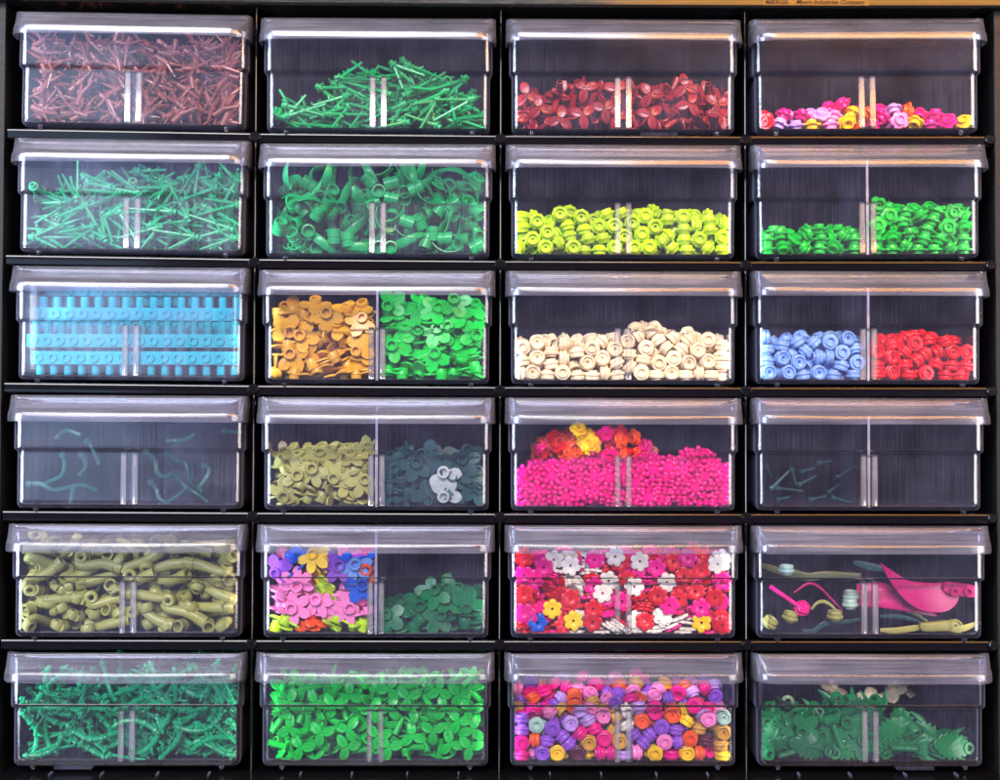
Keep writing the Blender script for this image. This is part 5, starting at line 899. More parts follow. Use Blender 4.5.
12,11,210,58,204,6,19,89,12,11,-214,58,204,-17,5,25,12,11,-98,118,193,36,27,15,12,11,39,94,171,-1,29,37,12,11,-238,61,208,-27,-50,-44,12,11,-116,82,
212,-63,-73,-22,12,11,110,133,187,-3,-38,47,12,11,144,117,192,-78,-57,-15,12,11,-185,102,193,-27,6,-55,12,11,-81,70,215,-74,63,-9,12,11,141,24,214,13,
-63,75,12,11,167,96,196,-66,-64,0,12,11,-156,92,214,-73,46,-40,12,11,-18,70,190,35,-40,-63,12,11,28,32,184,-34,65,65,12,11,172,161,226,98,1,-5,12,11,
-204,166,178,68,11,-4,12,11,-42,80,201,-68,-63,20,12,11,75,94,195,-40,15,-47,12,11,181,86,218,32,-92,-19,12,11,-242,129,198,-24,-60,48,12,11,-12,67,
216,21,23,86,12,11,108,87,205,-21,-14,78,12,11,-213,165,211,22,45,-16,12,11,28,119,209,69,-31,-25,12,11,-196,126,223,-53,83,-3,12,11,19,86,206,-30,30,
-37,12,11,76,68,226,-68,-65,22,12,11,-216,78,228,36,87,26,]),
    ('mixleaf_l', 4, 1, [7,14,-196,25,143,0,73,-67,6,14,-191,25,72,45,-53,50,6,14,-84,24,67,51,47,-38,6,15,-106,26,168,61,34,-36,6,9,-49,27,164,71,-6,12,5,17,-45,30,114,65,22,
-14,5,4,-234,46,24,89,-42,-6,6,4,-143,74,24,42,89,8,6,4,-41,63,25,87,-46,-11,5,19,-169,46,22,11,-8,47,6,4,-45,51,37,-89,-42,3,5,19,-151,48,38,57,-76,
-26,6,4,-224,44,35,95,-6,-19,6,4,-114,46,36,-55,-79,10,5,15,-88,87,19,0,8,84,5,4,-43,125,24,83,-53,-8,6,14,-229,44,63,8,6,42,5,14,-43,134,34,-4,13,
-32,6,14,-235,87,49,14,-11,-55,6,14,-47,133,52,14,14,-38,5,14,-36,97,51,29,-12,45,6,14,-234,52,83,-20,4,-85,6,14,-37,51,54,5,-2,-64,5,14,-185,66,81,
-13,-4,-91,5,4,-89,46,41,92,-28,-16,6,14,-253,116,73,63,-11,-72,6,14,-67,38,82,3,-76,-60,6,14,-180,76,96,-9,-4,-43,6,14,-146,29,76,70,-8,-12,6,15,
-233,94,96,-91,-34,5,6,14,-128,33,72,-51,47,19,6,15,-39,150,101,-32,61,70,6,14,-228,65,108,41,-85,-25,6,14,-92,60,73,-8,29,-79,5,14,-38,72,81,3,-93,
15,5,14,-38,149,160,-44,-57,-63,5,14,-228,40,108,-95,13,21,5,14,-16,97,103,-36,-52,42,6,4,-121,38,113,43,-71,12,6,14,-33,132,94,70,-4,49,6,14,-97,69,
98,83,52,-15,5,15,-238,92,161,40,3,65,6,14,-68,69,112,-1,22,83,6,14,-223,56,136,71,-45,-51,6,14,-168,98,117,-3,-16,50,6,14,-18,111,142,-14,-59,19,6,
18,-151,19,189,-9,73,64,5,19,-40,39,159,73,35,-23,6,14,-183,53,126,43,-10,66,6,14,-53,86,119,18,95,-22,6,18,-154,52,149,-42,26,-34,6,17,-194,51,164,
-53,79,-20,5,15,-102,70,131,-29,-17,42,6,14,-39,75,154,-93,29,-10,5,15,-236,22,168,-59,30,33,5,15,-221,57,173,-13,98,6,6,14,-42,99,174,13,-13,-40,5,
14,-111,76,155,-64,74,2,6,14,-234,125,197,82,-53,-16,6,13,-46,133,197,15,-10,-32,6,18,-144,55,167,57,-62,-12,6,14,-78,132,202,-81,51,13,5,18,-139,100,
185,23,-18,89,5,17,-189,100,190,23,-26,87,6,17,-97,63,184,-94,14,-15,5,17,-40,71,180,22,18,-92,6,17,-199,55,190,9,-9,75,6,15,-81,76,179,7,94,25,]),
    ('green_r2', 4, 1, [5,22,94,27,70,62,33,-37,5,22,135,49,24,83,52,4,5,22,15,84,39,63,38,60,5,22,174,160,101,-57,47,51,5,22,80,42,25,93,32,13,5,22,47,76,25,1,-20,32,5,22,
96,91,20,-2,0,92,5,22,234,97,42,-79,-38,-15,5,22,233,155,81,-15,48,80,5,22,40,117,41,44,-27,31,5,22,234,49,24,57,80,5,5,22,43,146,57,40,0,-32,5,22,
119,154,93,36,42,-66,5,22,37,43,39,-81,-45,-16,5,22,193,55,21,3,-10,-8,5,22,235,89,52,38,12,-41,5,22,58,87,48,-70,-65,-25,5,22,105,47,49,-86,-24,41,5,
22,149,19,39,-15,-71,-62,5,22,185,130,96,37,25,-49,5,22,87,136,60,49,7,66,5,22,146,48,53,-41,22,78,5,22,229,43,35,-1,-7,93,5,22,196,48,52,0,-21,52,5,
22,227,20,89,-69,9,9,5,22,237,49,52,4,0,-82,5,22,234,72,88,0,12,-41,5,22,238,57,72,87,-46,-8,5,22,184,79,88,33,11,-38,5,22,61,52,64,-56,-80,-19,5,22,
114,56,84,-97,8,5,5,22,188,32,82,-32,82,45,5,22,175,64,98,-8,87,46,5,22,39,19,44,-29,69,58,5,22,235,73,108,-87,-43,-15,5,22,144,26,97,20,78,57,]),
    ('flat_mix', 4, 2, [4,21,-129,14,177,63,-30,23,4,21,-35,15,140,70,-13,6,4,13,-71,14,127,70,-12,17,4,21,-19,13,200,64,-26,30,4,13,-70,16,193,71,-9,7,4,21,-50,13,110,68,-9,
10,4,10,-129,16,97,63,-24,30,4,10,-73,15,71,69,-19,19,4,10,-75,14,39,68,-13,7,4,18,-174,14,71,69,-14,18,4,18,-122,14,42,65,-23,24,4,17,-210,14,37,68,
1,4,4,13,-234,15,55,63,-22,20,4,13,-219,15,143,65,-22,20,4,10,-243,14,106,65,-14,19,4,13,-195,13,173,67,-22,17,4,21,42,14,188,69,-19,24,4,21,109,15,
137,68,-26,30,4,21,28,14,126,60,-33,31,4,10,125,17,188,68,-9,13,4,10,193,15,166,66,-26,21,4,10,179,14,115,62,-25,28,4,10,138,17,96,72,-12,16,4,13,115,
15,80,73,-5,-2,4,13,192,13,75,68,-8,9,4,18,194,14,38,65,-16,14,4,10,55,17,41,65,-14,21,4,10,86,13,104,69,-13,15,4,10,228,14,100,73,-8,4,4,10,-245,33,
28,0,0,-97,4,10,-204,38,13,0,0,26,4,10,-146,20,32,-67,31,44,4,21,-115,43,13,85,-51,0,4,21,-53,33,13,0,0,98,4,21,-34,33,24,4,26,20,4,21,32,40,18,-74,
-65,-1,4,21,151,32,13,0,0,-83,4,13,208,33,13,0,0,-67,4,10,245,12,33,-14,68,69,4,10,-244,62,13,-88,-45,0,4,10,-201,54,21,0,0,-13,4,21,-88,81,13,0,0,
-82,4,10,-244,39,36,-1,-2,-83,4,13,-206,60,28,0,0,85,4,13,-159,40,13,-66,74,0,4,21,-107,39,25,54,82,4,4,21,-66,47,21,-1,0,-48,4,21,-20,32,24,80,-51,
-24,4,21,35,23,43,-41,-61,-52,4,21,75,33,18,-64,-75,-5,4,21,119,32,27,14,-14,-81,4,21,164,33,21,10,-99,0,4,10,244,19,32,5,-70,69,4,10,-244,53,21,84,
-53,0,4,21,165,83,25,48,86,6,4,10,-244,41,43,-1,2,86,4,13,-165,83,20,11,-8,98,4,21,-108,35,48,-2,41,75,4,21,-9,33,26,-27,9,-88,4,21,82,39,27,3,-5,67,
4,13,125,33,21,61,75,9,4,13,203,32,37,-47,-8,-19,4,10,244,34,31,-30,-46,-68,4,10,-244,41,51,-1,-2,-86,4,10,-188,65,38,-55,82,8,4,10,-157,44,30,-26,95,
-8,4,21,-104,42,49,-13,-89,38,4,13,-76,38,50,-37,-13,-68,4,21,-8,32,34,-52,-79,17,4,21,37,31,41,6,66,-72,4,21,160,34,34,96,-21,-6,4,13,198,32,51,72,
50,-27,4,10,244,37,45,70,-48,29,4,21,-19,72,38,-30,91,6,4,13,-199,41,43,6,-6,95,4,10,-151,39,48,7,-29,-91,4,10,-91,39,68,89,30,-12,4,10,-2,33,39,-27,
11,-86,4,21,102,23,54,-57,-61,-26,4,21,141,33,47,15,96,0,4,10,202,38,55,84,26,-15,4,10,244,44,46,-34,-38,-63,4,10,-37,61,41,-66,72,-9,4,13,26,64,38,7,
-4,27,4,13,-201,40,51,-2,8,-97,4,13,-158,40,54,-28,-12,9,4,13,-37,30,62,-97,0,-4,4,13,27,57,45,6,99,8,4,21,98,26,48,-28,79,53,4,13,182,37,70,93,17,4,
4,13,244,32,83,-40,-27,-48,4,10,-240,24,84,-64,-13,-12,4,13,-205,41,62,-43,-88,0,4,10,-129,22,85,13,-66,72,4,10,-1,67,55,-98,-7,3,4,13,29,58,58,13,5,
30,4,10,52,31,66,98,0,-6,4,21,94,35,52,46,-25,61,4,10,134,52,61,2,-8,98,4,13,166,65,48,81,57,1,4,13,244,38,87,-40,-27,-48,4,21,164,62,41,-6,0,76,4,10,
245,59,50,83,-17,10,4,13,-200,37,68,-51,-84,1,4,13,-124,49,85,-10,-21,-96,4,13,-16,59,63,0,13,-96,4,10,56,32,74,-2,14,82,4,13,136,48,68,-39,-90,-7,4,
10,-86,63,69,10,-94,28,4,10,-244,47,85,2,-31,-93,4,13,-198,39,75,13,-1,92,4,10,-47,41,76,-22,96,9,4,10,14,33,68,94,19,23,4,10,55,33,81,60,-78,7,4,10,
98,42,77,79,-57,14,4,13,-188,38,80,8,10,22,4,10,-164,40,82,55,-81,-11,4,10,61,44,84,94,-26,-2,4,10,151,12,152,50,48,-48,4,13,177,73,73,-4,-2,55,4,13,
244,12,140,2,70,-70,4,10,-215,39,116,56,-54,-49,4,21,-148,45,130,-70,11,-58,4,10,-154,25,105,-31,39,83,4,13,-38,21,98,31,57,-65,4,13,-2,12,90,13,-69,
69,4,10,46,34,97,70,68,13,4,10,142,48,75,-19,97,8,4,10,244,71,98,82,-55,2,4,10,-243,88,66,-88,45,-3,4,13,-194,83,82,-68,-71,-13,4,10,-239,40,101,-31,
0,19,4,13,-212,72,97,-77,-57,-18,4,10,-164,62,95,-9,10,-98,4,13,-81,35,92,-17,-2,-31,4,10,-76,26,140,-14,42,86,4,13,1,37,78,-5,-9,82,4,10,87,22,105,
71,10,-1,4,10,183,36,96,-7,-12,-83,4,10,209,40,103,17,-97,14,4,10,244,37,112,-13,7,52,4,10,34,64,81,38,24,65,4,10,143,46,82,-30,-94,-7,4,10,-244,37,
126,82,38,-14,4,10,-167,54,102,-89,41,13,4,21,-117,28,117,-39,-78,45,4,13,51,38,115,2,-15,5,4,13,84,14,172,65,29,-22,4,10,211,37,116,-8,-18,-52,4,21,
233,12,182,-50,49,49,4,10,37,33,102,8,97,4,4,10,140,43,89,1,8,-96,4,13,-207,70,105,24,7,-40,4,10,-11,38,125,-72,7,65,4,10,144,28,112,-41,0,7,4,10,168,
37,115,-18,-89,39,4,10,-264,66,102,56,-42,-56,4,13,-244,13,63,69,5,-6,4,13,-208,38,116,-77,-6,60,4,21,-118,32,126,71,52,-44,4,10,120,49,112,-7,-34,
-28,4,10,-79,39,99,-12,13,56,4,10,-245,13,109,66,-20,21,4,13,-201,43,177,-84,-50,7,4,21,-122,47,139,-21,33,58,4,21,-109,32,130,21,40,86,4,13,13,35,
151,-56,-10,2,4,13,67,33,131,15,-98,7,4,10,215,59,117,59,77,-6,4,10,-185,30,122,1,-93,24,4,10,-154,41,131,-42,58,-14,4,10,18,39,119,-19,-13,79,4,13,
56,32,147,-6,-4,-82,4,10,99,39,139,50,84,-11,4,10,133,57,108,25,-24,-90,4,13,-244,43,131,77,-48,24,4,13,-182,40,123,-2,33,67,4,13,-179,37,142,4,-94,
21,4,10,9,21,142,57,58,-32,4,13,56,48,154,-8,-21,-96,4,10,203,37,140,-30,-91,-26,4,13,245,34,142,69,14,-14,4,10,-244,126,193,70,-3,3,4,10,-186,53,127,
81,46,-31,4,13,-243,50,134,78,-46,23,4,13,-177,36,151,11,29,86,4,13,11,29,144,-52,-22,-16,4,10,204,26,180,17,61,-72,4,13,245,27,141,14,69,-69,4,10,
-264,107,121,7,70,7,4,13,56,38,138,-4,6,58,4,13,-249,38,160,-30,-16,90,4,21,-71,35,162,-10,-4,-75,4,13,9,36,168,-16,-55,-72,4,21,264,60,158,16,68,16,
4,13,-116,67,140,94,17,0,4,13,-247,40,171,34,-4,-87,4,13,-213,57,167,73,-65,-15,4,13,-115,42,162,85,50,-1,4,21,-82,41,154,-6,8,61,4,10,-40,56,151,-3,
2,96,4,13,160,12,197,69,1,-1,4,13,231,63,158,-28,95,9,4,13,-245,93,167,96,-19,-11,4,13,-166,52,162,-47,-86,-2,4,10,-31,34,170,33,-66,-66,4,13,142,37,
170,-66,-69,-20,4,13,184,27,157,-80,-2,7,4,21,244,19,186,-11,69,69,4,13,81,125,197,-24,-67,-66,4,13,-210,57,174,-53,-82,0,4,13,-194,95,197,55,82,8,4,
21,-72,51,167,61,-77,5,4,10,-7,20,185,51,46,-45,4,10,100,46,160,1,5,98,4,13,-244,13,154,40,-57,57,4,21,-159,37,166,13,4,58,4,21,-70,23,191,-44,-52,
-56,4,13,98,66,165,79,-60,1,4,10,-244,12,197,12,69,-69,4,13,-208,106,202,-8,-4,99,4,21,-115,38,170,39,-91,10,4,13,78,39,190,1,-3,99,4,21,244,27,194,
53,-45,45,4,10,192,126,206,-59,-38,-38,4,10,219,106,197,-31,69,-21,4,13,-248,42,180,26,-22,-54,4,21,-170,18,191,71,16,-29,4,21,-78,50,175,97,14,-6,4,
13,16,43,193,-52,43,48,4,10,74,37,197,-4,-99,-3,4,21,244,52,196,5,-1,-54,4,13,-244,84,191,29,-94,0,4,10,-94,89,191,-91,-25,14,4,10,41,109,191,19,-36,
77,4,10,144,40,163,18,16,-75,4,13,-208,38,192,-81,54,5,4,10,17,51,194,-20,-64,-69,4,13,120,32,200,64,24,-22,4,13,-123,47,186,-78,-58,-10,4,21,-80,51,
183,-8,-8,-93,4,13,117,91,190,-79,-58,16,4,10,150,126,185,68,18,-18,4,10,202,69,192,9,-8,78,4,10,242,19,143,57,41,-41,4,10,120,94,205,3,-98,7,4,13,
-122,38,191,10,16,-78,4,21,-80,49,199,9,-2,95,4,10,117,93,198,7,15,78,4,10,195,88,205,12,-1,30,4,13,-243,79,206,-6,11,-20,4,21,-133,39,200,2,-18,97,4,
10,-82,67,194,7,6,30,4,13,-46,100,204,74,65,6,4,13,4,76,206,-61,75,6,4,13,-144,73,205,-34,-12,-18,4,13,243,67,205,-3,-4,98,4,21,-177,46,192,0,-22,69,
4,10,-151,93,205,92,-28,19,4,10,125,60,197,56,-31,70,4,10,244,108,204,-81,-56,-9,4,13,-25,28,199,69,18,9,4,13,41,23,174,-63,42,38,4,10,157,52,195,-63,
-74,-2,]),
    ('vine', 5, 0, [13,3,121,164,186,21,75,11,13,3,-131,158,59,-62,-40,-37,13,3,-208,164,33,18,97,-3,13,3,-69,172,137,61,-39,38,13,3,46,158,193,56,-45,43,13,3,3,173,152,
-35,-58,-65,13,3,163,157,205,69,1,12,13,3,-211,153,53,94,3,-5,13,3,-159,164,62,-1,21,-6,13,3,-64,137,205,-62,-30,-45,13,3,211,173,189,2,-66,73,13,3,
135,169,190,60,-3,78,13,3,-224,168,123,53,-8,83,14,3,233,152,59,-30,-83,-33,13,3,-231,161,79,63,35,-44,13,3,33,173,206,-6,66,73,14,3,-222,129,27,-13,
97,-10,13,3,-32,173,175,-1,67,73,13,3,-218,145,85,-66,-44,-31,14,3,-220,136,45,-47,5,11,13,3,-128,173,101,67,-27,30,13,3,-87,173,170,13,-65,72,13,3,
174,173,189,-71,18,20,14,3,-52,172,83,20,45,-85,13,3,26,70,112,-48,-36,75,14,3,-93,140,46,-86,-30,-28,13,3,86,148,208,68,44,-31,13,3,92,71,137,18,82,
49,14,3,-241,134,117,-47,29,82,14,3,242,17,192,-38,-59,-59,13,3,-67,36,124,6,-88,-43,14,3,-243,131,92,13,64,-46,13,3,149,173,206,47,-51,57,13,3,59,41,
161,22,-56,75,13,3,215,19,166,-38,-60,-55,13,3,23,19,96,-4,-73,-66,13,3,208,147,202,-42,45,48,13,3,-158,125,57,86,14,45,13,3,18,36,188,-33,-25,-84,13,
3,129,27,133,0,-98,14,14,3,11,155,151,-47,22,73,13,3,206,145,114,84,-5,4,13,3,89,28,119,-47,-41,-41,13,3,233,155,99,-56,-35,-45,13,3,-229,144,193,-42,
7,-86,13,3,71,63,200,-87,-6,46,13,3,42,138,202,95,9,-18,13,3,-154,127,206,-28,-3,-18,13,3,138,34,192,-83,25,24,13,3,154,104,56,4,-95,25,13,3,217,139,
20,-2,-4,-97,13,3,190,39,174,1,-65,-7,13,3,238,120,189,42,74,-40,13,3,123,44,101,-75,28,5,14,3,164,35,195,-15,-25,18,13,3,78,38,170,31,-29,84,13,3,
216,48,201,-47,36,54,13,3,255,48,126,-65,-27,62,13,3,170,145,202,-10,-59,-76,14,3,37,33,179,-89,16,13,13,3,102,40,158,-63,-10,-54,13,3,-168,104,199,
19,77,49,13,3,-80,48,110,16,-87,-16,13,3,107,132,195,-44,-46,-69,13,3,149,96,158,44,73,-32,13,3,-148,87,195,-12,-49,-63,13,3,159,108,202,37,-41,82,14,
3,-16,133,191,24,94,-16,13,3,112,49,189,-28,85,16,13,3,178,94,197,-57,10,39,14,3,-21,34,111,8,-81,-42,13,3,225,122,141,-71,17,45,13,3,124,97,194,15,
-46,-49,14,3,-158,114,160,-60,3,9,13,3,233,117,137,45,61,-38,13,3,-113,51,132,-59,-6,3,14,3,32,83,205,14,-29,93,14,3,-121,159,119,83,-3,54,13,3,106,
148,177,-23,23,8,13,3,136,51,176,-87,11,6,13,3,160,126,196,-30,-27,-5,13,3,-216,90,184,-52,9,69,13,3,75,133,176,32,88,-12,14,3,62,102,188,-3,39,90,13,
3,209,136,88,-51,17,9,13,3,183,127,174,-25,-16,-12,13,3,-211,34,144,15,-87,45,13,3,224,101,190,-30,-22,-32,13,3,-100,130,117,-27,-12,-34,13,3,19,125,
165,-41,-15,29,13,3,110,121,168,17,-93,20,14,3,14,96,182,13,38,24,13,3,139,84,184,20,-24,-92,13,3,225,109,94,3,-28,-28,13,3,-216,114,137,23,-82,43,13,
3,216,120,92,-25,-71,64,13,3,-91,126,165,66,-50,10,13,3,191,117,164,-37,9,-4,14,3,-51,120,167,-20,-91,23,13,3,15,55,183,92,25,14,13,3,61,73,189,-44,
16,-87,13,3,-62,145,108,56,-38,2,13,3,54,47,186,-76,-7,-19,13,3,195,106,154,-48,25,10,13,3,14,104,154,-31,79,-44,13,3,-162,126,109,10,67,-13,13,3,-64,
69,195,-28,53,7,13,3,-126,97,161,86,-42,17,14,3,-223,123,104,4,-89,-44,13,3,-102,122,145,-55,-12,-65,13,3,-37,121,136,90,-19,34,14,3,-214,113,34,-16,
54,80,13,3,111,66,161,89,-22,-34,13,3,59,77,118,43,-78,24,13,3,208,88,147,75,-8,-10,13,3,142,79,172,95,-21,-10,13,3,219,78,176,-6,-74,58,13,3,-88,85,
177,56,-75,27,13,3,-128,109,105,-42,87,-4,13,3,-246,55,70,52,44,-47,13,3,-114,42,164,24,-62,18,13,3,85,109,159,-32,50,-14,13,3,-218,72,118,-87,11,37,
13,3,-216,119,90,-74,-26,-12,13,3,55,64,159,72,-38,48,13,3,-71,126,51,11,33,16,13,3,29,28,153,21,-20,10,13,3,233,67,126,-44,19,-42,13,3,-219,54,170,
89,14,40,14,3,-62,100,135,-71,-40,50,13,3,66,111,101,87,-25,25,13,3,157,84,147,46,71,-40,14,3,-220,98,25,-87,-8,-7,13,3,-113,87,147,12,26,94,13,3,
-164,71,150,10,83,-36,13,3,-210,84,142,-70,-16,-7,13,3,-8,75,128,25,-78,-53,13,3,148,73,159,-9,-10,96,14,3,-143,119,98,-66,-8,21,13,3,-81,78,136,74,
26,-40,14,3,-164,91,28,9,48,-86,13,3,97,120,122,10,84,45,13,3,188,78,137,43,82,-33,14,3,7,99,123,16,-27,-92,13,3,-216,60,146,-4,-88,39,14,3,-73,125,
48,43,-57,68,13,3,155,73,130,-75,5,-29,14,3,-79,114,84,-12,-66,-68,13,3,105,107,88,-34,-9,-51,13,3,-170,63,140,88,10,-27,13,3,61,120,51,89,-8,-21,13,
3,185,113,78,86,-5,-20,13,3,195,63,129,-42,-2,-46,13,3,150,88,79,-76,18,31,13,3,-94,96,69,-67,27,32,13,3,-213,80,67,-59,42,47,14,3,2,128,32,-85,-2,
-13,13,3,103,121,36,-96,-3,-20,14,3,-157,102,48,38,8,91,13,3,-54,111,57,-62,23,24,13,3,237,76,66,-48,-54,-48,13,3,211,102,41,-9,72,-67,13,3,141,98,44,
-68,-22,-23,13,3,-182,92,60,3,97,-18,13,3,53,97,64,56,21,-45,14,3,-218,82,50,73,4,22,13,3,-60,56,45,14,76,-62,14,3,102,109,52,-54,19,15,13,3,198,48,
124,44,78,-41,13,3,57,82,91,-8,-79,55,13,3,-6,82,59,62,18,-33,13,3,214,89,39,2,63,-75,13,3,-168,46,170,-9,21,-96,13,3,-24,75,70,-15,-83,50,13,3,234,
94,90,78,35,-38,13,3,77,64,108,-94,-26,16,13,3,207,76,39,-80,-19,-9,13,3,8,75,72,81,-3,-27,14,3,34,76,55,-87,-1,-2,13,3,150,43,116,-25,-20,91,14,3,
-202,48,35,-22,-15,95,13,3,28,75,40,16,-67,70,13,3,176,79,55,-82,-24,-32,13,3,85,75,34,65,4,-5,13,3,118,53,28,-3,9,24,13,3,232,63,99,-41,30,-34,13,3,
112,74,85,-75,-21,-32,13,3,127,57,93,-23,-77,-57,13,3,-90,77,53,41,-74,41,13,3,157,68,92,1,89,35,13,3,-243,46,95,78,44,-42,14,3,42,61,37,-28,6,-90,14,
3,-35,73,50,6,98,-11,13,3,16,60,69,60,40,-38,13,3,199,63,47,54,18,-10,13,3,-168,84,120,10,95,8,14,3,-88,34,53,-11,-88,32,13,3,50,32,54,27,61,-68,13,3,
-206,46,124,4,9,17,14,3,-21,72,43,24,-34,87,13,3,39,68,82,27,56,-10,14,3,223,56,32,96,10,19,13,3,48,61,90,37,43,-8,13,3,213,60,61,73,16,-15,13,3,133,
59,47,9,-77,60,13,3,-104,29,72,-1,-79,58,13,3,125,52,72,-41,36,15,14,3,-217,48,29,-17,49,84,13,3,-93,38,32,-28,18,-7,13,3,38,33,135,6,92,30,13,3,208,
45,63,71,1,10,13,3,-47,60,56,65,-25,-2,14,3,233,16,83,50,30,-19,14,3,242,83,94,-41,-17,81,13,3,168,47,103,-79,31,3,14,3,50,61,57,-69,-7,-69,13,3,244,
63,79,-32,4,69,13,3,110,24,57,-34,-46,-20,13,3,215,38,51,-51,25,24,13,3,216,20,54,-63,28,27,13,3,-4,41,66,-44,43,40,13,3,59,39,66,38,59,-54,13,3,212,
26,56,12,-52,-83,13,3,170,19,92,-66,-5,-4,14,3,215,16,40,97,0,-22,13,3,-202,19,38,-65,-17,-15,14,3,0,16,19,95,2,-7,]),
    ('green_stem', 5, 1, [8,7,-182,20,43,70,6,-6,8,7,-70,21,45,73,7,0,8,7,233,21,44,72,-1,-1,8,7,184,21,53,67,20,-16,8,7,-172,59,36,57,10,-61,8,7,-23,42,33,12,68,34,8,7,180,
127,25,-49,-84,10,8,7,-236,88,26,92,29,21,8,7,-130,113,41,15,-46,-65,8,7,2,79,21,-86,49,-5,8,7,158,40,22,-41,-90,4,8,7,203,92,43,11,-55,54,8,7,-178,
102,24,-29,93,-5,8,7,235,126,30,91,16,-28,8,7,-253,127,80,58,1,-80,8,7,125,62,41,-37,41,65,8,7,232,85,23,64,-75,-8,8,7,-210,41,21,-52,84,-2,8,7,-207,
79,52,40,-47,35,8,7,1,47,40,-38,55,61,8,7,149,125,61,49,-76,-25,8,7,-85,68,43,0,42,-60,8,7,-40,57,37,83,-11,37,8,7,125,88,48,-90,-17,35,8,7,182,72,43,
52,-59,-45,8,7,-211,53,60,-48,-75,44,8,7,-124,68,23,32,93,4,8,7,55,88,21,-41,-90,3,8,7,118,39,56,24,-54,7,8,7,-232,43,41,-10,80,15,8,7,-122,96,59,-90,
20,23,8,7,34,20,44,70,1,-1,8,7,89,32,41,11,-72,-37,8,7,167,130,122,-58,-48,61,8,7,233,134,79,-47,34,60,8,7,-134,38,40,-23,82,14,8,7,-94,50,75,36,41,
42,8,7,-235,71,42,-78,29,-3,8,7,-30,37,64,96,3,-24,8,7,235,53,57,91,20,-26,8,7,-256,62,83,-64,-15,72,8,7,-169,56,69,-25,70,32,8,7,-56,71,72,-18,81,4,
8,7,32,69,50,13,22,56,8,7,85,56,33,37,84,-7,8,7,209,79,60,-48,-83,-2,8,7,-168,101,106,16,-6,77,8,7,-109,110,96,-51,-48,-67,8,7,7,20,71,36,60,-60,8,7,
65,41,47,-65,53,-3,8,7,142,20,83,42,56,-56,8,7,207,53,75,-30,66,64,8,7,-202,72,104,-31,-90,-24,8,7,-133,20,78,35,-61,61,8,7,66,118,61,-88,-42,15,8,7,
-15,69,73,-19,-86,-34,8,7,28,69,81,25,58,-42,8,7,91,21,72,13,67,-70,8,7,135,123,102,-15,23,39,8,7,239,20,87,2,69,-71,8,7,-230,96,79,-39,59,-38,8,7,
-160,130,177,-33,-76,39,8,7,31,92,101,10,-88,39,8,7,87,74,55,28,82,-48,8,7,166,87,71,43,88,-16,8,7,243,130,116,84,-42,-14,8,7,-210,20,89,8,70,-69,8,7,
-66,20,89,14,-68,69,8,7,44,46,72,-27,-94,16,8,7,121,75,77,-76,61,5,8,7,205,110,106,-52,82,-4,8,7,-91,78,113,-1,35,50,8,7,-44,86,96,-44,-81,36,8,7,21,
29,103,37,80,-44,8,7,81,129,207,18,15,-4,8,7,177,38,98,46,-14,84,8,7,244,44,120,34,0,-69,8,7,-237,44,105,-16,32,15,8,7,-169,38,92,-55,78,24,8,7,-80,
86,120,11,-78,15,8,7,34,142,170,-40,-58,-58,8,7,-243,70,115,65,-72,-4,8,7,-148,62,96,75,-39,-19,8,7,-6,63,106,-76,56,-29,8,7,74,76,79,-96,-24,0,8,7,
148,70,104,66,-6,-71,8,7,241,73,110,56,35,-36,8,7,-225,39,127,20,-34,27,8,7,-181,42,132,-5,26,70,8,7,103,41,89,59,75,-23,8,7,230,85,131,80,-51,28,8,7,
235,106,150,71,-15,-17,8,7,-115,38,110,-54,27,76,8,7,-31,39,106,26,87,33,8,7,36,21,139,55,38,-41,8,7,118,86,111,71,-53,43,8,7,203,20,108,70,7,-7,8,7,
62,31,106,-27,11,-34,8,7,134,34,116,80,-45,18,8,7,-232,110,136,-15,95,24,8,7,-140,40,131,65,-10,-59,8,7,-74,37,111,59,74,-3,8,7,-22,142,182,-66,-23,
-23,8,7,63,100,138,-13,50,49,8,7,129,128,190,84,39,20,8,7,-199,98,141,-14,-69,-67,8,7,-46,67,139,70,4,-52,8,7,87,31,132,42,-5,29,8,7,188,71,119,-24,
-96,7,8,7,-233,120,187,-89,31,-4,8,7,-165,72,137,46,-72,47,8,7,-103,20,147,70,3,-3,8,7,-9,20,134,65,-25,25,8,7,145,85,149,45,-30,83,8,7,-241,41,141,
28,91,25,8,7,-67,46,138,15,-93,17,8,7,1,125,151,-86,47,-5,8,7,103,66,144,35,13,76,8,7,170,21,138,66,14,-18,8,7,232,20,136,36,-60,60,8,7,-194,124,185,
-5,-87,-21,8,7,-151,21,152,15,68,-66,8,7,-46,110,160,-18,13,96,8,7,29,86,158,-7,27,55,8,7,140,112,169,13,-72,64,8,7,214,42,142,80,-32,47,8,7,-234,87,
162,-5,-76,-42,8,7,-134,89,167,29,-87,35,8,7,-82,77,162,55,17,-23,8,7,-210,20,154,61,-35,35,8,7,-118,58,160,41,49,32,8,7,-110,128,193,69,-14,-57,8,7,
-8,65,164,6,68,-65,8,7,62,59,148,3,-22,-8,8,7,163,129,174,11,-68,10,8,7,236,129,195,-28,-38,-86,8,7,-202,96,185,-66,-9,-6,8,7,-136,41,191,18,49,-24,8,
7,-63,20,172,13,69,-69,8,7,120,36,163,22,-33,-90,8,7,159,47,152,-23,85,-36,8,7,204,21,173,39,-62,56,8,7,-237,47,177,38,-16,83,8,7,-173,88,187,20,-61,
-50,8,7,42,126,192,76,-53,-36,8,7,94,111,173,17,-71,63,8,7,235,74,154,70,-55,-38,8,7,-24,41,154,76,31,37,8,7,80,20,167,33,-62,62,8,7,140,82,195,-24,
-55,45,8,7,195,100,189,84,-30,32,8,7,-191,45,163,-3,-91,26,8,7,-58,114,198,-26,-9,-86,8,7,12,90,178,80,51,-9,8,7,157,20,184,64,28,-28,8,7,238,34,175,
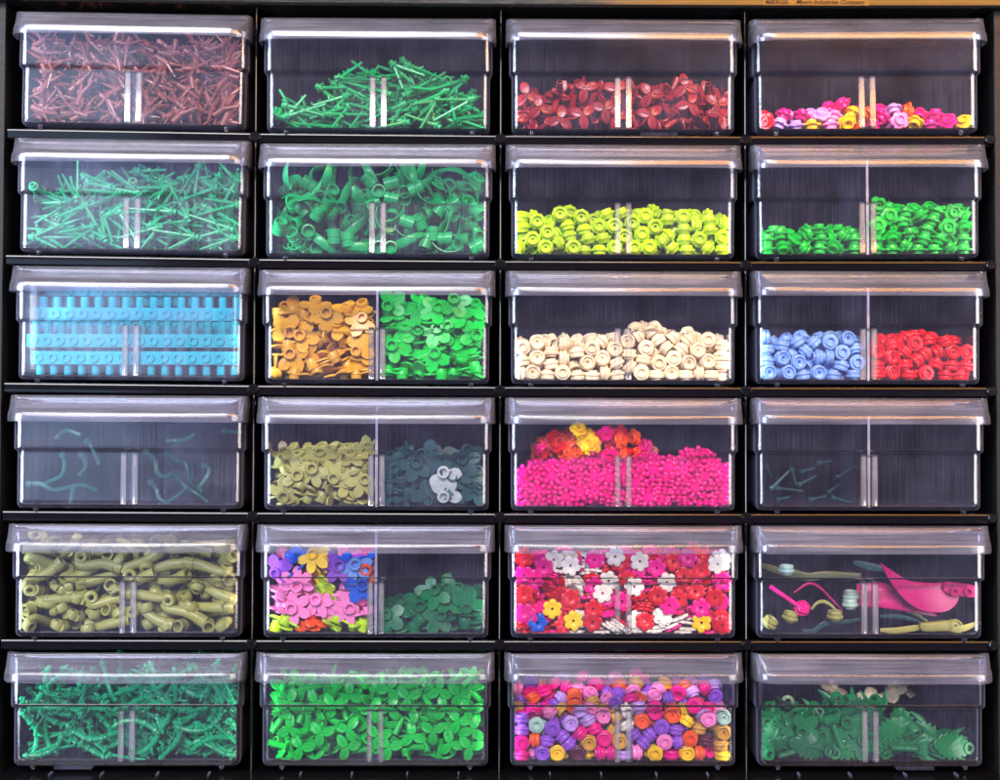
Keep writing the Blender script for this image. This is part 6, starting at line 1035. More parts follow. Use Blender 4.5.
28,-27,-24,8,7,-231,37,186,-78,-49,2,8,7,-176,24,192,31,73,-56,8,7,-97,51,180,61,-61,-49,8,7,19,42,157,61,73,-16,8,7,117,78,172,-62,17,-65,8,7,66,87,
182,-40,-28,-76,8,7,173,49,189,-11,-86,29,8,7,241,86,199,-24,-78,52,8,7,34,20,187,57,40,-40,8,7,106,51,182,-75,-18,-8,8,7,199,88,179,-45,2,51,8,7,-44,
72,185,-36,82,14,8,7,53,46,188,-34,-54,65,8,7,232,74,199,33,46,81,]),
    ('rose_mix', 5, 2, [2,13,-248,29,22,50,-85,0,2,18,-161,20,28,39,-58,58,2,24,-109,23,28,69,14,-14,2,13,-55,29,29,-39,58,-39,2,16,5,29,24,0,0,-82,2,14,35,29,29,-69,-14,69,
2,18,80,22,29,-58,39,39,2,13,121,29,24,0,0,97,2,18,159,20,28,39,-58,58,2,18,248,34,22,-82,-55,0,2,13,-248,74,24,0,0,-73,2,15,-182,52,29,7,-70,-21,2,
18,-147,53,22,89,44,0,2,18,-84,50,24,0,0,97,2,13,-8,63,24,0,0,73,2,19,109,63,23,0,0,27,2,13,218,52,29,30,63,-52,2,13,-249,22,54,-39,-58,-58,2,15,-198,
20,29,39,58,-58,2,15,-132,29,51,-7,-37,18,2,6,-83,20,54,58,39,-39,2,13,-29,30,29,-39,58,-39,2,16,13,50,49,-4,9,-5,2,15,53,29,54,76,-51,-32,2,14,103,
22,57,-58,39,39,2,15,136,28,55,-14,69,-14,2,19,190,29,28,-14,-69,14,2,6,243,29,48,-97,19,0,2,14,-217,52,24,0,0,-77,2,6,-92,53,54,55,43,61,2,14,46,70,
47,7,-97,-11,2,18,72,46,29,14,69,-69,2,18,150,51,29,-44,54,62,2,24,212,61,66,50,28,-43,2,6,248,64,50,2,8,-97,2,13,-248,90,50,0,0,19,2,19,-153,88,29,
-21,-67,-45,2,15,-248,29,84,82,-55,0,2,19,-216,28,60,-14,69,-14,2,15,-186,29,58,55,-82,-1,2,13,-105,29,77,90,18,38,2,6,-7,20,58,70,-6,6,2,15,27,29,74,
53,79,15,2,15,69,29,75,90,-18,-37,2,15,96,22,94,-58,39,39,2,19,166,22,65,-58,-39,-39,2,6,248,20,80,14,69,-69,2,15,-248,59,80,-14,69,69,2,15,-177,64,
59,20,-97,0,2,15,11,79,73,16,27,0,2,13,69,66,73,10,-64,17,2,15,104,46,65,52,-46,46,2,19,175,53,56,14,60,-76,2,6,248,54,72,-55,-82,-7,2,15,-113,76,29,
-69,43,-9,2,16,94,80,47,38,-91,0,2,15,-248,29,112,0,0,55,2,20,-212,22,98,-69,14,14,2,15,-148,29,69,-90,18,-38,2,16,-128,20,101,16,68,-68,2,13,-45,20,
64,4,70,-70,2,21,10,29,97,15,-23,-53,2,19,48,20,107,48,-51,51,2,13,79,20,129,4,-70,70,2,15,133,29,86,-55,-82,0,2,24,206,28,57,-82,-55,9,2,20,248,20,
117,14,-69,69,2,15,-248,85,80,-14,69,69,2,15,-123,64,72,2,-96,0,2,15,-136,54,100,-97,14,-13,2,15,-55,58,73,-67,-73,-6,2,15,37,64,82,18,29,2,2,19,73,
48,105,-11,6,-82,2,19,112,54,104,-2,81,44,2,15,156,58,83,-29,0,86,2,6,182,78,83,-25,-73,55,2,6,228,50,96,-32,92,3,2,13,-217,38,127,9,-92,31,2,15,-173,
22,90,-38,59,59,2,16,-85,29,109,19,95,4,2,13,-69,29,88,95,19,20,2,21,9,29,131,-15,-76,12,2,16,40,29,140,-7,-10,55,2,19,123,20,121,53,-46,46,2,6,191,
39,86,97,-19,-7,2,20,-199,49,86,-75,11,-29,2,15,-166,53,92,47,35,68,2,6,-20,44,81,54,64,6,2,16,72,77,120,19,-84,48,2,19,128,53,129,21,-93,-8,2,13,223,
84,127,1,0,82,2,14,247,53,121,-20,-94,8,2,15,-248,126,54,31,-20,51,2,14,-165,86,89,64,-39,34,2,6,-27,82,86,89,35,-22,2,16,-103,29,130,-54,81,-11,2,14,
-47,20,120,55,-44,44,2,6,-16,29,118,63,-42,-53,2,18,158,29,107,82,-48,-22,2,14,212,22,113,-12,-69,-69,2,19,-211,72,108,-41,-18,-15,2,14,-179,53,122,4,
-17,-19,2,16,-101,62,98,-58,9,-74,2,14,-43,53,108,-27,-28,-54,2,21,38,59,117,-25,-58,-74,2,15,95,112,126,87,-8,46,2,13,133,103,115,40,-73,44,2,16,202,
53,115,-19,94,-8,2,14,254,96,120,-57,-41,57,2,14,-256,117,88,-1,-70,1,2,15,-201,127,118,-5,-14,-20,2,14,-77,131,122,-27,3,11,2,13,-248,64,110,-19,97,
0,2,13,-222,93,118,86,21,0,2,14,-79,60,125,-55,-43,-35,2,6,-43,75,120,90,-11,12,2,13,4,63,105,54,18,26,2,13,23,53,152,72,56,-17,2,13,82,48,134,-22,
-67,-66,2,18,158,74,122,-35,55,-7,2,13,-185,91,121,26,-84,8,2,19,-116,57,134,54,-58,48,2,6,-67,93,136,-36,18,74,2,15,-11,69,140,-14,-65,73,2,19,46,80,
147,36,-23,-34,2,13,180,51,140,-56,48,46,2,6,-256,101,121,-65,-26,65,2,19,-218,119,142,-21,-9,94,2,6,-146,79,122,33,82,-16,2,19,-101,101,117,32,-65,
-62,2,16,64,120,142,-22,32,38,2,6,130,126,127,55,-63,37,2,19,184,89,120,7,-79,55,2,14,35,106,162,17,84,-47,2,15,123,88,148,47,43,53,2,15,-248,138,129,
-20,4,19,2,15,-164,113,124,87,-12,-38,2,19,-115,81,147,36,-70,56,2,15,1,119,154,-80,-44,25,2,15,74,143,160,-76,48,-23,2,15,167,123,126,25,48,23,2,15,
249,124,145,-78,-38,-43,2,13,-179,151,137,17,12,-94,2,6,-157,181,146,92,18,30,2,13,-223,158,146,-15,92,22,2,13,-190,139,158,7,-20,49,2,19,-113,114,
151,-18,33,81,2,14,-73,117,154,4,-92,-33,2,14,-30,103,142,66,57,47,2,14,45,181,159,-25,38,-49,2,14,86,90,154,4,-19,57,2,13,149,113,157,79,24,-26,2,19,
199,115,128,-20,-55,-77,2,16,248,145,170,-20,-29,-77,2,19,-192,180,163,53,-38,-63,2,16,-146,131,139,-75,-43,47,2,19,230,181,134,51,76,21,2,6,47,136,
180,-85,47,20,2,14,99,116,165,55,64,-52,2,6,120,141,176,14,8,-9,2,16,188,124,157,-6,-31,-68,2,13,219,130,168,55,30,75,2,16,-248,181,125,97,19,2,2,15,
-223,188,169,-37,-60,-60,2,13,-132,154,166,59,-24,-75,2,13,69,181,177,-92,19,-30,2,16,142,148,144,76,-21,10,2,15,208,147,129,-2,-37,-72,2,14,-100,144,
164,-82,-55,7,2,19,169,139,170,-55,74,-36,2,14,-255,181,157,-15,-70,15,2,15,-142,188,181,-19,-67,-67,2,13,-161,156,173,-7,94,-9,2,6,-105,181,160,54,
-81,-10,2,13,-57,138,175,-36,34,26,2,15,-31,141,152,47,70,33,2,19,6,154,170,-92,26,-18,2,14,154,175,171,99,-8,0,2,14,203,157,163,-4,65,-73,2,15,228,
181,182,52,79,17,2,15,-66,186,162,62,-33,33,2,13,-27,179,163,36,24,74,2,13,48,178,194,54,78,16,2,14,191,188,168,-36,-60,-60,2,14,-3,185,182,-34,-53,
-57,2,13,-87,181,187,19,95,4,]),
    ('fern_mix', 5, 3, [16,23,-219,135,50,-71,-42,-1,17,23,97,169,58,-54,-9,-10,17,22,201,168,30,33,-1,-6,5,23,-199,171,72,61,-33,43,17,22,86,157,78,-5,-68,70,17,23,190,135,
52,10,-53,80,16,22,-137,176,81,-35,-65,-61,16,23,173,120,48,10,-67,68,17,22,-40,156,106,-24,-70,-66,17,23,-194,147,72,62,11,20,17,23,32,142,90,42,-38,
79,16,23,112,115,72,35,-67,39,17,23,-219,120,49,52,18,9,17,23,-90,149,77,13,-52,79,17,23,-6,137,108,-46,-73,-28,17,22,57,134,92,-55,-46,-59,17,23,190,
101,37,7,-76,59,16,23,-201,129,78,-77,51,26,5,23,-153,24,95,25,-71,57,17,23,-202,84,44,-3,91,39,16,23,-46,131,94,-47,49,45,16,23,-205,107,69,-90,8,-3,
17,22,-148,141,116,-9,-94,21,17,23,-50,112,112,-16,-31,-92,17,23,-184,115,97,-77,2,0,16,22,4,118,111,-73,-6,22,16,23,28,94,100,-34,81,10,16,23,-213,
76,46,-78,-31,-5,17,23,-235,86,77,51,-37,65,16,23,-27,81,81,-4,67,52,17,23,42,65,47,-63,-24,-24,5,23,-121,94,103,-41,-38,-59,17,23,87,65,43,48,6,-9,
16,23,-229,41,68,66,-25,48,17,22,205,80,33,48,-20,0,16,22,-80,105,88,-66,36,5,17,23,189,64,46,-81,18,-3,16,23,-19,54,56,-13,67,52,17,23,149,70,32,20,
-1,-33,5,23,-65,85,100,-16,63,63,16,23,-228,57,59,-65,24,45,5,22,36,56,77,-10,-68,-71,16,23,122,44,46,-7,-68,71,5,23,5,54,46,-65,-17,-46,16,22,77,43,
61,64,-33,26,17,23,-32,53,76,67,-40,-3,17,22,-163,61,89,-10,-33,-85,16,22,-145,17,46,11,-70,69,17,23,-90,37,37,-16,-92,-26,16,23,-47,69,78,72,31,-39,
17,23,-67,52,39,-70,-4,-29,17,22,105,24,40,69,3,0,16,23,206,33,45,4,-73,-65,16,23,-98,55,75,-60,51,29,16,23,80,41,51,-27,35,86,17,23,-194,56,76,67,37,
-5,5,22,-62,44,111,39,56,-65,16,23,51,17,78,66,-31,23,17,22,-147,57,57,-82,3,-54,5,23,-98,36,69,-50,49,51,5,23,-188,43,57,-18,43,87,16,23,-43,28,48,
57,-15,16,5,23,-42,25,93,63,-32,18,17,23,-83,27,85,29,-66,47,5,23,53,31,55,72,13,-11,16,23,-205,36,41,32,-83,44,5,22,-18,19,44,-4,-75,-65,17,22,-177,
26,34,69,-1,15,]),
]
KINDS = ['stud_flower', 'petal_stud', 'rose_stud', 'tiny_flower', 'flat_flower', 'leaf_plate', 'leaf_plate4', 'leaf_plate5', 'leaf_stem', 'twig', 'grass_stem', 'claw_leaf', 'trunk', 'thorn_vine', 'straight_bar', 'squiggle', 'fern', 'bracket_leaf']
COLS = ['brown', 'sea green', 'dark red', 'teal green', 'lime', 'leaf green', 'ochre', 'bright green', 'cream', 'sky blue', 'red', 'olive', 'smoke', 'magenta', 'pink', 'purple', 'lavender', 'blue', 'yellow', 'orange', 'mint', 'white', 'dark green', 'deep green', 'maroon', 'clear']

SHAPE = {'stud_flower': ('flower_stud', 'round flower stud', 'stud'), 'petal_stud': ('petal_stud', 'five-petal stud', 'stud'), 'rose_stud': ('rose_stud', 'rose-topped stud', 'stud'),
         'tiny_flower': ('small_flower', 'little seven-petalled flower', 'flower'), 'flat_flower': ('flat_flower', 'thin six-petalled flat flower', 'flower'),
         'leaf_plate': ('leaf_plate', 'three-leafed ring plate', 'leaf'), 'leaf_plate4': ('leaf_plate', 'four-leafed ring plate', 'leaf'),
         'leaf_plate5': ('leaf_plate', 'five-leafed ring plate', 'leaf'), 'leaf_stem': ('leafed_stem', 'stem with three leaves', 'stem'),
         'twig': ('forked_twig', 'forked twig', 'twig'), 'grass_stem': ('grass_stem', 'thin-bladed grass stem', 'stem'), 'claw_leaf': ('claw_leaf', 'open barrel with curved leaf', 'claw'),
         'trunk': ('hooked_trunk', 'hooked hollow trunk', 'trunk'), 'thorn_vine': ('thorny_vine', 'bowed vine with short pegs', 'vine'), 'straight_bar': ('thin_bar', 'thin straight bar', 'bar'),
         'fern': ('fern_leaf', 'toothed fern leaf', 'fern'), 'bracket_leaf': ('leaf_bracket', 'clip bar with two leaves', 'bracket')}
MESH = {}
def piece_mesh(kind, col):
    if kind not in MESH: MESH[kind] = BUILD[kind]().mesh(kind)
    if (kind, col) not in MESH:
        m = MESH[kind].copy(); m.name = col.replace(' ', '_')+'_'+kind; m.materials.append(MATS[col]); MESH[(kind, col)] = m
    return MESH[(kind, col)]
def where(r, c): return f'in {ROWN[r]} row\'s {ORD[c] if c < 3 else "last"} drawer'
SIDE = {'green_petal_l': 'before the divider', 'green_petal_r': 'past the divider', 'ochre_l': '', 'green_leaf_r': ''}
def put(kind, col, r, c, l, q, label=None, group=None):
    nm, txt, cat = SHAPE[kind]
    o = obj(col.replace(' ', '_')+'_'+nm, piece_mesh(kind, col))
    o.matrix_world = drawer_matrix(r, c) @ Matrix.Translation(Vector(l)*S) @ q.to_matrix().to_4x4()
    tag(o, label or f'{col} {txt} in the heap {where(r, c)}', cat, group or f'{col} {txt}s {where(r, c)}')
    return o
for name, r, c, code in PILES:
    items = []                             # eight whole numbers a piece: kind, colour, place in fifths of a mm, turn
    for i in range(0, len(code), 8):
        k, cl, x, y, z, qx, qy, qz = code[i:i+8]; qx, qy, qz = qx/99, qy/99, qz/99
        items.append([KINDS[k], COLS[cl], (x/5, y/5, z/5), Quaternion((math.sqrt(max(0, 1-qx*qx-qy*qy-qz*qz)), qx, qy, qz)).normalized()])
    special = {}
    top_i = max(range(len(items)), key=lambda i: items[i][2][2]-.15*items[i][2][1])
    special[top_i] = 'topmost in the heap'
    count = {}
    for it in items: count[(it[0], it[1])] = count.get((it[0], it[1]), 0)+1
    for i, (k, col, l, q) in enumerate(items):
        nm, txt, cat = SHAPE[k]; lab = None
        if i in special: lab = f'{col} {txt}, {special[i]} {where(r, c)}'
        elif count[(k, col)] == 1: lab = f'only {col} {txt} {where(r, c)}'
        half = ''
        if name.endswith('_l') and name.startswith('green_petal'): half = 'lower '
        if name.startswith('green_petal_r'): half = 'taller '
        if lab: lab = lab.replace('in the heap', f'in the {half}heap', 1)
        g = f'{col} {txt}s in the {half}heap {where(r, c)}'
        put(k, col, r, c, l, q, lab or f'{col} {txt} in the {half}heap {where(r, c)}', g)

# ---------------------------------------------------------------- camera (also used to turn measured points into places)
CAMP = (-4.255, -142.03, 1320.33, 0.025679, 0.002519, -0.006485); D = 650.0
Ma = Matrix.Rotation(-CAMP[5], 3, 'Z'); Mb = Matrix.Rotation(-CAMP[3], 3, 'X'); Mc = Matrix.Rotation(CAMP[4], 3, 'Y')
BAS = Mc @ Mb @ Ma                        # world -> camera (x right, y forward, z up)
INV = BAS.transposed()
def at(px, py, Y):
    """world point (mm) at depth Y behind the drawer fronts, for things measured in the photograph"""
    d = INV @ Vector(((px-500)/CAMP[2], 1, -(py-390)/CAMP[2])); t = (Y+D)/d.y
    return Vector((CAMP[0]+d.x*t, Y, CAMP[1]+d.z*t))
def local_thing(name, mb, origin, m, label, cat, group=None, angle=40):
    mb.v = [(x-origin.x, y-origin.y, z-origin.z) for x, y, z in mb.v]
    o = obj(name, mb.mesh(name, angle=angle), m); o.location = origin*S
    return tag(o, label, cat, group)

# wavy tendrils in the nearly empty drawer of the fourth row
TEND = [(6, [(130+110/8, 415+280/8), (155, 461), (157, 472.5), (165, 477), (174, 475), (186, 487.5), (195, 492.5), (205, 500)], 'long wavy tendril ending low by the far corner'),
        (9, [(166, 451), (176, 460.6), (186, 463.7), (189, 477.5), (194, 485), (200, 490)], 'wavy tendril dropping beside the longest one'),
        (5, [(149, 480), (156, 489), (159, 497.5), (166, 502.5), (177.5, 496), (186, 489)], 'hooked tendril curling along the drawer floor'),
        (13, [(201, 465), (209, 470), (204, 481), (197, 489)], 'short bent tendril highest at its curled tip'),
        (26, [(166, 442), (176, 441), (185, 440.6), (193, 436)], 'faint tendril lying level above the others'),
        (30, [(221, 431), (230, 432), (240, 432)], 'faint short tendril high by the drawer side'),
        (16, [(62, 452.5), (65, 463), (61, 476), (43, 484)], 'drooping tendril left of the divider ribs'.replace('left of', 'before')),
        (12, [(80.5, 452.5), (86, 465.5), (80.5, 473.5)], 'short wavy tendril nearer the divider ribs'),
        (8, [(26, 484), (41.6, 484), (54.5, 490), (80.5, 485), (93.5, 489)], 'tendril lying across two others low in the drawer'),
        (7, [(75, 486), (72, 494), (71, 501)], 'stub of tendril standing on the drawer floor'),
        (24, [(56, 440), (62, 432), (70, 431), (78, 434)], 'faint arched tendril high in the drawer'),
        (20, [(86, 440), (90, 444), (94, 452), (98, 462)], 'faint falling tendril next to the arched one')]
for dpt, path, lab in TEND:
    pts = [at(x, y, dpt+1.2*math.sin(i*1.7)) for i, (x, y) in enumerate(path)]
    P = catmull(pts, 5) if len(pts) > 2 else pts
    mb = MB(); tube(mb, P, [1.3-.3*i/(len(P)-1) for i in range(len(P))], 8); tube(mb, [P[0], P[0]+(P[1]-P[0]).normalized()*2.4], 1.8, 10)
    tube(mb, [P[-1], P[-1]+(P[-1]-P[-2]).normalized()*1.6], 1.1, 8)
    local_thing('wavy_tendril', mb, P[0], MATS['dull teal'], 'dull teal '+lab, 'tendril', 'wavy tendrils in the first drawer of the fourth row')
# thin bars in the nearly empty drawer
for i, (dpt, a, b, lab) in enumerate([(14, (766, 465), (771, 476), 'short dark bar standing by the drawer side'), (7, (771, 489), (792, 468), 'dark bar leaning up from the low one'),
        (8, (792, 468), (796, 485), 'dark bar falling from the peak of the leaning one'), (5, (776, 488), (803, 491), 'dark bar lying level near the floor'),
        (16, (798, 485), (816, 476), 'dark bar slanting up behind the level one'), (20, (828, 493), (839, 484), 'small dark bar nearer the divider'),
        (8, (831, 497), (852, 503), 'dark bar sloping down towards the divider foot'), (28, (818, 463), (832, 461), 'faint dark bar highest in the drawer'),
        (24, (836, 478), (856, 465), 'faint dark bar rising towards the divider'), (12, (809, 500), (826, 496), 'dark bar lying on the drawer floor'),
        (32, (800, 472), (815, 468), 'faint dark bar deep in the drawer'), (18, (776, 500), (790, 497), 'short dark bar on the floor below the leaning one')]):
    A, B = at(*a, dpt), at(*b, dpt+3); mb = MB(); tube(mb, [A, (A+B)/2, B], [.75, .65, .55], 8); tube(mb, [A, A+(B-A).normalized()*1.6], 1.3, 8)
    local_thing('thin_bar', mb, A, MATS['smoke'], 'thin '+lab, 'bar', 'thin dark bars in the last drawer of the fourth row')
# azure studded strips
def strip(x0, x1, z0, z1, zs, Y, n, label, depth=7.2):
    mb = MB(); o = Vector(((x0+x1)/2, Y, z0)); pitch = (x1-x0)/n
    box(mb, (x0, Y, z0), (x1, Y+depth, z1))
    for k in range(n):
        x = x0+pitch*(k+.5); a, b = (z1, zs) if zs > z1 else (zs, z0)
        lathe(mb, [(0, a), (1.9, a), (2.0, a+.2), (2.0, b-.3), (1.75, b), (0, b)], 14, None, T(x, Y+depth/2, 0), close=False)
        lathe(mb, [(1.2, 0), (2.5, 0), (2.5, .8), (1.2, .8)], 12, None, T(x, Y-.1, (z0+z1)/2, rx=90))
    local_thing('studded_strip', mb, o, MATS['azure'], label, 'strip', 'azure studded strips in the first drawer of the third row', 30)
M0 = drawer_matrix(2, 0).translation/S
Lx = lambda x: M0.x+x
for x0, x1, z0, z1, zs, Y, n, lab in ((-52, 53.4, 16.5, 23, 29.6, 4.2, 16, 'azure strip with studs up, right under the shoulder line of the front'),
        (-50, 53.4, 8, 14.5, 3.0, 5.4, 15, 'lowest azure strip, its studs pointing down'), (-52, 52.5, 30.5, 37, 42.6, 15, 15, 'azure strip on top of the stack, studs up'),
        (-52, 52, 23.5, 29.8, 16, 14, 15, 'azure strip behind the front one, studs down'), (-51, 52, 9, 15, 20, 14.5, 15, 'azure strip low in the rear of the stack'),
        (-50, 51, 44, 48.5, 39, 26, 13, 'faint azure strip highest and deepest in the drawer')):
    strip(Lx(x0), Lx(x1), M0.z+z0, M0.z+z1, M0.z+zs, Y, n, lab)
# the drawer of big leaves: wings, clips, strips
def ribbon(name, path, dpt, rad, col, label, cat, flat=.3, flip=False, steep=0):
    P = catmull([at(x, y, dpt+steep*i) for i, (x, y) in enumerate(path)], 6) if len(path) > 2 else [at(x, y, dpt+steep*i) for i, (x, y) in enumerate(path)]
    n = len(P); R_ = [rad*(.35+.65*math.sin(PI*(.1+.85*i/max(1, n-1)))) for i in range(n)] if len(path) > 2 else rad
    mb = MB(); tube(mb, P, R_, 10, flat=flat, up=(0, 1, 0) if not flip else (0, 0, 1))
    return local_thing(name, mb, P[0], MATS[col], label, cat)
def plate(name, outline, dpt, th, col, label, cat, lean=0, group=None):
    base = at(*outline[0], dpt); P = [at(x, y, dpt) for x, y in outline]
    cx = sum(p.x for p in P)/len(P); cz = sum(p.z for p in P)/len(P)
    Q = catmull([Vector((p.x, p.z, 0)) for p in P]+[Vector((P[0].x, P[0].z, 0))], 4)[:-1]
    mb = MB(); prism(mb, [(q.x-cx, q.y-cz) for q in Q], -th/2, th/2, .3, dome=.5, zf=lambda x, y: -.004*x*x)
    mb.v = [(x+cx, dpt-z+lean*(y), y+cz) for x, y, z in mb.v]
    return local_thing(name, mb, Vector((cx, dpt, cz)), MATS[col], label, cat, group)
fx = lambda x: 755+x/4.255; fy = lambda y: 560+y/4.255
wing = plate('magenta_wing', [(fx(x), fy(y)) for x, y in ((535, 12), (570, 45), (640, 85), (740, 98), (830, 100), (872, 140), (850, 195), (790, 222), (700, 212), (630, 165), (575, 90))], 6, 1.6, 'plum', 'large glossy magenta wing beside the divider ribs, tip upwards', 'wing', .12)
mb = MB(); c0 = at(fx(872), fy(128), 4.5)
o_ = [(x, y) for x, y in ((-17, 5), (-10, 5.4), (14, 3.2), (17, 0), (16, -4.6), (0, -4), (-15, -1.5))]
prism(mb, [(q.x*.5, q.y*.75) for q in catmull([Vector((x, y, 0)) for x, y in o_+[o_[0]]], 4)[:-1]], -1.1, 1.1, .3, M=Matrix.Translation(c0) @ Matrix.Rotation(PI/2, 4, 'X'))
for dx in (-3.4, 3.4): lathe(mb, [(1.0, 0), (2.2, 0), (2.1, 2.0), (1.3, 2.0)], 16, None, Matrix.Translation(c0+Vector((dx, -.8, -.6))) @ Matrix.Rotation(PI/2, 4, 'X'))
mb.v = [(x-wing.location.x/S, y-wing.location.y/S, z-wing.location.z/S) for x, y, z in mb.v]
obj('clip', mb.mesh('clip'), MATS['plum'], wing)
plate('magenta_wing', [(fx(x), fy(y)) for x, y in ((440, 105), (560, 100), (640, 160), (720, 205), (775, 240), (640, 218), (520, 200), (440, 190))], 13, 1.3, 'plum', 'second magenta wing lying lower, behind the divider ribs', 'wing', .25)
ribbon('magenta_bar', [(fx(65), fy(112)), (fx(225), fy(225))], 7, 1.1, 'magenta', 'magenta bar with a knob, slanting down to the drawer middle', 'bar', 1)
ribbon('magenta_bar', [(fx(165), fy(138)), (fx(250), fy(102)), (fx(372), fy(215))], 12, .8, 'plum', 'magenta bent bar peaking above the olive studs', 'bar', 1)
ribbon('olive_strap', [(fx(240), fy(210)), (fx(262), fy(185)), (fx(290), fy(177)), (fx(320), fy(190)), (fx(352), fy(222))], 6, .9, 'olive', 'thin olive strap arched over a stud', 'strap')
ribbon('olive_strap', [(fx(532), fy(298)), (fx(600), fy(300)), (fx(690), fy(288)), (fx(700), fy(284))], 6, 1.6, 'olive', 'olive blade lying on the floor before its clip', 'strap')
ribbon('olive_strap', [(fx(825), fy(298)), (fx(890), fy(290)), (fx(950), fy(266))], 6, 1.6, 'olive', 'olive blade curving up past its clip', 'strap')
ribbon('olive_strap', [(fx(600), fy(205)), (fx(670), fy(222)), (fx(735), fy(262))], 14, 1.0, 'olive', 'olive strap running under the large magenta wing', 'strap')
plate('olive_clip', [(fx(x), fy(y)) for x, y in ((698, 268), (760, 262), (828, 258), (832, 296), (770, 302), (708, 300))], 5, 4, 'olive', 'blocky olive clip between two blades on the drawer floor', 'clip')
ribbon('green_strap', [(fx(165), fy(50)), (fx(230), fy(72)), (fx(300), fy(64)), (fx(450), fy(66))], 34, 2.2, 'moss', 'faint moss green strap high and deep in the drawer', 'strap')
ribbon('green_strap', [(fx(5), fy(15)), (fx(120), fy(52)), (fx(230), fy(90))], 40, 1.8, 'moss', 'faint moss green strap sloping behind the studs', 'strap')
ribbon('green_strap', [(fx(420), fy(10)), (fx(500), fy(30)), (fx(560), fy(40))], 34, 2.0, 'smoke', 'dark strap deep behind the large magenta wing', 'strap')
ribbon('dark_strap', [(fx(200), fy(300)), (fx(250), fy(303)), (fx(300), fy(270)), (fx(400), fy(262)), (fx(450), fy(250))], 10, 1.3, 'smoke', 'smoky wavy strap low between olive studs', 'strap')
ribbon('dark_strap', [(fx(530), fy(240)), (fx(620), fy(242)), (fx(700), fy(262))], 9, 1.2, 'smoke', 'smoky strap above the olive clip', 'strap')
for x, y, dpt, col, rx, ry, lab in ((65, 265, 5, 'olive', 20, 35, 'olive rose stud tipped over by the drawer side'), (150, 240, 6, 'olive', 8, 12, 'olive rose stud standing next to the tipped one'),
        (340, 234, 6, 'olive', 5, 0, 'olive rose stud under the arched strap'), (200, 205, 8, 'magenta', 60, 20, 'magenta rose stud at the foot of the slanting bar'),
        (405, 185, 10, 'mint', 0, 0, 'mint rose stud before the divider ribs'), (408, 150, 12, 'mint', 4, 0, 'mint rose stud stacked on another one'), (135, 40, 24, 'mint', 0, 0, 'faint mint rose stud high in the drawer'),
        (850, 285, 9, 'olive', 70, 0, 'olive rose stud behind the blocky clip')):
    p = at(fx(x), fy(y), dpt); nm, txt, cat = SHAPE['rose_stud']
    o = obj(col+'_rose_stud', piece_mesh('rose_stud', col)); o.location = p*S; o.rotation_euler = (math.radians(rx), math.radians(ry), 0); tag(o, lab+', last drawer of the fifth row', 'stud')
# a soft frosted bag round the azure strips
def bag_material():
    m, nt, out = mat('frosted_bag_film'); L = nt.links
    tr = N(nt, 'ShaderNodeBsdfTransparent'); tr.inputs[0].default_value = (.96, .97, 1, 1)
    rf = N(nt, 'ShaderNodeBsdfRefraction', Roughness=.22, IOR=1.12); rf.inputs['Color'].default_value = (.96, .97, 1, 1)
    df = N(nt, 'ShaderNodeBsdfDiffuse'); df.inputs[0].default_value = (.78, .80, .95, 1)
    gl = N(nt, 'ShaderNodeBsdfGlossy', Roughness=.15)
    tc = N(nt, 'ShaderNodeTexCoord'); nz = N(nt, 'ShaderNodeTexNoise'); nz.inputs['Scale'].default_value = 45; nz.inputs['Detail'].default_value = 4; L.new(tc.outputs['Object'], nz.inputs['Vector'])
    mr = N(nt, 'ShaderNodeMapRange'); mr.inputs['From Min'].default_value = .35; mr.inputs['From Max'].default_value = .7; mr.inputs['To Min'].default_value = .01; mr.inputs['To Max'].default_value = .045; L.new(nz.outputs[0], mr.inputs['Value'])
    a = N(nt, 'ShaderNodeMixShader'); a.inputs[0].default_value = .3; L.new(tr.outputs[0], a.inputs[1]); L.new(rf.outputs[0], a.inputs[2])
    b = N(nt, 'ShaderNodeMixShader'); L.new(mr.outputs[0], b.inputs[0]); L.new(a.outputs[0], b.inputs[1]); L.new(df.outputs[0], b.inputs[2])
    c = N(nt, 'ShaderNodeMixShader'); c.inputs[0].default_value = .035; L.new(b.outputs[0], c.inputs[1]); L.new(gl.outputs[0], c.inputs[2])
    L.new(c.outputs[0], out.inputs[0]); return m
BAG = bag_material()
def bag(r, c, ctr, half, e, label, seed):
    from mathutils import noise
    mb = MB(); nu, nv = 72, 36; v = []; f = []
    sg = lambda q, p: math.copysign(abs(q)**p, q)
    for j in range(nv+1):
        ph = -PI/2+PI*j/nv
        for i in range(nu):
            th = 2*PI*i/nu
            p = Vector((half[0]*sg(math.cos(ph), 2/e)*sg(math.cos(th), 2/e), half[1]*sg(math.cos(ph), 2/e)*sg(math.sin(th), 2/e), half[2]*sg(math.sin(ph), 2/e)))
            w = noise.noise(Vector((p.x*.07+seed, p.y*.1, p.z*.12)))+.5*noise.noise(Vector((p.x*.2, p.y*.2+seed, p.z*.25)))
            k = 1-.025*(1+w)*(1 if e < 5 else .6)
            v.append(tuple(p*k))
    for j in range(nv):
        for i in range(nu): i2 = (i+1) % nu; f.append((j*nu+i, j*nu+i2, (j+1)*nu+i2, (j+1)*nu+i))
    mb.add(v, f); o = obj('frosted_bag', mb.mesh('bag', angle=80), BAG); o.matrix_world = drawer_matrix(r, c) @ Matrix.Translation(Vector(ctr)*S)
    tag(o, label, 'bag')
bag(2, 0, (0, 24, 26.5), (53.6, 22.3, 24.8), 14, 'frosted bag around the azure studded strips', 1)
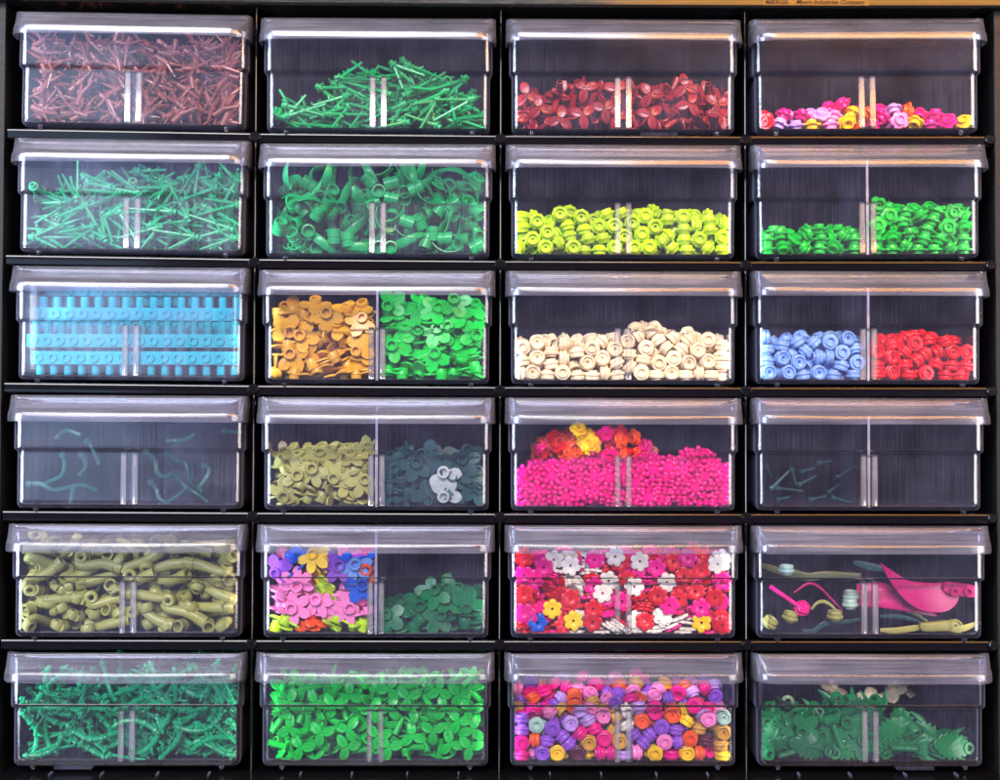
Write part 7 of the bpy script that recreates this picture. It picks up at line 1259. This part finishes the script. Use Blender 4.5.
# red heap behind the magenta flowers
for i in range(64):
    a, b = RND.uniform(-1, 1), RND.uniform(0, 1)
    while a*a+b*b > 1: a, b = RND.uniform(-1, 1), RND.uniform(0, 1)
    px = 588+68*a; py = 458-30*b; d = 38+RND.uniform(0, 9)-3*b
    col = 'red'
    if abs(px-583) < 10 and py < 450: col = 'yellow'; d -= 4
    elif RND.random() < .35: col = 'orange'
    elif RND.random() < .3: col = 'magenta'
    p = at(px, py, d); o = obj(col+'_petal_stud', piece_mesh('petal_stud', col)); o.location = p*S
    o.rotation_euler = (RND.uniform(.8, 2.2), RND.uniform(-1, 1), RND.uniform(-.8, .8))
    tag(o, f'{col} petal stud in the heap behind the magenta flowers', 'stud', f'{col} petal studs behind the magenta flowers')
for x, y, d, rz in ((833, 691, 62, .3), (872, 699, 55, .1), (893, 695, 58, -.4), (904, 690, 64, .5)):
    o = obj('cream_leaf_plate', piece_mesh('leaf_plate', 'cream')); o.location = at(x, y, d)*S; o.rotation_euler = (.4, rz, rz)
    tag(o, 'cream three-leafed plate lying behind the deep green ferns', 'leaf', 'cream leaf plates in the last drawer of the bottom row')
for x, y, d, sp in ((443.5, 472, 3.6, -20), (443.5, 496.7, 3.4, -150)):
    o = obj('clear_leaf_plate', piece_mesh('leaf_plate', 'clear')); q = Euler((0, math.radians(sp), 0)).to_quaternion() @ Euler((PI/2, 0, 0)).to_quaternion()
    p = at(x, y, d)-q @ Vector((0, 3.4, 0)); p.y = d; o.rotation_mode = 'QUATERNION'; o.rotation_quaternion = q; o.location = p*S
    tag(o, ('upper' if y < 480 else 'lower')+' of the two shiny pale leaf plates among smoky dark ones', 'leaf')

# ---------------------------------------------------------------- camera, light, world
cam = bpy.data.cameras.new('camera'); co = bpy.data.objects.new('camera', cam); C.objects.link(co)
cam.sensor_width = 36; cam.lens = 36*CAMP[2]/1000; cam.clip_start = .01; cam.clip_end = 100
R3 = Matrix((BAS[0], BAS[2], -BAS[1])).transposed()      # camera x, y(up), z(back) as columns
co.matrix_world = Matrix.Translation(Vector((CAMP[0], -D, CAMP[1]))*S) @ R3.to_4x4()
cam.dof.use_dof = True; cam.dof.focus_distance = .652; cam.dof.aperture_fstop = 3.8
bpy.context.scene.camera = co
def area(name, loc, target, sx, sy, e, col):
    l = bpy.data.lights.new(name, 'AREA'); l.shape = 'RECTANGLE'; l.size = sx; l.size_y = sy; l.energy = e; l.color = col
    o = bpy.data.objects.new(name, l); C.objects.link(o); o.location = loc
    d = Vector(target)-Vector(loc); o.rotation_euler = d.to_track_quat('-Z', 'Y').to_euler(); return o
area('window_glow', (-.80, -.95, .08), (-.80, 0, .08), .76, .70, 3.2, (.46, .68, 1))
area('added_front_fill', (-.60, -2.6, 1.65), (0, 0, -.15), 2.1, 1.15, 178, (1, .96, .97))  # added fill from behind the camera, brightens faces turned to the front
area('added_left_key', (-.98, -.72, -.05), (-.05, 0, -.16), .5, .95, 40, (.80, .89, 1))  # added cool side key, reaches the contents under the pulls
area('added_right_key', (1.08, -.85, .0), (.05, 0, -.16), .85, .95, 32, (1, .90, .86))  # added warmer side key, opposite the cool one
area('warm_lamp', (.62, -.85, .505), (.62, 0, .505), .98, .38, 30.0, (1, .42, .07))
area('added_upper_key', (-.40, -.80, .70), (-.05, 0, -.2), .85, .5, 20, (1, .96, .98))  # added frontal key above the camera, not a fitting of the room
w = bpy.data.worlds.new('World'); bpy.context.scene.world = w; w.use_nodes = True
w.node_tree.nodes['Background'].inputs[0].default_value = (.44, .40, .72, 1); w.node_tree.nodes['Background'].inputs[1].default_value = .4
sc = bpy.context.scene
sc.view_settings.view_transform = 'Standard'; sc.view_settings.look = 'None'; sc.view_settings.exposure = .2; sc.view_settings.gamma = 1
sc.cycles.use_denoising = True; sc.cycles.transparent_max_bounces = 40; sc.cycles.max_bounces = 10; sc.cycles.diffuse_bounces = 3; sc.cycles.glossy_bounces = 3
sc.cycles.caustics_reflective = False; sc.cycles.caustics_refractive = False; sc.cycles.sample_clamp_indirect = 4
